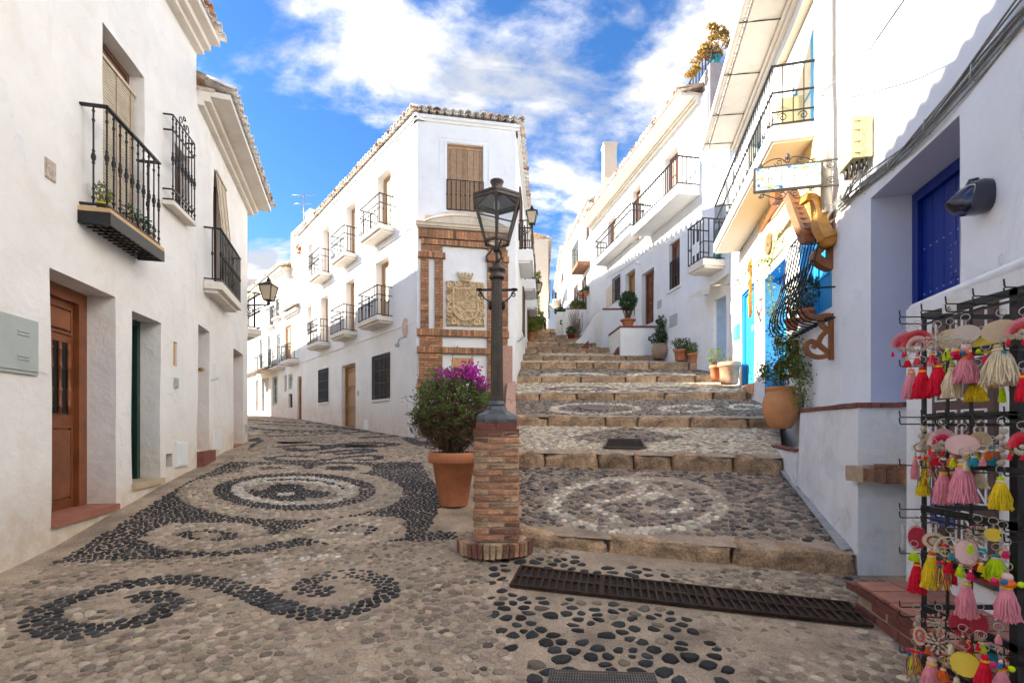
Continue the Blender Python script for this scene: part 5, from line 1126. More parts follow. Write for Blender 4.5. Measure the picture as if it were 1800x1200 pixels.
TILEG = mat('glazed_white_tile', (.76,.75,.70), .25, .06, 5, .03, 20)
for i in range(5):
    for j in range(2):
        a = s0+.015+(s1-s0-.03)*i/5; z = z0+.015+(z1-z0-.03)*j/2; q = MB(); q.obox(SP(a+.004,z+.004,-.02), D*((s1-s0-.03)/5-.008), -T*.04, ZV*((z1-z0-.03)/2-.008)); obj('tile', q, TILEG, t)
q = MB(); q.obox(SP(s0,z0,-.012), D*(s1-s0), -T*.012, ZV*(z1-z0)); obj('backing', q, MORTAR, t)
for col, cvs in ((mat('glaze_green', (.06,.34,.26), .3), (((.99,.47),(.93,.43),(.86,.47),(.80,.43),(.72,.45)),((1.0,.45),(.985,.38),(1.0,.30),(.97,.24)),((.97,.19),(.90,.22),(.82,.19),(.75,.22),(.66,.19)),((.24,.19),(.27,.26),(.23,.33),(.27,.40),(.24,.46)),((.26,.46),(.35,.42),(.44,.46),(.52,.43),(.60,.46)))),):
    q = MB()
    for cv in cvs: q.tube(smoothl([SP(s_, 3+z_, .0215) for s_, z_ in cv], 5), .0035, 4)
    obj('painted_vine', q, col, t)
for col, seeds in ((mat('glaze_green', (.10,.42,.30), .3), ((.96,.42),(.90,.43),(.83,.30),(.93,.28),(.80,.215),(.72,.20),(.48,.44),(.38,.45),(.30,.43),(.25,.36),(.26,.44),(.55,.45),(.88,.20))), (mat('glaze_blue', (.02,.08,.5), .3), ((.60,.455),(.98,.46),(.70,.20),(.97,.24))), (mat('glaze_yellow', (.75,.5,.02), .3), ((.93,.33),(.42,.42),(.84,.215)))):
    q = MB(); 
    for (s, zz_) in seeds:
        for k in range(5 if col.name == 'glaze_green' else 5):
            a = k*1.3+s*9; r = .017 if col.name != 'glaze_green' else .034; c = SP(s+r*math.cos(a)*.8, 3+zz_+r*math.sin(a)*.8-.0, .0222); ex = D*(.020 if col.name != 'glaze_green' else .013); ez = ZV*(.012 if col.name != 'glaze_green' else .010); ang = a; e1 = (ex*math.cos(ang)+ez*math.sin(ang)); e2 = (-ex*math.sin(ang)+ez*math.cos(ang))*.6
            q.add([c-e1, c+e2, c+e1, c-e2], [(0,1,2,3)])
    obj('painted_flowers', q, col, t)
# small signs left of the first blue door
wallbox('house_sign', 'dark framed picture sign between the cloth hood and the first sky-blue door', 'sign', R2, 1268, 500, 1282, 533, .03, mat('dark_sign', (.05,.08,.09), .3))
wallbox('plaque', 'narrow white plaque left of the first sky-blue door', 'plaque', R2, 1284, 531, 1290, 551, .02, WHITE_P)
wallbox('leaflet_box', 'small turquoise box on the wall beside the first sky-blue door', 'box', R2, 1294, 571, 1302, 596, .08, mat('turquoise', (.10,.50,.45), .4))
wallbox('switch_plate', 'small round grey lamp by the second sky-blue door', 'lamp', R2, 1337, 518, 1342, 526, .05, GREYST)

# -------- near right house with the cobalt door
houseA = thing('house', 'nearest white house on the right with a deep lilac recess and a cobalt plank door', 'house', R1.pt(9, 0, -1.2))
oa = (uy(R1,4.03), uy(R1,5.50), .20, 2.60, .50)
wallp(houseA, R1, 0, R1.len-.003, -1.7, 9.0, [oa], P_BLUEISH, step=.33, disp=.016, back=5)
reveal(R1, houseA, *oa[:4], .50, P_LILAC)
d = door(R1, houseA, oa[0]+.0, oa[1]-.0, .20, 2.585, .46, BLUE_D, panels=(), planks=7, fw=.11, handle=False)
stud = MB(); stud.ell((0,0,0), (.011,.011,.011), 6, 4); sm = stud.mesh('stud', m=mat('bright_stud', (.35,.40,.55), .3, metal=.8)); a0, a1 = oa[0]+.11, oa[1]-.11
for z in (1.93, 1.44, .62):
    for i in range(12): inst('stud', sm, TRS(R1.pt(a0+.04+(a1-a0-.08)*i/11, -.445, z)), d)
for i in range(5):
    for (uu, z) in ((.5, 1.52+.07*i), (.78, 1.52+.07*i), (.5+.07*i, 1.52), (.5+.07*i, 1.80)): inst('stud', sm, TRS(R1.pt(a0+uu, -.433, z)), d)
q = MB(); R1.box(q, a0+.46, a0+.82, -.446, -.438, 1.48, 1.84); obj('door_panel', q, BLUE_D, d)
# raised porch block with brick edging
q = MB(); fp = [(2.95,4.13),(3.39,5.72),(4.25,5.72),(3.9,4.13)]; fp2 = [(2.93,4.10),(3.37,5.72),(4.25,5.72),(3.9,4.10)]
def blockmb(fp, z0, z1, fp0=None):
    q = MB(); fp0 = fp0 or fp; n = len(fp); N_ = 6
    lo = []; rows = []
    for k in range(N_+1):
        f = k/N_; rows.append([Vector((fp0[i][0]*(1-f)+fp[i][0]*f, fp0[i][1]*(1-f)+fp[i][1]*f, z0+(z1-z0)*f)) for i in range(n)])
    sub = 8; 
    for i in range(n):
        a = [r[i] for r in rows]; b = [r[(i+1) % n] for r in rows]; vs = []
        nn = (b[0]-a[0]).cross(ZV).normalized()
        for k in range(N_+1):
            for j in range(sub+1):
                p = a[k].lerp(b[k], j/sub); e = 0 if j in (0, sub) else .012*mnoise.noise(p*2.5)+.006*mnoise.noise(p*7); vs.append(p+nn*e)
        q.add(vs, [(k*(sub+1)+j, k*(sub+1)+j+1, (k+1)*(sub+1)+j+1, (k+1)*(sub+1)+j) for k in range(N_) for j in range(sub)], True)
    q.add(rows[-1], [tuple(range(n))]); return q
porch = thing('porch_wall', 'rough white raised porch at the foot of the steps with a thin brick edge', 'low wall', (3.1, 4.2, -1.27)); obj('plaster_block', blockmb([(2.97,4.15),(3.41,5.72),(4.4,5.72),(3.95,4.15)], -1.4, .165, [(2.93,4.10),(3.36,5.74),(4.4,5.74),(3.95,4.10)]), P_ROUGH, porch)
obj('low_ledge', blockmb([(3.37,5.73),(3.80,7.08),(4.6,7.08),(4.4,5.73)], -1.3, -.30, [(3.34,5.73),(3.78,7.10),(4.6,7.10),(4.4,5.73)]), P_ROUGH, porch)
def brick_row(parent, a, b, w, h, n=None, m=BRICK_D, ln=.25, name='brick', upv=ZV, proud=0.0):
    a, b = Vector(a), Vector(b); L = (b-a).length; t = (b-a).normalized(); n = n or max(1, round(L/ln)); out = Vector((t.y, -t.x, 0))
    if out.dot(-a) < 0: out = -out
    for i in range(n):
        q = MB(); s = L/n; o = a+t*(s*i+.005)-out*w+out*(proud+random.uniform(-.004,.004)); e = random.uniform(-.004,.004)
        q.obox(o+ZV*e, t*(s-.010), out*w, ZV*h); obj(name, q, m, parent)
brick_row(porch, (2.965,4.145,.168), (3.93,4.145,.168), .12, .042, 5, proud=.012); brick_row(porch, (2.965,4.15,.168), (3.405,5.72,.168), .12, .042, 7, proud=.012)
brick_row(porch, (3.37,5.75,-.298), (3.80,7.08,-.298), .12, .035, 6, m=BRICK_D, proud=.01)
# brick stub sticking out of the porch face
for i in range(8):
    q = MB(); x0 = 2.90+.095*i; hh = .155 if i > 1 else .10+.03*i; q.obox((x0+.004, 3.99+random.uniform(-.01,.01), -.47+(.155-hh)/2), Vector((.085,0,0)), Vector((0,.22,0)), Vector((0,0,hh))); obj('brick', q, BRICK, porch)
q = MB(); q.obox((2.9,4.0,-.462), Vector((.78,0,0)), Vector((0,.2,0)), Vector((0,0,.13))); obj('joint', q, MORTAR, porch)
q = MB(); q.obox((3.30,4.075,-1.04), Vector((.13,0,0)), Vector((0,.03,0)), Vector((0,0,.21))); obj('cover_plate', q, P_ROUGH, porch)
q = MB(); q.add([(2.955,4.2,-1.06),(2.86,4.2,-1.07),(3.50,6.3,-.575),(3.62,6.3,-.52)], [(0,1,2,3)]); obj('cement_strip', q, mat('grey_cement', (.36,.36,.33), .9, .25, 8, .4, 40), porch)
# parapet beside the rack and its brown shuttered hatch
par = thing('parapet_wall', 'smooth white parapet wall behind the rack of tassel key rings', 'wall', (2.9, 3.2, -1.3))
WP = Wall((2.17+.233*.6, .6), (2.17+.233*3.72, 3.72)); q = wall_mesh(WP, 0, WP.len, -1.5, .90, [], disp=.006, back=.11); obj('wall', q, P_ROUGH, par); q = MB(); q.tube([WP.pt(0,-.055,.885), WP.pt(WP.len-.02,-.055,.885)], .058, 12); obj('rounded_top', q, P_ROUGH, par)
sh = thing('shutter', 'brown panelled hatch with white painted outlines behind the tassel rack', 'shutter', WP.pt(uy(WP,3.0), .02, -.9)); BR = mat('brown_paint', (.10,.055,.045), .6, .2)
ua, ub = uy(WP,2.80), uy(WP,3.36); obj('panel', slab(WP, ua, ub, .002, .03, -.95, .76), BR, sh)
q = MB()
for zc_ in (.60, .30, -.02, -.34, -.66):
    for (fa, fb) in ((.08,.46),(.54,.92)):
        x0, x1 = ua+(ub-ua)*fa, ua+(ub-ua)*fb; f = frame_mb(WP, x0, x1, zc_-.13, zc_+.13, .03, .038, .010); q.add(f.v, f.f)
        if zc_ < 0: q.bar(WP.pt(x0,.034,zc_-.12), WP.pt(x1,.034,zc_+.12), .008); q.bar(WP.pt(x0,.034,zc_+.12), WP.pt((x0+x1)/2,.034,zc_), .008)
obj('outline', q, WHITE_P, sh)
def text(name, body, size, M, m, parent, ext=.002):
    c = bpy.data.curves.new(name, 'FONT'); c.body = body; c.size = size; c.extrude = ext; c.align_x = 'CENTER'; o0 = bpy.data.objects.new(name, c); COL.objects.link(o0); bpy.context.view_layer.update(); me = bpy.data.meshes.new_from_object(o0.evaluated_get(bpy.context.evaluated_depsgraph_get())); bpy.data.objects.remove(o0); o = bpy.data.objects.new(name, me); me.materials.clear(); COL.objects.link(o); o.parent = parent; me.materials.append(m); o.matrix_local = Matrix.Translation(-wloc(parent))@M; return o
sg = thing('wall_sign', 'small blue sign with white capitals low behind the tassel rack', 'sign', WP.pt(uy(WP,3.2), .05, -.62)); obj('plate', slab(WP, uy(WP,3.10), uy(WP,3.34), .042, .052, -.66, -.42), mat('sign_blue', (.03,.07,.30), .4), sg)
Mx = Matrix((WP.t*-1, ZV, WP.n)).transposed() if (WP.t*-1).cross(ZV).dot(WP.n) > 0 else Matrix((WP.t, ZV, WP.n)).transposed()
text('lettering', 'DOOR', .075, Matrix.Translation(WP.pt(uy(WP,3.22), .054, -.60))@Mx.to_4x4(), WHITE_P, sg)
# low terracotta step in front
st = thing('low_step', 'low brick step paved with terracotta tiles in front of the white porch', 'step', (2.8, 3.0, -1.33)); c0, c1, c2, c3 = (2.46,3.46),(2.20,2.2),(3.2,2.2),(3.2,3.46)
q = MB(); q.prism([(2.475,3.45,-1.45),(2.225,2.2,-1.45),(3.2,2.2,-1.45),(3.2,3.45,-1.45)], (0,0,.325)); obj('joint', q, MORTAR, st)
for i in range(6):
    for j in range(3):
        fa, fb, ga, gb = i/6, (i+1)/6, j/3, (j+1)/3; P = lambda f, g_: Vector((2.46-.26*f+(3.2-2.46+.26*f)*g_, 3.47-1.27*f, -1.125)); e = .006
        pts = [P(fa+e, ga+e), P(fb-e, ga+e), P(fb-e, gb-e), P(fa+e, gb-e)]; q = MB(); q.prism(pts, (0,0,.018)); obj('tile', q, TILE_R, st)
for j in range(4): brick_row(st, (2.462-(.0 if j % 2 else .0), 3.46-(.0 if j % 2 else .12), -1.375+.062*j), (2.21, 2.2, -1.375+.062*j), .10, .052, m=BRICK_D, ln=.25, proud=.004)
brick_row(st, (2.46,3.465,-1.19), (3.2,3.465,-1.19), .10, .052, m=BRICK_D)

# things fixed to the near house
t = thing('hood_lamp', 'glossy dark navy half-jar wall lamp beside the cobalt door', 'wall lamp', R1.pt(uy(R1,3.72), 0, 1.7)); q = MB(); c = R1.pt(uy(R1,3.74), .0, 1.78)
seg = 20; vs = []; RG = ((0,.10,.125,0),(.05,.105,.132,0),(.11,.10,.128,-.002),(.17,.085,.105,-.004),(.215,.06,.070,.0),(.240,.035,.035,.004))
for d_, hw, hh, zo in RG:
    for k in range(seg): a = 2*math.pi*k/seg; ca, sa = math.cos(a), math.sin(a); vs.append(c+R1.t*(hw*abs(ca)**.75*(1 if ca > 0 else -1))+R1.n*(d_-.035*sa*(d_ > .1))+ZV*(zo+hh*abs(sa)**.75*(1 if sa > 0 else -1)))
n_ = len(RG); q.add(vs, [(i*seg+k, i*seg+(k+1)%seg, (i+1)*seg+(k+1)%seg, (i+1)*seg+k) for i in range(n_-1) for k in range(seg)], True); q.add([vs[(n_-1)*seg+k] for k in range(seg)], [tuple(range(seg))]); obj('shade', q, NAVY_G, t)
q = MB(); q.tube([c+R1.n*.04+ZV*.10, c+R1.n*.06+ZV*.145, c+R1.n*.11+ZV*.135, c+R1.n*.13+ZV*.09], .013, 6); q.tube([c-R1.t*.03+R1.n*.10+ZV*.11, c-R1.t*.03+R1.n*.21+ZV*.02], .009, 5); obj('knob', q, NAVY_G, t)
t = thing('junction_box', 'cream telecom box with black plugs high on the wall, cables below', 'junction box', R1.pt(uy(R1,5.55), 0, 3.0)); J = lambda y: uy(R1, y)
q = MB(); R1.box(q, J(5.42), J(5.78), .02, .22, 3.04, 3.50); obj('housing', q, CREAM_P, t); q = MB()
for z in (3.09, 3.22, 3.35, 3.45): R1.box(q, J(5.42)-.012, J(5.42), .12, .20, z, z+.05)
R1.box(q, J(5.42)-.008, J(5.42)-.001, .13, .145, 3.06, 3.49); obj('latch', q, CREAM_P, t)
q = MB()
for i in range(9): q.lathe(R1.pt(J(5.45+.035*i), .06+.035*(i % 4), 2.93), [(.013,.12),(.016,.10),(.016,.02),(.008,0)], 6)
obj('cable_gland', q, BLACK_P, t); q = MB()
for i in range(26): R1.box(q, J(5.86), J(5.86)+.02+.004*(i % 3), .02, .12+.01*(i % 2), 3.0+.016*i, 3.008+.016*i)
obj('connector_strip', q, mat('brass_dark', (.12,.08,.03), .5), t)
cab = thing('cable_bundle', 'loose bundle of grey cables sagging along the wall over the lilac recess', 'cables', R1.pt(uy(R1,5), .03, 2.7))
for i in range(9):
    q = MB(); pts = []; ph = random.random()*6
    for k in range(34):
        y = 6.25-k*.13; f = k/33; z = 2.86-.12*math.sin(math.pi*min(1, f*1.5))+.03*math.sin(y*3.1+ph)*(.4+(i % 3)*.4)+.026*(i-4)*(.6+.4*math.sin(y*2+i)); pts.append(R1.pt(uy(R1, y), .028+.012*(i % 3)+.012*math.sin(y*4+ph), z+(.10*max(0, f-.45))))
    q.tube(pts, .0095, 5); obj('cable', q, CABLE, cab)
for y in (5.6, 5.0, 4.4, 3.8): q = MB(); z = 2.86-.12*math.sin(math.pi*min(1, (6.25-y)/.13/33*1.5)); q.tube([R1.pt(uy(R1,y),.0,z+.07), R1.pt(uy(R1,y),.065,z+.05), R1.pt(uy(R1,y)+.02,.065,z-.06), R1.pt(uy(R1,y)+.02,0,z-.08)], .005, 4); obj('cable_tie', q, STEEL, cab)
q = MB(); 
for i in range(14):
    a = R1.pt(uy(R1,5.45+.03*i), .08+.01*(i % 4), 2.94); b = R1.pt(uy(R1,5.9+.04*(i % 5)), .05, 2.78+.01*(i % 4)); m_ = a.lerp(b,.5)+Vector((-.03*(i % 3), .02*(i % 4), -.06)); q.tube(smoothl([a, m_, b], 5), .005, 4)
obj('drop_wire', q, CABLE, cab)
q = MB(); 
for i in range(10): q.tube(smoothl([R1.pt(uy(R1,6.1),.06,2.84+.012*i), R1.pt(uy(R1,6.35+.02*i),.10,2.78+.02*(i % 5)), R1.pt(uy(R1,6.5),.12,2.66+.03*(i % 3)), R1.pt(uy(R1,6.3),.05,2.72)], 4), .005, 4)
obj('cable_coil', q, CABLE, cab)
q = MB(); q.tube([R2.pt(uy(R2,6.4),.2,4.42), unp(1520,100,4.6), unp(1592,-4,3.6), unp(1700,-160,2.6)], .008, 5); t = thing('overhead_cable', 'single dark cable crossing the top of the sunlit wall', 'cable', R2.pt(0, .2, 4.4)); obj('cable', q, CABLE, t)
wallbox('cover_plate', 'small square painted cover in the wall right of the cobalt door', 'cover plate', R1, 1738, 452, 1762, 484, .012, P_BLUEISH)

# -------- small recessed house between
RM = Wall((5.80, 12.9), (5.62, 14.0)); houseM = thing('house', 'narrow white house with a tiny balcony and cloth hood before the terrace house', 'house', RM.pt(.5, 0, 1.6))
rm = (.15, .75, 1.3, 3.55, .15); wallp(houseM, RM, .003, RM.len, 0, 8.5, [rm], P_BLUEISH, step=.4, back=3); obj('door', slab(RM, rm[0], rm[1], -.14, -.10, rm[2], rm[3]), mat('pale_blue_paint', (.35,.50,.66), .5), houseM)
bp = balcony(RM, houseM, .22, 1.0, .62, 4.30, 4.52, 5.62, .15, 'plain', m=P_TRIM, mid=5.0); q = MB(); RM.box(q, .38, .72, .655, .665, 4.75, 5.05); obj('hung_cloth', q, WHITE_P, bp); obj('door', slab(RM, .35, .62, -.0, .02, 4.55, 5.5), TEAL, houseM)
aw = thing('awning', 'small folded cream awning under the tiny balcony', 'awning', RM.pt(.5, .3, 3.6)); q = MB(); ua, ub = .02, 1.05; q.add([RM.pt(ua,0,4.1), RM.pt(ub,0,4.1), RM.pt(ub,.55,3.75), RM.pt(ua,.55,3.75), RM.pt(ub,.58,3.55), RM.pt(ua,.58,3.55)], [(0,1,2,3),(3,2,4,5)]); obj('canopy', q, mat('cream_cloth', (.72,.66,.56), .9), aw); q = MB(); q.tube([RM.pt(ua,0,3.8), RM.pt(ua,.56,3.74)], .015, 5); q.tube([RM.pt(ub,0,3.8), RM.pt(ub,.56,3.74)], .015, 5); obj('arm', q, STEEL, aw)

# -------- the terrace house with long balconies
RW = Wall((5.62, 14.0), (3.9, 23.7)); houseW = thing('house', 'large white house on a raised terrace with two long balconies over carved doors', 'house', RW.pt(5, 0, 3.0))
def rw(l, t, r, b, dep=.2): return rect(RW, l, t, r, b, dep)
W_ = [rw(1176,424,1195,507), rw(1128,476,1149,570,.28), rw(1099,477,1116,560,.28), rw(1080,489,1090,527,.08)]
yw = RW.z(1180, 268); wu = (RW.u(1192), RW.u(1168)); W_.append((*sorted(wu), 7.15, yw, .3)); wu = (RW.u(1127), RW.u(1111)); W_.append((*sorted(wu), 7.15, RW.z(1119,330), .3)); wu = (RW.u(1082), RW.u(1068)); W_.append((*sorted(wu), 7.5, RW.z(1076,383), .3))
wallp(houseW, RW, .003, RW.len, 0, 9.75, W_, P_CLEAN, step=.5, back=5)
eave(RW, houseW, .35, RW.len, 9.62, over=.70, soffit=.62, back=2.4, mix=.6, cornice=((0,.10,.02),(0,.16,.0)), m=P_TRIM)
window(RW, houseW, *W_[0][:4], .16, WOOD_R); grille(RW, houseW, W_[0][0]+.02, W_[0][1]-.02, W_[0][2]+.03, W_[0][2]+.95, -.03, .11, (), box=False, name='railing'); obj('sill', slab(RW, W_[0][0]-.1, W_[0][1]+.1, 0, .06, W_[0][2]-.07, W_[0][2]), P_CLEAN, houseW)
door(RW, houseW, *W_[1][:4], .22, WOOD_R, panels=tuple((a, a+.38, b, b+.10) for a in (.08,.54) for b in (.04,.16,.28,.40,.52,.64,.76,.88)), handle=False, label='carved brown door of many small panels'); door(RW, houseW, *W_[2][:4], .22, WOOD_O, handle=False)
window(RW, houseW, *W_[3][:4], .07, WOOD_D); grille(RW, houseW, W_[3][0]-.05, W_[3][1]+.05, W_[3][2]-.05, W_[3][3]+.05, .06, .13, (.5,))
for w in W_[4:]: window(RW, houseW, *w[:4], .25, WOOD_R, CURTAIN)
y2u = lambda y: uy(RW, y)
balcony(RW, houseW, y2u(14.35), y2u(17.45), .68, 6.85, 7.13, 7.97, .125, 'plain', m=P_CLEAN, mold=False, th=.036); balcony(RW, houseW, y2u(18.05), y2u(21.8), .50, 7.22, 7.45, 8.30, .125, 'plain', m=P_CLEAN, mold=False, mid=8.05, th=.036)
for (l, t_, r, b, lab) in ((1156,528,1163,542,'small grey ventilation grid near the carved brown door'),(1177,553,1191,574,'larger grey meter hatch low on the terrace house wall')): wallbox('hatch', lab, 'hatch', RW, l, t_, r, b, .02, GREYST)
wallbox('wall_plaque', 'pinkish stone panel on the wall beside the small grilled window', 'panel', RW, 1066, 503, 1077, 539, .02, P_CREAM)
t = thing('wall_spotlight', 'small white spotlight under the long balcony', 'lamp', RW.pt(RW.u(1126), .05, RW.z(1126,463))); q = MB(); cc = RW.pt(RW.u(1126), 0, RW.z(1126,463)); q.tube([cc, cc+RW.n*.12], .02, 6); q.ell(cc+RW.n*.16, (.06,.06,.07), 8, 6); obj('shade', q, WHITE_P, t)
q = MB(); q.tube(smoothl([RW.pt(RW.u(1242),.03,RW.z(1242,388)), RW.pt(RW.u(1215),.03,RW.z(1215,412)), RW.pt(RW.u(1208),.03,RW.z(1208,390)), RW.pt(RW.u(1150),.03,RW.z(1150,432)), RW.pt(RW.u(1100),.03,RW.z(1100,470)), RW.pt(RW.u(1066),.03,RW.z(1066,488))], 5), .012, 5); t = thing('wall_cable', 'thin painted cable wandering across the terrace house wall', 'cable', RW.pt(2,0,4)); obj('cable', q, P_CLEAN, t)
# terraces and ramp walls beside the steps
def terrace(label, fp, z0, z1, m=P_CLEAN, cop=None, lowcorner=None):
    t = thing('terrace_wall', label, 'terrace wall', (fp[0][0], fp[0][1], z0)); obj('plaster_block', blockmb(fp, z0, z1), m, t)
    if cop is not None:
        for (a, b) in cop: brick_row(t, (*fp[a], z1), (*fp[b], z1), .16, .07, m=BRICK_D, ln=.13, proud=.02)
    return t
terrace('white terrace wall corner with brick coping beside the big clay jar', [(3.83,17.1),(3.75,18.7),(5.3,18.7),(5.3,17.1)], 1.6, 3.50, cop=((0,3),(0,1)))
terrace('upper white terrace wall with brick coping under the small grilled window', [(3.62,19.3),(3.50,21.4),(4.8,21.4),(5.0,19.3)], 2.4, 4.66, cop=((0,3),))
terrace('pale terrace wall with brick coping and ferns further up the steps', [(2.80,24.8),(2.75,27),(4.4,27),(4.4,24.8)], 3.5, 6.02, cop=((0,3),)); terrace('white gate pillar with a tiny number tile up the stepped street', [(2.47,26.5),(2.47,27.6),(2.98,27.6),(2.98,26.5)], 3.5, 6.3)
q = MB(); q.box((2.74,26.485,5.72), (.22,.02,.24)); tt = thing('number_tile', 'small black and white tile on the gate pillar up the steps', 'sign', (2.74,26.48,5.7)); obj('tile', q, BLACK_P, tt); q = MB(); q.lathe((2.74,26.47,5.72), [(.07,0),(.07,.004),(.04,.004)], 12, axis=(0,-1,0)); obj('emblem', q, WHITE_P, tt)
rt = thing('ramp_wall', 'sloping white side wall rising from the steps to the upper terrace', 'ramp wall', (3.0, 21, 3.5)); q = MB()
q.prism([unp(px, py, 20.7) for px, py in smoothl([(1011,602),(1024,588),(1036,570),(1048,552),(1066,544)], 3)]+[unp(1072,548,20.7), unp(1072,625,20.7), unp(1040,618,20.7)], (.25,.9,0)); obj('wall', q, P_CLEAN, rt)
for (a, b, c) in (((3.80,17.2,2.42),(3.52,17.15,2.42),(3.80,17.2,2.86)), ((3.0,18.95,2.98),(2.62,18.9,2.98),(3.0,18.95,3.40))):
    q = MB(); q.prism([a, b, c], (0,.35,0)); t = thing('kerb_wedge', 'dark red painted wedge against the terrace foot, %s of two' % ('lower' if a[1] < 18 else 'upper'), 'wedge', b); obj('wedge', q, mat('oxblood_paint', (.14,.02,.018), .6), t)

# -------- houses further up the steps
def simple_house(label, P, Q, z0, z1, m, wins=(), over=.3, side=(1.8, 10), mix=.7, chim=None, gab=None, mw=WOOD_D):
    W = Wall(P, Q, side); h = thing('house', label, 'house', W.pt(W.len/2, 0, z0)); op = [rect(W, *w, .12) for w in wins]; op = [o for o in op if o[1]-o[0] > .05 and o[3] > o[2]+.1]
    wallp(h, W, .003, W.len, z0, z1, op, m, step=.7, back=5)
    for o in op: window(W, h, *o[:4], .1, mw, rows=2)
    eave(W, h, 0, W.len, z1-.1, over=over, sp=.25, back=2.6, mix=mix, cornice=((0,.08,0),(0,.16,0))); return h, W
hN1, WN1 = simple_house('tall white house with a brick-bottomed balcony and chimney up the steps', (3.9,23.7), (3.42,30.5), 1, 11.0, P_CLEAN, ((1022,488,1031,548),(1008,502,1016,545),(1030,385,1036,420)))
q = MB(); WN1.box(q, .0, .45, -3.4, -.3, 10.9, 11.6); q.prism([WN1.pt(0,-.0,11.0), WN1.pt(0,-5,11.0), WN1.pt(0,-5,13.2), WN1.pt(0,-4.5,13.4)], WN1.t*.3); obj('gable', q, P_TRIM, hN1)
q = MB(); q.box((4.83,24.0,13.05), (.62,.6,1.7)); q.box((4.83,24.0,13.9), (.70,.68,.10)); obj('chimney', q, P_CREAM, hN1)
s = MB(); WN1.box(s, .35, 2.0, 0, .62, 8.05, 8.25); bp = obj('balcony', s, BRICK, hN1); railing(WN1, bp, .38, 1.97, .58, 8.25, 9.35, .16, 'plain', mid=9.1)
hN2, WN2 = simple_house('cream-roofed white house beyond the tall one with a small yellow-railed balcony', (3.35,30.5), (3.72,40), 4, 11.2, P_CLEAN, ((986,480,990,500),(974,495,978,540),(983,525,986,545)), mix=.3); balcony(WN2, hN2, 5.2, 7.0, .5, 9.2, 9.45, 10.3, .2, 'plain')
simple_house('pale peach house near the top of the stepped street', (3.0,40), (3.9,56), 6, 15.5, P_CREAM, ((966,510,969,530),(960,520,963,535)), mix=.2)
simple_house('white house closing the top of the stepped street', (1.4,60), (6.5,60.5), 8, 15.0, P_CLEAN, ((958,530,961,545),(963,545,966,560)), mix=0)
q, _ = simple_house('white house continuing the left side of the steps beyond the corner house', (2.47,45), (2.9,60), 6, 15.0, P_CLEAN, (), side=(5,50))
aerial(3.8, 26.5, 11.2, 1.6, 'thin television aerial on the tall house up the steps', .9)
# roof terrace with golden plant
rtw = thing('roof_terrace', 'pinkish roof terrace block with railing above the terrace house', 'roof terrace', (6, 14, 9.6)); q = MB(); q.box((6.36,14.6,9.5), (1.3,1.3,2.0)); obj('wall', q, mat('mauve_render', (.42,.36,.34), .9, .15, 4), rtw)
q = MB(); q.box((6.25,16.4,9.95), (1.1,2.3,.5)); obj('parapet', q, P_CLEAN, rtw)
q = MB(); q.bar((5.74,14.1,11.1), (5.72,17.0,11.1), .03); obj('handrail', q, IRON, rtw); 
for i in range(13): f = i/12; inst('baluster', bar_mesh('plain'), TRS((5.74-.02*f, 14.1+2.9*f, 10.2), None, (1,1,.9)), rtw)

# ================================================================ PLANTS
def leaf_mb(C, size, rnd=1.0, droop=0.0, aspect=.5):
    C = np.asarray(C, float); n = len(C); a = rng.normal(size=(n, 3)); a /= np.linalg.norm(a, axis=1, keepdims=True); a[:, 2] -= droop; a /= np.linalg.norm(a, axis=1, keepdims=True)
    b = np.cross(a, rng.normal(size=(n, 3))); b /= np.linalg.norm(b, axis=1, keepdims=True); c = np.cross(a, b); s = size*rng.uniform(.6, 1.4, (n, 1))*rnd
    v = np.stack([C-a*s, C+b*s*aspect+c*s*.15, C+a*s, C-b*s*aspect+c*s*.15], 1).reshape(-1, 3); mb = MB(); mb.v = [tuple(p) for p in v]; k = np.arange(n)*4
    mb.f = [(i, i+1, i+2) for i in k]+[(i, i+2, i+3) for i in k]; mb.sm = [False]*len(mb.f); return mb
def cloud(c, r, n, hollow=.35, seed=0, clump=4.0, thr=-.1):
    out = []; c = np.array(c, float); r = np.array(r, float)
    while len(out) < n:
        p = rng.normal(size=3); p /= np.linalg.norm(p); p *= rng.uniform(hollow, 1)**.5; q = c+p*r
        if mnoise.noise(Vector((q*clump/r.max()*.6+seed).tolist())) > thr: out.append(q)
    return np.array(out)
def pot_mb(c, r, h, base=.66, rim=.2, lip=1.08, inner=True):
    q = MB(); q.lathe(c, [(r*base*.98,0),(r*base,.01),(r*(base+(1-base)*(1-rim)*.9),h*(1-rim)),(r*lip*.97,h*(1-rim)+.003),(r*lip,h*(1-rim)+.012),(r*lip,h-.012),(r*lip*.97,h),(r*.93,h),(r*.88,h-.05)], 28); return q
def potted(label, cat, c, r, h, m=TERRA, base=.66, rim=.2, group=None, name='potted_plant'):
    t = thing(name, label, cat, c, group); obj('pot', pot_mb(Vector(c), r, h, base, rim), m, t); q = MB(); q.lathe(Vector(c)+ZV*(h-.06), [(.01,0),(r*.9,0),(r*.9,.01),(.01,.02)], 16); obj('soil', q, SOIL, t, at=Vector(c)+ZV*(h-.06)); return t
def twigs(t, base, tips, r0=.012, bend=.08, m=BARK, name='stem', up=.4):
    q = MB()
    for p in tips:
        p = Vector(p); b = Vector(base)+Vector((random.uniform(-1,1), random.uniform(-1,1), 0))*r0*3; mid = b.lerp(p, .5)+Vector((random.uniform(-1,1), random.uniform(-1,1), random.uniform(0,up)))*bend
        q.tube(smoothl([b, b.lerp(mid,.5)+Vector((random.uniform(-1,1),random.uniform(-1,1),0))*bend*.5, mid, p], 3), [r0*(1-.75*i/9) for i in range(10)], 4)
    obj(name, q, m, t)
c = (-.735, 6.08, -.98)
t = potted('big terracotta pot of purple bougainvillea beside the brick lamp pillar', 'potted plant', c, .295, .665, base=.60)
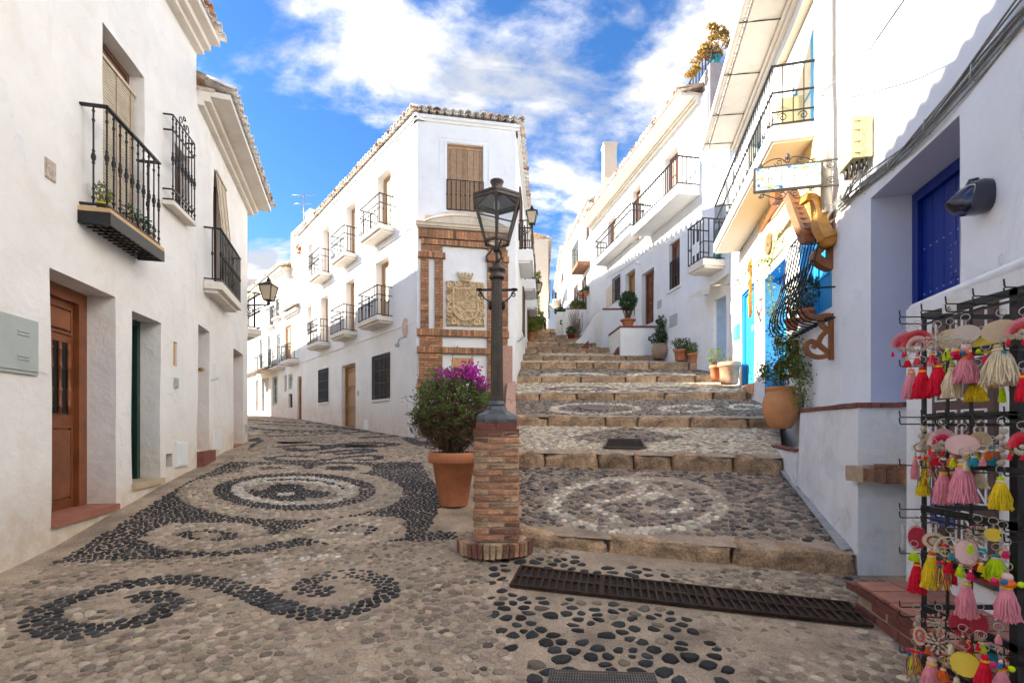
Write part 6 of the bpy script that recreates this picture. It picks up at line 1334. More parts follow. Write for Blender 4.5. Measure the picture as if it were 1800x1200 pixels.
bc = np.array([-.74, 6.08, .25]); br = np.array([.50, .44, .50])
tips = cloud(bc, br*1.02, 190, .5, 1, 3, -1); twigs(t, (-.755,6.08,-.36), tips, .013, .10)
q = MB()
for p in cloud(bc-[0,0,.08], br*.95, 800, .45, 2, 3, -1):
    d = Vector((rng.normal(size=3)*.09).tolist()); p = Vector(p.tolist()); q.tube([p-d, p+Vector((0,0,.02)), p+d+Vector((0,0,random.uniform(-.03,.03)))], [.005,.004,.002], 3)
obj('twig', q, BARK, t, kind='stuff')
P = cloud(bc, br*[1,1,1], 7600, .45, 3, 7.5, .02); q = MB(); SH = []
for i in range(46):
    d = rng.normal(size=3); d[2] = abs(d[2])*.8-.25; d /= np.linalg.norm(d); a = bc+d*br*.85; L_ = rng.uniform(.12,.30); b = a+d*L_+rng.normal(size=3)*.05+[0,0,-.04]; q.tube([Vector(a.tolist()), Vector(((a+b)/2+[0,0,.03]).tolist()), Vector(b.tolist())], [.004,.003,.0015], 4)
    for k in range(16): f = k/16; SH.append(a*(1-f)+b*f+rng.normal(size=3)*.022)
obj('shoot', q, BARK, t, kind='stuff'); obj('leaves', leaf_mb(np.array(SH), .018), LEAF, t, kind='stuff'); P = P[(P[:, 2] < bc[2]+.5)]; top = P[:, 2] > bc[2]-.12+.1*rng.normal(size=len(P)); obj('leaves', leaf_mb(P[top], .017), LEAF, t, kind='stuff'); obj('leaves', leaf_mb(P[~top][::2], .018), LEAF_B, t, kind='stuff'); obj('leaves', leaf_mb(P[~top][1::3], .022), LEAF, t, kind='stuff')
PP = []
for (a, b, z, n) in ((-.58,5.95,.80,90),(-.49,5.9,.74,120),(-.66,5.95,.71,60),(-.40,5.85,.66,90),(-.33,5.85,.58,50),(-.86,5.95,.76,40),(-.74,5.9,.74,60),(-.98,6.0,.66,18),(-.56,6.0,.89,14),(-.30,5.8,.30,10),(-.45,5.9,.82,40)): PP.append(rng.normal(size=(n, 3))*[.045,.05,.032]+[a, b, z-.09])
obj('flowers', leaf_mb(np.concatenate(PP), .020, aspect=.75), PURPLE, t, kind='stuff'); obj('leaves', leaf_mb(cloud((-.76,6.0,-.33),(.22,.2,.05),160,.2,0,3,-1), .02), LEAF_D, t, kind='stuff')
P = cloud((-1.16,6.1,.05),(.16,.2,.2),240,.2,5,6,-.1); obj('leaves', leaf_mb(P, .02), LEAF_D, t, kind='stuff')
# poinsettia at the corner
c = (-2.17, 12.45, -.36+.08); t = potted('small red-flowering plant in a clay pot at the foot of the corner house', 'potted plant', c, .19, .30, base=.75)
obj('leaves', leaf_mb(cloud((-2.17,12.45,.12),(.27,.25,.14),350,.3,0,3,-1), .04), LEAF_D, t, kind='stuff'); obj('flowers', leaf_mb(cloud((-2.17,12.4,.22),(.25,.22,.12),320,.4,0,4,-1), .045, aspect=.7), REDF, t, kind='stuff')
# the tall clay jar with its creeper
c = Vector((4.36, 7.85, -.03)); t = thing('clay_jar', 'big ochre clay jar with a creeper climbing to the bulging grille', 'potted plant', c); q = MB()
q.lathe(c, [(.135,0),(.15,.01),(.19,.08),(.245,.20),(.272,.32),(.270,.42),(.245,.52),(.215,.58),(.205,.61),(.225,.63),(.235,.655),(.225,.675),(.19,.68),(.175,.62)], 32); obj('pot', q, TERRA_Y, t); q = MB(); q.lathe(c+ZV*.6, [(.01,0),(.18,0),(.18,.01),(.01,.02)], 14); obj('soil', q, SOIL, t, at=c+ZV*.6)
paths = [[c+ZV*.6, (4.33,7.8,1.2), (4.38,8.0,1.7), (4.40,8.2,2.2), (4.42,8.3,2.75), (4.55,8.9,3.05), (4.75,9.9,3.10)], [c+ZV*.6, (4.28,7.7,1.1), (4.22,7.75,1.5), (4.30,7.95,1.9)], [c+ZV*.6, (4.25,7.65,.95), (4.30,7.5,1.05), (4.34,7.35,.85), (4.36,7.3,.55), (4.37,7.25,.30)], [c+ZV*.6, (4.36,7.6,1.1), (4.30,7.5,1.3), (4.36,7.35,1.1), (4.38,7.2,.75)], [c+ZV*.6, (4.2,7.9,.9), (4.18,7.95,1.0), (4.15,8.0,.8)], [(4.42,8.3,2.75),(4.3,7.9,2.95),(4.2,7.6,3.05)], [(4.75,9.9,3.1),(4.95,10.6,3.2),(5.05,11,3.1)]]
q = MB(); LC = []
for pth in paths:
    s = smoothl(pth, 8); q.tube(s, .007, 4)
    for k, p in enumerate(s):
        if k < 3: continue
        thin = p[1] > 8.45 or p[2] > 2.6; n = 6 if thin else 20
        LC.append(np.array(p)[None]+rng.normal(size=(n, 3))*[.055,.08,.075 if not thin else .05])
obj('stem', q, LEAF_D, t); LC = np.concatenate(LC); LC = LC[LC[:, 0] < 2.78+.233*LC[:, 1]]; k = rng.random(len(LC)); obj('leaves', leaf_mb(LC[k < .6], .024), LEAF, t, kind='stuff'); obj('leaves', leaf_mb(LC[(k >= .6) & (k < .85)], .024), LEAF_Y, t, kind='stuff'); obj('leaves', leaf_mb(LC[k >= .85], .024), LEAF_D, t, kind='stuff')
# plants in the grille
for (y, lab, mm) in ((6.85,'clay pot with leafy plant inside the bulging grille, nearer the cobalt door',LEAF_D),(7.45,'clay pot with yellow-green plant inside the bulging grille, nearer the jar',LEAF_Y)):
    p = R2.pt(uy(R2,y), .20, 1.50); t = potted(lab, 'potted plant', p, .11, .17); P = cloud(p+ZV*.42, (.16,.22,.26), 330, .2, y, 4, -.2); obj('leaves', leaf_mb(P, .028), mm, t, kind='stuff'); twigs(t, p+ZV*.15, P[:14], .006, .05)
# balcony plants on the left house
for (yy, lab, mm, pm, px_) in ((5.32,'small yellow-green pot at the near end of the left iron balcony',LEAF_Y,mat('yellow_pot',(.6,.5,.02),.4),.06),(5.85,'bushy succulent pot in the middle of the left iron balcony',LEAF_D,TERRA,.10),(6.25,'clay pot with sparse plant near the far end of the left iron balcony',LEAF_D,TERRA,.08)):
    p = W1.pt(uy(W1,yy), .13, 2.35); t = potted(lab, 'potted plant', p, px_, .12, pm); P = cloud(p+ZV*.22, (px_*1.1,px_*1.8,.14), 170, .2, yy, 4, -.5); obj('leaves', leaf_mb(P, .022), mm, t, kind='stuff')
# pots along the right side of the steps
def pot_at(label, px, pyb, y, rpx, hpx, m=TERRA, leaf=LEAF_D, fr=(1.1,1.1,1.2), n=500, ls=.03, z=None, base=.7, sparse=False, fz=None):
    s = y/F; p = Vector(((px-CX)*s, y, (HY-pyb)*s if z is None else z)); r, h = rpx*s, hpx*s; t = potted(label, 'potted plant', p, r, h, m, base)
    c = p+ZV*(h+fr[2]*r*(.7 if fz is None else fz)); P = cloud(c, (r*fr[0], r*fr[1], r*fr[2]), n, .15, px, 4, -.05 if sparse else -.25); k = rng.random(len(P)) < .7
    obj('leaves', leaf_mb(P[k], ls), leaf, t, kind='stuff'); obj('leaves', leaf_mb(P[~k], ls), LEAF_Y if leaf != LEAF_G else leaf, t, kind='stuff'); twigs(t, p+ZV*(h-.05), P[:18], max(.006, r*.03), r*.2); return t
pot_at('large pale terracotta pot with dry sprigs by the first sky-blue door', 1282, 675, 11.5, 18, 38, TERRA_P, LEAF_B, (1.0,1.0,.35), 110, .02, base=.78)
pot_at('slim clay pot of herbs just left of the large pale pot', 1257, 669, 11.75, 9, 27, TERRA, LEAF, (1.7,1.3,2.2), 210, .03, sparse=True)
pot_at('round clay pot with leafy plant, left of the pair below the terrace house', 1197, 634, 15.0, 12, 19, TERRA, LEAF_D, (1.6,1.4,1.1), 480, .035, base=.8)
pot_at('smaller clay pot with leafy plant, right of the pair below the terrace house', 1220, 638, 14.6, 10, 17, TERRA, LEAF, (1.5,1.4,1.1), 380, .035)
y = 16.4; s = y/F; c = Vector(((1160-CX)*s, y, 2.30)); t = thing('clay_jar', 'round grey-brown clay jar with tall leafy plant by the white terrace corner', 'potted plant', c); q = MB(); q.lathe(c, [(.12,0),(.15,.02),(.24,.15),(.28,.28),(.26,.40),(.20,.47),(.22,.51),(.18,.51),(.16,.45)], 22); obj('pot', q, mat('brown_clay', (.36,.25,.16), .8, .2), t)
P = np.concatenate([cloud(c+ZV*1.0+Vector((.05,0,0)), (.22,.2,.55), 500, .1, 1, 4, -.1), cloud(c+ZV*.7, (.38,.3,.22), 350, .2, 1, 4, -.1)]); obj('leaves', leaf_mb(P, .045), LEAF_D, t, kind='stuff'); twigs(t, c+ZV*.45, P[:20], .012, .1)
y = 17.3; s = y/F; c = Vector(((1104-CX)*s, y, 3.57)); t = potted('round-crowned little tree in a clay bowl on the terrace wall corner', 'potted tree', c, .26, .26, base=.6); P = cloud(c+ZV*.92, (.34,.32,.36), 1100, .3, 3, 5, -.25); obj('leaves', leaf_mb(P, .045), LEAF_D, t, kind='stuff'); twigs(t, c+ZV*.2, P[:26], .022, .03)
pot_at('low dark shrub in a red pot against the upper ramp wall', 1004, 601, 23.2, 7, 12, mat('red_pot',(.25,.03,.02),.6), LEAF_D, (1.4,1.3,1.3), 500, .045, z=4.10)
t = thing('bare_shrub', 'leafless twiggy shrub beside the upper ramp wall', 'shrub', (3.35,24.3,4.6)); P = cloud((3.2,24.3,5.65),(.45,.3,.42),60,.4,1,3,-1); twigs(t, (3.3,24.3,4.6), P, .018, .15, mat('grey_twig',(.30,.22,.18),.9))
t = thing('fern_shrub', 'bright fern on the pale terrace up the steps', 'shrub', (3.4,25,6.05)); obj('leaves', leaf_mb(cloud((3.4,25,6.3),(.45,.3,.25),500,.2,1,4,-.3), .06), LEAF, t, kind='stuff'); t = thing('shrub', 'dark round shrub on top of the gate pillar up the steps', 'shrub', (2.7,27,6.3)); obj('leaves', leaf_mb(cloud((2.72,27,6.45),(.40,.35,.24),500,.2,1,4,-.4), .06), LEAF_D, t, kind='stuff')
for (px, yb, yy, lab) in ((1022,525,25,'left of two flower pots hanging on the tall white house'),(1032,520,24.3,'right of two flower pots hanging on the tall white house')):
    p = unp(px, yb, yy)+Vector((-.05,0,0)); t = potted(lab, 'potted plant', p, .14, .22); obj('leaves', leaf_mb(cloud(p+ZV*.35,(.2,.2,.15),140,.2,1,4,-.5), .045), LEAF_D, t, kind='stuff')
# left side of the steps
pot_at('nearer clay pot of yellow-green shrub against the corner house on the steps', 934, 597, 21.3, 7, 13, TERRA, LEAF_Y, (2.1,1.8,2.2), 1500, .05, z=3.80); pot_at('second clay pot with bushy green shrub behind the yellow-green one', 941, 588, 23.6, 6, 12, TERRA, LEAF, (2.6,2.2,3.4), 2000, .055, z=4.45)
t = thing('climbing_shrub', 'loose yellow-green climber hanging below the far wall lantern', 'shrub', (1.2,26,5)); P = np.concatenate([cloud((1.35,26,8.0),(.25,.5,.5),350,.1,1,4,0), cloud((1.3,27,6.9),(.3,.5,.6),300,.1,2,4,0)]); obj('leaves', leaf_mb(P, .06), LEAF_Y, t, kind='stuff'); twigs(t, (1.2,26,5.5), P[:10], .015, .2)
# golden plant on the roof terrace
c = Vector((5.98,14.2,10.85)); t = potted('golden-leaved little tree in a turquoise pot on the roof terrace', 'potted tree', c-ZV*.35, .14, .35, TEAL); P = []
for (a, b, z) in ((-.55,0,-.15),(-.40,0,.1),(-.25,.1,.35),(-.05,0,.55),(.15,0,.75),(.30,.1,.65),(-.05,0,.25),(-.6,0,-.4),(.05,0,.05),(.35,0,.35),(-.25,0,0),(-.15,-.1,.75),(-.75,0,-.55)): P.append(cloud(c+Vector((a,b,z+.05)), (.17,.15,.10), 75, .2, a, 4, -1))
P = np.concatenate(P); obj('leaves', leaf_mb(P, .055, droop=.5), LEAF_G, t, kind='stuff'); twigs(t, c-ZV*.1, P[::50], .020, .25)
t = thing('creeper', 'dry orange creeper hanging beside the roof terrace', 'creeper', (5.75,13,9)); obj('leaves', leaf_mb(cloud((5.66,13.0,8.72),(.12,.2,.38),240,.1,0,4,-1), .045, droop=.8), mat('leaf_orange', (.45,.17,.04), .7, .4, 3, .05, 30, trans=.3), t, kind='stuff')
t = thing('creeper', 'small red-brown climbing plant on the cream gable at far left', 'creeper', WF.pt(1.2,0,6)); cc = WF.pt(.6,-.15,8.0); obj('leaves', leaf_mb(np.concatenate([cloud(cc,(.25,.2,.25),120,.1,0,4,-1), cloud(cc-ZV*1.2-WF.t*-.5,(.3,.2,.2),90,.1,0,4,-1)]), .06), mat('leaf_rust', (.30,.10,.05), .7), t, kind='stuff')

# ================================================================ LAMP PILLAR
PX, PY = -.147, 4.70
lp = thing('lamp_pillar', 'square thin-brick pillar with a rounded brick foot carrying the street lamp', 'brick pillar', (PX, PY, -1.2))
q = MB(); q.box((PX, PY, -.55), (.405,.405,1.04)); obj('joint', q, MORTAR, lp)
n = 17; h = 1.025/n; b1 = .275; b2 = .138
for j in range(n):
    z = -1.06+h*(j+.5); flip = j % 2
    for k in range(4):
        R = Matrix.Rotation(math.pi/2*k, 3, 'Z'); L1 = b1+random.uniform(-.008,.008); o = .213-b2/2+random.uniform(-.005,.005); off = (.213-L1/2)*(1 if flip else -1)
        c = R@Vector((off, -o, 0))
        q = MB(); s = (L1, b2, h-.014+random.uniform(-.003,.002)); hx, hy, hz = s[0]/2, s[1]/2, s[2]/2; e = .006
        vs = []
        for zz_, ee in ((-hz, e), (-hz+e, 0), (hz-e, 0), (hz, e)): vs += [(sx*(hx-ee)+random.uniform(-.007,.005), sy*(hy-ee)+random.uniform(-.006,.004), zz_+random.uniform(-.003,.003)) for sx, sy in ((-1,-1),(1,-1),(1,1),(-1,1))]
        q.add([Vector((PX, PY, z))+c+R@Vector(v) for v in vs], [(3,2,1,0),(12,13,14,15)]+[(4*i+a, 4*i+(a+1)%4, 4*i+4+(a+1)%4, 4*i+4+a) for i in range(3) for a in range(4)]); obj('brick', q, random.choice([BRICK, BRICK, BRICK_B, BRICK_K]), lp)
        # the short brick filling the course
for j in range(n):
    z = -1.06+h*(j+.5); flip = j % 2
    for k in range(4):
        R = Matrix.Rotation(math.pi/2*k, 3, 'Z'); sgn = -1 if flip else 1; q = MB(); w = .130; c = Vector((PX, PY, z))+R@Vector((sgn*(.213-.135/2), -.213+.06, 0)); q.box(c, (w-.012, .118, h-.015), R); 
        if k % 2 == 0: obj('brick', q, random.choice([BRICK, BRICK_B]), lp)
q = MB(); q.lathe((PX-.02, PY, -1.2), [(.345,0),(.345,.10),(.325,.118),(.26,.122)], 36, sy=.9); obj('foot_core', q, MORTAR, lp)
for i in range(21):
    a = math.pi*(.98+1.03*i/20)+random.uniform(-.01,.01); rr = .335+random.uniform(-.010,.006); c = Vector((PX-.02+math.cos(a)*rr, PY+math.sin(a)*rr*.9, -1.135)); q = MB(); R = Matrix.Rotation(a, 3, 'Z')@Matrix.Rotation(random.uniform(-.05,.05), 3, 'X'); q.box(c, (.06,.043+random.uniform(-.004,.004),.125+random.uniform(-.012,.008)), R); obj('brick', q, random.choice([BRICK, BRICK_B, BRICK_K, BRICK_B]), lp)
for k in range(4):
    R = Matrix.Rotation(math.pi/2*k, 3, 'Z')
    for s in (-1, 1):
        q = MB(); q.box(Vector((PX,PY,.005))+R@Vector((s*.09,-.175,0)), (.165,.03,.075), R); obj('tile', q, BRICK_D, lp)
    q = MB(); q.box(Vector((PX,PY,-.030))+R@Vector((0,-.155,0)), (.42,.12,.022), R); obj('tile', q, BRICK_D, lp)
q = MB(); q.box((PX,PY,.005), (.33,.33,.07)); obj('core', q, MORTAR, lp)
lamp = thing('street_lamp', 'old grey iron street lamp with a six-sided glass lantern standing on the brick pillar', 'street lamp', (PX, PY, .04))
q = MB(); sq = lambda w, z: [(PX+sx*w, PY+sy*w, z) for sx, sy in ((-1,-.55),(-.55,-1),(.55,-1),(1,-.55),(1,.55),(.55,1),(-.55,1),(-1,.55))]
lv = [sq(.195,.043), sq(.195,.075), sq(.180,.115), sq(.10,.16), sq(.085,.20)]; 
for L in lv: q.v += L; 
q.f = [(8*i+k, 8*i+(k+1)%8, 8*i+8+(k+1)%8, 8*i+8+k) for i in range(4) for k in range(8)]+[tuple(range(32,40))]; q.sm = [False]*len(q.f)
q.lathe((PX,PY,.20), [(.078,0),(.082,.02),(.07,.035),(.066,.05)], 20); obj('base', q, mat('grey_cast_iron', (.10,.105,.11), .5, .3, 7, .3, 40, metal=.4), lamp)
q = MB(); prof = []; seg = 32; vs = []
for z, r in ((.24,.061),(1.44,.053)):
    for k in range(seg): a = 2*math.pi*k/seg; rr = r*(1-.10*(k % 2)); vs.append((PX+rr*math.cos(a), PY+rr*math.sin(a), z))
q.add(vs, [(k, (k+1)%seg, seg+(k+1)%seg, seg+k) for k in range(seg)]); obj('post', q, IRON_G, lamp)
q = MB(); q.lathe((PX,PY,1.43), [(.06,0),(.075,.01),(.078,.03),(.062,.045),(.066,.07),(.085,.085),(.088,.10),(.06,.115),(.05,.13),(.04,.15),(.028,.16)], 24); obj('capital', q, IRON_G, lamp)
q = MB(); q.bar((PX-.20,PY,1.33), (PX+.20,PY,1.33), .022, .018)
for s in (-1, 1):
    q.lathe((PX+s*.17,PY,1.33), [(.03,0),(.032,.01),(.012,.016)], 8); q.tube(smoothl([(PX+s*.05,PY,1.17), (PX+s*.07,PY,1.21), (PX+s*.12,PY,1.25), (PX+s*.17,PY,1.32)], 4), .007, 5); q.tube(spiral(Vector((PX+s*.165,PY,1.285)), Vector((s,0,0)), ZV, .028, 1.2, 1.2), .006, 5); q.ell((PX+s*.065,PY,1.18), (.022,.022,.045), 8, 6)
obj('ladder_rest', q, IRON, lamp)
LZ = 1.79; LC_ = Vector((PX+.0, PY, 0)); 
def hexr(w, z, a0=math.pi/6): return [Vector((PX+w*math.cos(a0+math.pi/3*k), PY+w*math.sin(a0+math.pi/3*k), z)) for k in range(6)]
lo, hi, hi2, tp = hexr(.125,LZ), hexr(.242,2.175), hexr(.246,2.205), hexr(.085,2.29); f = MB()
for k in range(6):
    f.bar(lo[k], hi[k], .022); f.bar(lo[k], lo[(k+1)%6], .022); f.bar(hi[k], hi[(k+1)%6], .026); f.bar(hi2[k], hi2[(k+1)%6], .018); f.bar(hi2[k], tp[k], .018); f.bar(tp[k], tp[(k+1)%6], .018); f.bar(hi[k], hi2[k], .016)
f.bar(hexr(.18,2.03)[0], hexr(.18,2.03)[3], .012)
obj('lantern_frame', f, IRON_G, lamp)
for k in range(6):
    gq = MB(); i = (k+1)%6; gq.quad(lo[k].lerp(lo[i],.06), lo[i].lerp(lo[k],.06), hi[i].lerp(hi[k],.06), hi[k].lerp(hi[i],.06)); obj('pane', gq, CLEAR, lamp); gq = MB(); gq.quad(hi2[k], hi2[i], tp[i], tp[k]); obj('roof_pane', gq, mat('grey_glass', (.42,.47,.55), .12, .2), lamp)
q = MB(); q.lathe((PX,PY,2.275), [(.06,0),(.065,.02),(.05,.03),(.05,.06),(.062,.09),(.068,.10),(.066,.11),(.03,.115)], 16); obj('chimney', q, IRON_G, lamp)
q = MB(); q.lathe((PX,PY,1.70), [(.03,0),(.04,.02),(.022,.05),(.022,.10),(.016,.13),(.016,.30),(.022,.32),(.018,.40)], 10)
for k in range(3):
    a = math.pi/6+2*math.pi*k/3+.5; d = Vector((math.cos(a), math.sin(a), 0)); B = Vector((PX,PY,0)); q.tube(smoothl([B+ZV*1.60+d*.02, B+ZV*1.61+d*.08, B+ZV*1.66+d*.10, B+ZV*1.70+d*.06, B+ZV*1.75+d*.05, B+ZV*LZ+d*.11], 5), .009, 6)
q.tube([(PX,PY,1.58),(PX,PY,1.72)], .016, 8); obj('burner', q, IRON_G, lamp); q = MB(); q.lathe((PX,PY,2.10), [(.01,0),(.030,.02),(.035,.06),(.02,.10)], 12); obj('bulb', q, mat('milky_glass', (.75,.75,.72), .2), lamp)

# ================================================================ DRAIN GRATES
PIT_SHADE = mat('drain_shade_black', (.006,.005,.005), .9)  # flat black sheet under the bars, painting the shade of a pit
c4 = [gpt(915,998), gpt(1493,1064), gpt(1536,1106), gpt(896,1033)]
def gq4(c, s, t): a, b, d, e = [np.array(x) for x in c]; return (a*(1-s)+b*s)*(1-t)+(e*(1-s)+d*s)*t
def g3(p, z): return Vector((p[0], p[1], float(g(p[1]))+z))
for k, (s0_, s1_, lab) in enumerate(((0,.29,'leftmost of three rusty slotted drain grates in front of the first step'),(.29,.62,'middle of three rusty slotted drain grates in front of the first step'),(.62,1,'rightmost of three rusty slotted drain grates, ending by the low tiled step'))):
    t = thing('drain_grate', lab, 'drain grate', g3(gq4(c4, (s0_+s1_)/2, .5), .0), 'drain grates in a row'); e = .004
    q = MB(); q.add([g3(gq4(c4, a, b), .012) for a, b in ((s0_,0),(s1_,0),(s1_,1),(s0_,1))], [(0,1,2,3)]); obj('pit_shade', q, PIT_SHADE, t)
    q = MB()
    def seg(a, b, w, h=.02): q.bar(g3(gq4(c4, *a), .022), g3(gq4(c4, *b), .022), w, h)
    for tt in (.03, .5, .97): seg((s0_+e, tt), (s1_-e, tt), .026 if tt != .5 else .036)
    for ss in (s0_+e, s1_-e): seg((ss, 0), (ss, 1), .022)
    obj('frame', q, RUST, t); n = int((s1_-s0_)*44)
    for i in range(1, n):
        ss = s0_+(s1_-s0_)*i/n
        for (ta, tb) in ((.03,.5),(.5,.97)): q = MB(); q.bar(g3(gq4(c4, ss, ta), .022), g3(gq4(c4, ss+.003, tb), .022), .019, .016); obj('bar', q, RUST, t)
c5 = [gpt(968,1184), gpt(1150,1190), gpt(1165,1230), gpt(958,1224)]; t = thing('drain_grate', 'small fine-meshed drain grate at the bottom edge of the lane', 'drain grate', g3(gq4(c5,.5,.5),0)); q = MB(); q.add([g3(gq4(c5, a, b), .012) for a, b in ((0,0),(1,0),(1,1),(0,1))], [(0,1,2,3)]); obj('pit_shade', q, PIT_SHADE, t); q = MB()
for i in range(41): q.bar(g3(gq4(c5, i/40, 0), .02), g3(gq4(c5, i/40, 1), .02), .005, .01)
for i in range(9): q.bar(g3(gq4(c5, 0, i/8), .021), g3(gq4(c5, 1, i/8), .021), .005, .01)
obj('mesh', q, mat('steel_grate', (.16,.14,.12), .5, .3, 8, metal=.5), t)
def on_tread(i, px, py, z): p = tread_pt(i, px, py); f, W_2, D = tread_map(i); L, R, _ = STEPS[i]; L2, R2_ = riser_foot(i+1); nrm = np.cross(R-L, L2-L); zz_ = L[2]-(nrm[0]*(p[0]-L[0])+nrm[1]*(p[1]-L[1]))/nrm[2]; return Vector((p[0], p[1], zz_+z))
cc = [(1068,773),(1128,774),(1135,789),(1062,788)]; t = thing('drain_grate', 'rectangular iron drain grate set in the second cobbled step', 'drain grate', on_tread(1,1098,781,0)); q = MB(); q.add([on_tread(1,*p,.014) for p in cc], [(0,1,2,3)]); obj('pit_shade', q, PIT_SHADE, t)
q = MB(); C3 = [on_tread(1,*p,.022) for p in cc]
for a, b in ((0,1),(1,2),(2,3),(3,0)): q.bar(C3[a], C3[b], .03, .02)
obj('frame', q, mat('iron_brown', (.12,.08,.06), .6), t)
for i in range(1, 7): q = MB(); q.bar(C3[0].lerp(C3[3], i/7), C3[1].lerp(C3[2], i/7), .02, .014); obj('bar', q, IRON_G, t)
t = thing('manhole_cover', 'round iron manhole cover set in the third step inside its white pebble ring', 'manhole cover', on_tread(2,1045,717,0)); q = MB(); q.lathe(on_tread(2,1045,717,.004), [(.34,0),(.34,.012),(.30,.016),(.28,.012),(.02,.014)], 28, axis=Vector((0,-.22,1))); obj('disc', q, mat('iron_brown', (.12,.08,.06), .6), t)
for (px, py, rr, lab) in ((518,777,.40,'left of two round manhole covers at the bend of the lane'),(636,782,.38,'right of two round manhole covers at the bend of the lane')):
    p = gpt(px, py); t = thing('manhole_cover', lab, 'manhole cover', g3(p, 0)); q = MB(); q.lathe(g3(p, .004), [(rr,0),(rr,.010),(rr*.9,.014),(rr*.86,.010),(rr*.5,.014),(.02,.012)], 28); obj('disc', q, RUST, t)
# dark asphalt patch and kerb by the corner house
q = MB(); q.add([g3(gpt(*p), .006) for p in ((705,770),(735,764),(770,772),(790,790),(757,790),(720,779))], [(0,1,2,3,4,5)]); o = obj('asphalt_patch', q, mat('asphalt', (.045,.035,.03), .9, .3, 12, .5, 50)); tag(o, 'dark patch of asphalt beside the big terracotta pot', kind='structure')
q = MB(); pts = [(-2.60,12.95),(-2.35,12.25),(-1.2,11.9),(-.1,11.6),(-.1,13.4),(-1,13.2)]; q.prism([(x, y, -.55) for x, y in pts], (0,0,.28)); o = obj('pavement', q, mat('pale_concrete', (.42,.38,.33), .9, .25, 5, .4, 40)); tag(o, 'raised pavement corner in front of the brick-framed front', kind='structure')

# ================================================================ PERSON far up the steps
def person():
    t = thing('person', 'tiny seated person in black far up the stepped street', 'person', (2.15, 33.9, 6.80)); me = bpy.data.meshes.new('body'); V = [(0,0,.50),(0,0,.68),(0,-.02,.86),(0,-.04,.98),(0,-.06,1.10),(-.10,-.02,.48),(-.14,-.36,.50),(-.14,-.40,.06),(-.14,-.50,.03),(.10,-.02,.48),(.14,-.36,.50),(.14,-.40,.06),(.14,-.50,.03),(-.17,-.02,.84),(-.22,-.10,.62),(-.12,-.30,.54),(.17,-.02,.84),(.22,-.10,.62),(.12,-.30,.54)]
    E = [(0,1),(1,2),(2,3),(3,4),(0,5),(5,6),(6,7),(7,8),(0,9),(9,10),(10,11),(11,12),(2,13),(13,14),(14,15),(2,16),(16,17),(17,18)]
    me.from_pydata(V, E, []); o = bpy.data.objects.new('body', me); linkto(o, (2.15,33.9,6.80-.05), t); me.materials.append(CLOTH_B); m = o.modifiers.new('skin', 'SKIN')
    rad = [.15,.13,.12,.05,.06,.10,.075,.05,.05,.10,.075,.05,.05,.065,.05,.035,.065,.05,.035]
    for i, r in enumerate(rad): me.skin_vertices[0].data[i].radius = (r, r)
    me.skin_vertices[0].data[0].use_root = True; s = o.modifiers.new('sub', 'SUBSURF'); s.levels = s.render_levels = 2
    q = MB(); q.ell((2.15,33.82,7.93), (.085,.10,.12), 12, 9); q.ell((2.15,33.72,7.92), (.015,.02,.02), 6, 5); obj('head', q, SKIN, t); q = MB(); q.ell((2.15,33.85,7.97), (.10,.11,.12), 12, 9); obj('hair', q, CLOTH_B, t)
    q = MB(); q.box((2.15,33.95,7.02), (.5,.4,.35)); tt = thing('stone_block', 'low stone block the person in black sits on', 'block', (2.15,33.95,6.85)); obj('block', q, KERB, tt)
person()

# ================================================================ RACK OF KEY RINGS
rack = thing('display_rack', 'black metal display rack hung with tassel key rings at the right edge', 'display rack', (1.7, 1.45, -1.36))
RX0, RX1, RY0, RY1 = 1.50, 1.92, 1.13, 1.76
for (x, y, w) in ((RX0,RY1,.011),(RX0,1.435,.024),(RX0,RY0,.012),(RX1,RY1,.012),(RX1,1.45,.02),(RX1,RY0,.012),(RX0,1.665,.007),(RX0,1.58,.007)):
    q = MB(); q.box((x, y, -.44), (w, w, 1.70)); obj('post', q, BLACK_P, rack)
for zz_ in (.40, .035, -.295, -.655):
    for k, (zo, hh, bow) in enumerate(((0,.024,.0),(-.030,.007,.02),(-.16,.016,.045))):
        q = MB(); z = zz_+zo; n = 12; pts = []
        for i in range(n+1): f = i/n; pts.append((RX0-bow*math.sin(math.pi*f)-.008, RY0+(RY1-RY0)*f, z))
        for a, b in zip(pts, pts[1:]): q.bar(a, b, .008, hh)
        obj('shelf_band', q, BLACK_P, rack)
    for (a, b) in (((RX0,RY1),(RX1,RY1)),((RX1,RY1),(RX1,RY0)),((RX0,RY0),(RX1,RY0)),((RX0,1.45),(RX1,1.45))): q = MB(); q.bar((*a,zz_), (*b,zz_), .006, .018); obj('rail', q, BLACK_P, rack)
hk = MB(); hk.tube([(0,0,0),(-.075,0,0),(-.078,0,.004),(-.080,0,.024)], .0024, 5); hk = hk.mesh('hook', m=BLACK_P)
for zz_ in (.40, .375, .22, .035, .01, -.14, -.30, -.33, -.46, -.655, -.69, -.82):
    for i in range(7): y = RY1+.0-(RY1-1.2)*i/6; inst('hook', hk, TRS((RX0-.01, y, zz_)), rack)
    inst('hook', hk, TRS((1.62, RY1, zz_)), rack)
KM = {n: mat('yarn_'+n, c, .9, .2, 30, .2, 80) for n, c in dict(red=(.80,.004,.035), pink=(.84,.30,.36), palepink=(.85,.52,.48), cream=(.80,.66,.44), yellow=(.85,.60,.01), lime=(.60,.80,.0), orange=(.85,.16,.02), teal=(.03,.33,.42), coral=(.75,.08,.10), brown=(.28,.10,.06), blue=(.02,.16,.35), hot=(.75,.02,.12)).items()}
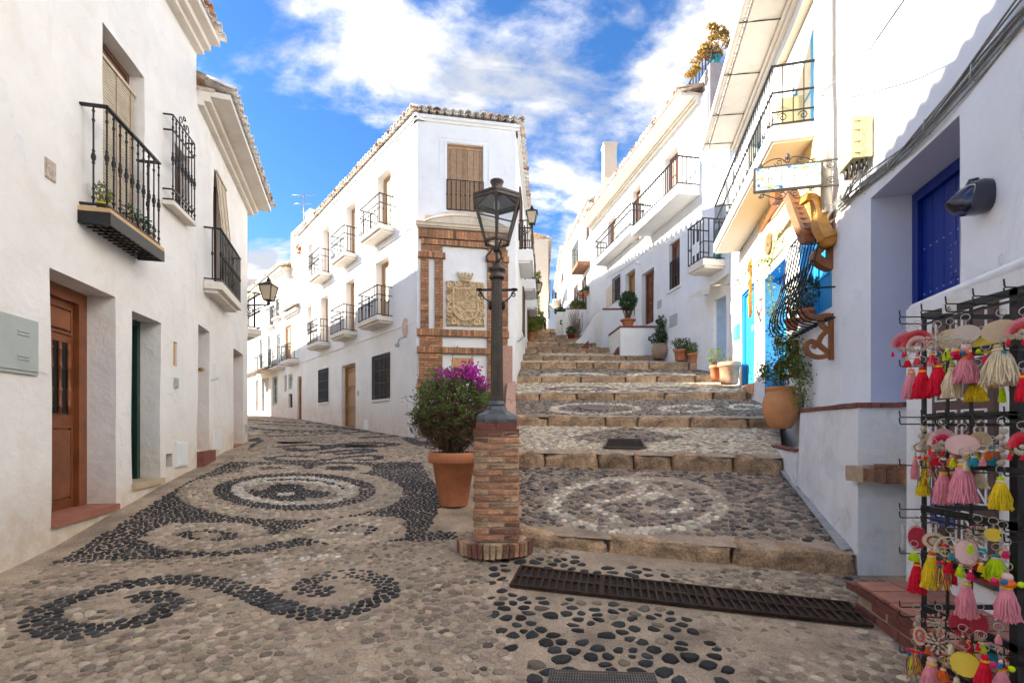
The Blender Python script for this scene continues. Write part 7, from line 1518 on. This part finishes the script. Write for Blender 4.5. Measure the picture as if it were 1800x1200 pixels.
KM['leathercream'] = mat('leather_cream', (.62,.49,.32), .6, .12, 8, .1, 40); KM['pearl'] = mat('pearl_shell', (.66,.56,.48), .2, .2, 6, .05, 20); KM['leatherpink'] = mat('leather_pink', (.78,.50,.46), .6, .08, 8, .1, 40); KM['leatheryellow'] = mat('leather_yellow', (.78,.56,.04), .6, .1, 8, .1, 40); KM['leathertan'] = mat('leather_tan', (.48,.36,.20), .6, .1, 8, .1, 40); KM['leatherred'] = mat('leather_red', (.38,.01,.03), .7, .1, 8, .1, 40)
SHELL = mat('cowrie_shell', (.52,.43,.32), .3, .35, 25, .08, 30)
def kp(px, py, x=1.435): y = F*x/(px-CX); return Vector((x, y, (HY-py)/F*y))
view = lambda p: (-(p.normalized()))
def tassel(mb, top, L, w, n=46, wave=.004):
    """yarn skirt hanging from top"""
    for i in range(n):
        a = 2*math.pi*i/n*1.618*3; rr = math.sqrt((i+.5)/n); d = Vector((math.cos(a), math.sin(a), 0)); e = L*random.uniform(.93,1.05)
        w2 = w/2; ph = random.random()*6
        mb.tube([top+d*rr*w2*.28-ZV*.0, top+d*rr*w2*.62-ZV*e*.28, top+d*rr*w2*.85-ZV*e*.62+Vector((math.sin(ph),math.cos(ph),0))*wave, top+d*rr*w2*1.0-ZV*e+Vector((math.cos(ph),math.sin(ph),0))*wave], max(.0009, w*.030), 3, False)
    mb.lathe(top-ZV*L*.93, [(w*.40,0),(w*.38,L*.3),(w*.28,L*.65),(w*.16,L*.93)], 10)
SMALL_N = 0
def keyring(name, label, px, py, kind, col, wpx, hpx, col2=None, x=1.435, ringpx=22, head='', cat='key ring'):
    """py = top of the hanging piece in the photograph's scale, wpx/hpx its width and height"""
    p = kp(px, py, x); s = p.y/F*.96; t = thing(name, label, cat, p, 'tassel key rings on the rack'); V = view(p); S = Vector((V.y, -V.x, 0)).normalized(); U = S.cross(V).normalized(); U = U if U.z > 0 else -U
    w, h = wpx*s, hpx*s; r = .0095
    q = MB(); rp = p+ZV*(ringpx*s*.62); a_ = random.uniform(-.5,.5); S2 = (S*math.cos(a_)+V*math.sin(a_)).normalized()
    q.tube([rp+(S2*math.cos(k*math.pi/8)+ZV*math.sin(k*math.pi/8))*r*1.15 for k in range(17)], .0013, 5); 
    for j in range(3): q.tube([p+ZV*(r*.2+.0045*j)+(S*math.cos(k*math.pi/4)*(j % 2)+V*math.cos(k*math.pi/4)*((j+1) % 2)+ZV*math.sin(k*math.pi/4)*1.3)*.0028 for k in range(9)], .0009, 4)
    obj('ring', q, STEEL, t)
    if kind in ('disc', 'scallop', 'hat', 'ruffdisc'):
        c = p-ZV*h/2; q = MB(); n = 30; pts = []
        for k in range(n):
            a = 2*math.pi*k/n; e = 1+(.05*(k % 2) if kind == 'scallop' else 0); pts.append(c+S*(w/2*e*math.cos(a))+U*(h/2*e*math.sin(a)))
        q.prism(pts, V*.003); obj('disc', q, KM[col], t)
        q = MB()
        for k in range(n): a = 2*math.pi*(k+.5)/n; q.tube([c+V*.0035+S*(w/2*.97*math.cos(a))+U*(h/2*.97*math.sin(a)), c+V*.0035+S*(w/2*.90*math.cos(a))+U*(h/2*.90*math.sin(a))], .0007, 3)
        if kind == 'hat': q.tube([c+V*.005+(S*math.cos(k*math.pi/8)*w+U*math.sin(k*math.pi/8)*h)*.28 for k in range(17)], .003, 5)
        obj('stitching', q, KM[col2 or 'cream'], t)
        if kind == 'hat': q = MB(); q.ell(c+V*.006, (.006,.006,.010), 8, 6); obj('shell', q, SHELL, t)
        if kind == 'ruffdisc':
            q = MB()
            for k in range(46): a = 2*math.pi*k/46; q.tube([c-V*.001+S*(w/2*.9*math.cos(a))+U*(h/2*.9*math.sin(a)), c-V*.001+S*(w/2*1.18*math.cos(a+.05))+U*(h/2*1.18*math.sin(a+.05))], .0012, 3)
            obj('fringe', q, KM[col2 or col], t)
    elif kind == 'fan':
        c = p-ZV*h*.75; q = MB(); q2 = MB()
        for k in range(60):
            a = math.pi*(.02+.96*k/59); d = S*math.cos(a)*w/2+U*math.sin(a)*h*.8; q2.tube([c+d*.62, c+d*(1+.03*random.random())], .0013, 3); q.tube([c+d*.35+V*.001, c+d*.66+V*.001], .0014, 3)
        obj('fringe', q2, KM[col], t); obj('inner_fringe', q, KM[col2], t); q = MB()
        for k in range(7): a = math.pi*(.05+.9*k/6); d = S*math.cos(a)*w/2*.42-U*(abs(math.sin(a))*h*.12); q.ell(c+d+V*.004-U*h*.06, (.0045,.0045,.0085), 7, 5)
        q.ell(c+V*.004+U*h*.10, (.008,.006,.007), 8, 6); obj('shell', q, SHELL, t); q = MB()
        for k, f in enumerate((-.40,.0,.40)): tassel(q, c+S*w*f-U*h*.20, .020, .011, 12, .001)
        obj('tassel', q, KM['red'], t)
    elif kind == 'shells':
        c = p-ZV*h/2; q = MB(); n = 11
        for rr, nn, sz in ((.80,12,.0072),(.42,7,.0065)):
            for k in range(nn):
                a = 2*math.pi*k/nn; d = S*math.cos(a)*w/2*rr+U*math.sin(a)*h/2*rr; R = Matrix((V.cross(d.normalized()).normalized(), d.normalized(), V)).transposed(); q.ell(c+d, (sz*.62, sz*1.25, sz*.5), 7, 5, R)
        q.ell(c+V*.003, (.007,.007,.006), 8, 6); obj('shell', q, SHELL, t); q = MB(); q.tube([c+(S*math.cos(k*math.pi/10)*w/2+U*math.sin(k*math.pi/10)*h/2)-V*.002 for k in range(21)], .0014, 5); obj('hoop', q, KM['coral'], t)
    elif kind == 'hoop':
        c = p-ZV*h/2; q = MB(); q.tube([c+(S*math.cos(k*math.pi/12)*w/2+U*math.sin(k*math.pi/12)*h/2) for k in range(25)], .0024, 6); obj('hoop', q, KM[col], t)
        for cn, k0 in (('red',0),('lime',1),('orange',2),('hot',3)):
            q = MB()
            for k in range(6): q.ell(c+S*random.uniform(-.3,.3)*w+U*random.uniform(-.35,.1)*h, (.0035,)*3, 6, 5)
            obj('bead', q, KM[cn], t)
    elif kind == 'chain':
        q = MB(); n = max(3, int(hpx/11)); 
        for k in range(n): a = p-ZV*h*(k+.5)/n; q.ell(a+S*.003*(1 if k % 2 else -1), (w*.28, w*.2, h/n*.5), 8, 6)
        obj('shell', q, SHELL, t); q = MB(); a = p-ZV*h*.66; q.tube([a+(S*math.cos(k*math.pi/8)*w*.5+U*math.sin(k*math.pi/8)*w*.38) for k in range(17)], .0028, 5); obj('woven_ring', q, mat('woven_ring', (.40,.22,.06), .8), t)
    elif kind == 'strands':
        for cn in ('orange','brown','yellow','lime','coral','teal'):
            q = MB()
            for k in range(7): a = p+S*random.uniform(-.25,.25)*w; b = p+S*random.uniform(-.5,.5)*w+V*random.uniform(-.01,.01)-ZV*h*random.uniform(.7,1.05); q.tube(smoothl([a, a.lerp(b,.5)+S*random.uniform(-.01,.01), b], 4), .0014, 4)
            obj('strand', q, KM[cn], t)
        q = MB(); 
        for k in range(4): q.ell(p+S*(k-1.5)*w*.25-ZV*h*.08, (.0065,)*3, 8, 6)
        obj('pompom', q, KM['hot'], t); q = MB(); q.ell(p+S*w*.3-ZV*h*.2, (.0065,)*3, 8, 6); q.ell(p-S*w*.3-ZV*h*.16, (.005,)*3, 8, 6); obj('pompom', q, KM['blue'], t)
    elif kind in ('tassel', 'doll'):
        hd = .14 if kind == 'tassel' else .30; q = MB()
        if kind == 'tassel': q.lathe(p-ZV*h*hd, [(w*.16,0),(w*.17,h*hd*.35),(w*.13,h*hd*.45),(w*.19,h*hd*.6),(w*.15,h*hd*.95),(w*.04,h*hd)], 12); obj('head', q, KM[col2 or col], t)
        else:
            q.ell(p-ZV*h*.07, (w*.22,)*2+(w*.20,), 12, 8); obj('head', q, KM['palepink'], t); q = MB(); q.lathe(p-ZV*h*.26, [(w*.30,0),(w*.33,h*.05),(w*.24,h*.13)], 12); obj('body', q, KM['orange'], t)
            for cn, f in (('lime',-.5),('hot',.5),('blue',.12)): q = MB(); q.ell(p+S*w*f*.9-ZV*h*.19+V*w*.25, (.0085,)*3, 10, 7); obj('pompom', q, KM[cn], t)
        q = MB(); tassel(q, p-ZV*h*hd, h*(1-hd), w, 170 if wpx > 24 else 60, .0045 if wpx > 24 else .001); obj('skirt', q, KM[col], t, kind='stuff')
        q = MB(); zt_ = p-ZV*h*hd; q.lathe(zt_-ZV*.003, [(w*.20,0),(w*.21,.003),(w*.20,.006)], 12); obj('binding', q, KM['yellow' if col in ('red','pink') else 'cream'], t)
KR = [
 ('key_ring','coral fan key ring with cowrie shells at the left end of the top row',1592,585,'fan','pink',46,34,'coral'),
 ('key_ring','larger coral fan key ring second from the left end of the top row',1613,582,'fan','coral',50,38,'palepink'),
 ('key_ring','round cluster of cowrie shells between the fans and the cream discs, top row',1647,583,'shells','cream',34,34,None),
 ('key_ring','plain cream leather disc partly behind the shiny pearl one, top row',1670,578,'disc','leathercream',36,38,None,1.46),
 ('key_ring','shiny pearl-coloured disc key ring in the middle of the top row',1697,571,'disc','pearl',42,33,None),
 ('key_ring','bright yellow leather disc low between pearl disc and big cream tassel, top row',1726,593,'disc','leatheryellow',40,32,None,1.47),
 ('key_ring','largest cream leather disc hanging over the widest cream tassel, top row',1760,562,'disc','leathercream',54,41,'cream',1.42),
 ('key_ring','pink fan cut by the right edge, top row',1800,560,'fan','pink',50,36,'coral',1.42),
 ('tassel','dusty pink tassel at the left end under the coral fans',1602,648,'tassel','pink',28,54,None),
 ('tassel','bright red tassel right beside the dusty pink one, left end of the top row',1621,645,'tassel','red',30,56,None),
 ('tassel','large bright red tassel under the round shell cluster, top row',1649,636,'tassel','red',33,60,'coral'),
 ('tassel','ivory tassel between the large red one and the doll, top row',1674,640,'tassel','cream',32,60,'leathertan'),
 ('tassel','pink doll tassel with lime and blue pompoms in the top row',1698,607,'doll','pink',38,68,None),
 ('tassel','small dark red tassel behind the doll, top row',1718,650,'tassel','brown',20,28,None,1.47),
 ('tassel','mustard tassel below the yellow disc, top row',1715,668,'tassel','yellow',34,38,None,1.47),
 ('tassel','widest ivory cream tassel under the largest disc, top row',1758,605,'tassel','cream',56,74,'leathercream',1.42),
 ('tassel','small red and lime charm hanging below the widest cream tassel',1762,676,'tassel','lime',12,32,'red'),
 ('tassel','little red tassel under the left coral fan',1595,630,'tassel','red',13,16,None,1.42),('tassel','little coral tassel between the two coral fans',1612,626,'tassel','coral',13,16,None,1.42),('tassel','little red tassel beneath the shell cluster',1638,620,'tassel','red',15,20,None,1.42),('tassel','little lime tassel left of the doll',1665,612,'tassel','lime',15,22,None,1.42),('tassel','little red tassel between lime tassel and doll',1684,613,'tassel','red',14,18,None,1.42),
 ('tassel','tall crimson tassel cut by the right edge, below the pink fan',1799,655,'tassel','red',24,52,None,1.42),
 ('key_ring','hanging string of shells at the left end of the second row',1621,748,'chain','cream',22,60,None),
 ('key_ring','beige leather disc behind the pink fan, second row',1637,760,'disc','leathercream',32,32,None,1.47),
 ('key_ring','pink and red fan key ring in the second row',1657,755,'fan','palepink',44,38,'hot'),
 ('key_ring','pale pink stitched oval disc in the middle of the second row',1691,763,'disc','leatherpink',48,38,'red',1.42),
 ('key_ring','tan leather disc right of the pale pink oval, second row',1723,758,'disc','leathertan',32,34,None,1.46),
 ('key_ring','string of cowries with a woven ring near the thick post, second row',1762,752,'chain','cream',26,70,None),
 ('key_ring','red fan cut by the right edge, second row',1797,760,'fan','coral',40,40,'red'),
 ('tassel','mixed bunch of coloured cords with pompoms, left end of the second row',1632,800,'strands','orange',34,60,None),
 ('tassel','yellow tassel under the coloured cords, second row',1623,832,'tassel','yellow',24,40,None),
 ('tassel','pink tassel left of the wider pink one, second row',1658,822,'tassel','pink',30,64,'brown'),
 ('tassel','wide pink tassel under the pale pink oval disc',1693,806,'tassel','pink',42,78,'leathercream',1.42),
 ('tassel','short ivory tassel behind and right of the wide pink one',1722,828,'tassel','cream',26,30,None,1.47),
 ('tassel','golden yellow tassel near the thick post, second row',1759,838,'tassel','yellow',33,58,'lime'),
 ('tassel','small orange tassel left of the wide pink tassel',1674,798,'tassel','orange',18,24,None,1.42),('tassel','small teal tassel right of the wide pink tassel',1712,800,'tassel','teal',19,20,None,1.42),('tassel','small orange tassel under the tan disc',1736,788,'tassel','orange',13,20,None),('tassel','small red tassel under the pink and red fan',1647,800,'tassel','red',18,18,None),('tassel','faded pink tassel at the far left end of the second row',1609,800,'tassel','pink',15,44,None,1.46),
 ('key_ring','deep red oval disc with a ruffled edge, left end of the third row',1612,926,'ruffdisc','leatherred',26,38,'coral'),
 ('key_ring','little straw hat charm beside the deep red oval, third row',1643,936,'hat','leathercream',36,30,'brown',1.42),
 ('key_ring','cream hoop filled with bright beads in the third row',1671,944,'hoop','cream',40,36,None),
 ('key_ring','pale pink oval with a frayed edge in the middle of the third row',1699,949,'ruffdisc','leatherpink',32,44,'palepink',1.42),
 ('key_ring','flower of dark shells above the red fringe, third row',1718,924,'shells','cream',32,32,None,1.47),
 ('key_ring','yellow disc half hidden near the thick post, third row',1746,928,'disc','leatheryellow',26,24,None,1.46),
 ('key_ring','string of shells close to the thick post, third row',1763,935,'chain','cream',16,56,None,1.45),
 ('tassel','lime tassel above the long red one, left end of the third row',1607,968,'tassel','lime',20,18,None,1.42),
 ('tassel','long red tassel at the left end of the third row',1612,984,'tassel','red',27,58,'red'),
 ('tassel','yellow tassel with orange top beside the long red one, third row',1638,968,'tassel','yellow',32,66,'orange'),
 ('tassel','multicoloured cords hanging from the bead hoop, third row',1660,985,'strands','lime',22,58,None),
 ('tassel','small red tassel under the bead hoop',1667,982,'tassel','red',16,26,None,1.42),('tassel','small lime tassel under the bead hoop',1689,990,'tassel','lime',16,24,None,1.42),
 ('tassel','dusty pink tassel hanging lowest in the third row',1699,1017,'tassel','pink',33,68,'leathercream',1.42),
 ('tassel','small hot red tassel next to the dusty pink one, third row',1707,1000,'tassel','hot',13,20,None,1.41),
 ('tassel','broad red fringe behind the pale pink oval, third row',1721,984,'tassel','red',34,32,None,1.47),
 ('tassel','broad lime fringe with teal top near the thick post, third row',1752,974,'tassel','lime',38,46,'teal',1.46),
 ('tassel','small teal tassel right of the dark shell flower',1727,960,'tassel','teal',14,12,None),
 ('tassel','pink doll tassel with orange and blue pompoms by the thick post',1771,1008,'doll','pink',38,84,None,1.40),
 ('key_ring','string of pale shells at the left end of the bottom row',1612,1080,'chain','cream',18,50,None),
 ('key_ring','tiny straw hat charm at the left end of the bottom row',1617,1100,'hat','leathercream',20,34,'coral',1.42),
 ('key_ring','flower of striped shells with a red heart, bottom row',1648,1112,'shells','cream',38,38,None,1.42),('key_ring','second smaller dark shell flower above the striped one, bottom row',1650,1080,'shells','brown',34,32,None,1.47),
 ('key_ring','large dark red disc half hidden by the slanting band, bottom row',1690,1076,'disc','leatherred',38,42,None,1.47),('key_ring','second dark red oval right of the large dark red disc, bottom row',1722,1078,'disc','leatherred',26,40,None,1.47),
 ('key_ring','bright yellow sun-shaped scalloped disc in the bottom row',1697,1147,'scallop','leatheryellow',42,42,'yellow',1.42),
 ('key_ring','string of lime beads and shells left of the yellow sun disc',1668,1130,'chain','cream',20,46,None),
 ('tassel','multicoloured cord tassel at the left end of the bottom row',1609,1140,'strands','brown',28,56,None),
 ('tassel','pink doll-shaped tassel at the foot of the rack, left of centre',1638,1155,'tassel','pink',40,80,'palepink',1.42),
 ('tassel','tall red tassel right of the yellow sun disc, bottom row',1731,1150,'tassel','red',31,80,'red',1.42),
 ('tassel','small lime tassel above the tall red one, bottom row',1726,1128,'tassel','lime',15,18,None,1.42),('tassel','small orange tassel left of the yellow sun disc',1658,1172,'tassel','orange',20,24,None,1.41),('tassel','small red tassel behind the bottom row middle',1704,1122,'tassel','red',14,24,None,1.47),
 ('tassel','pink and red beaded tassel nearest the thick post, bottom row',1762,1160,'doll','pink',26,60,None,1.42),('tassel','ivory tassel at the very bottom of the rack',1682,1190,'tassel','cream',22,40,None,1.42),
]
for k in KR:
    k = list(k)+[None]*(10-len(k)); keyring(k[0], k[1], k[2], k[3], k[4], k[5], k[6], k[7], k[8], k[9] or 1.435, cat='key ring' if k[0] == 'key_ring' else 'tassel')
ROWN = ('top', 'second', 'third', 'bottom'); CN = {'red':'red','pink':'pink','cream':'ivory','yellow':'yellow','lime':'lime','orange':'orange','teal':'teal','coral':'coral','brown':'brown','hot':'magenta'}
for ri, (py0, py1) in enumerate(((600,650),(770,830),(935,1000),(1090,1150))):
    cs = list(CN); random.shuffle(cs)
    for j, cname in enumerate(cs[:8]):
        yy = RY1-.04-.075*j; px = CX+F*1.56/yy
        if px > 1800: continue
        keyring('tassel', 'small %s tassel hanging deeper inside the %s row of the rack' % (CN[cname], ROWN[ri]), px, random.uniform(py0, py1), 'tassel', cname, random.uniform(17, 26), random.uniform(26, 44), None, 1.56, cat='tassel')
    for j, cname in enumerate(cs[3:8]):
        px = 1640+30*j+random.uniform(-8, 8)
        keyring('tassel', 'little %s bead tassel at the front of the %s row of the rack' % (CN[cname], ROWN[ri]), px, (py0+py1)/2+random.uniform(-14, 24), 'tassel', cname, 11, 17, None, 1.415, cat='tassel')
t = thing('price_tag', 'small folded paper price tag reading 6 clipped to the top of the rack', 'price tag', kp(1668,548)); p = kp(1668,548,1.47); V = view(p); S = Vector((V.y,-V.x,0)).normalized(); s = p.y/F; q = MB(); q.prism([p+S*a*s+ZV*b*s for a, b in ((-10,-2),(9,-2),(9,14),(-4,29),(-10,20))], V*.001); obj('paper', q, mat('paper', (.72,.68,.60), .8), t)
Rm = Matrix((-S if (-S).cross(ZV).dot(V) > 0 else S, ZV, V)).transposed(); text('lettering', '6', .022, Matrix.Translation(p+V*.0015+ZV*.004)@Rm.to_4x4(), BLACK_P, t, .0002)
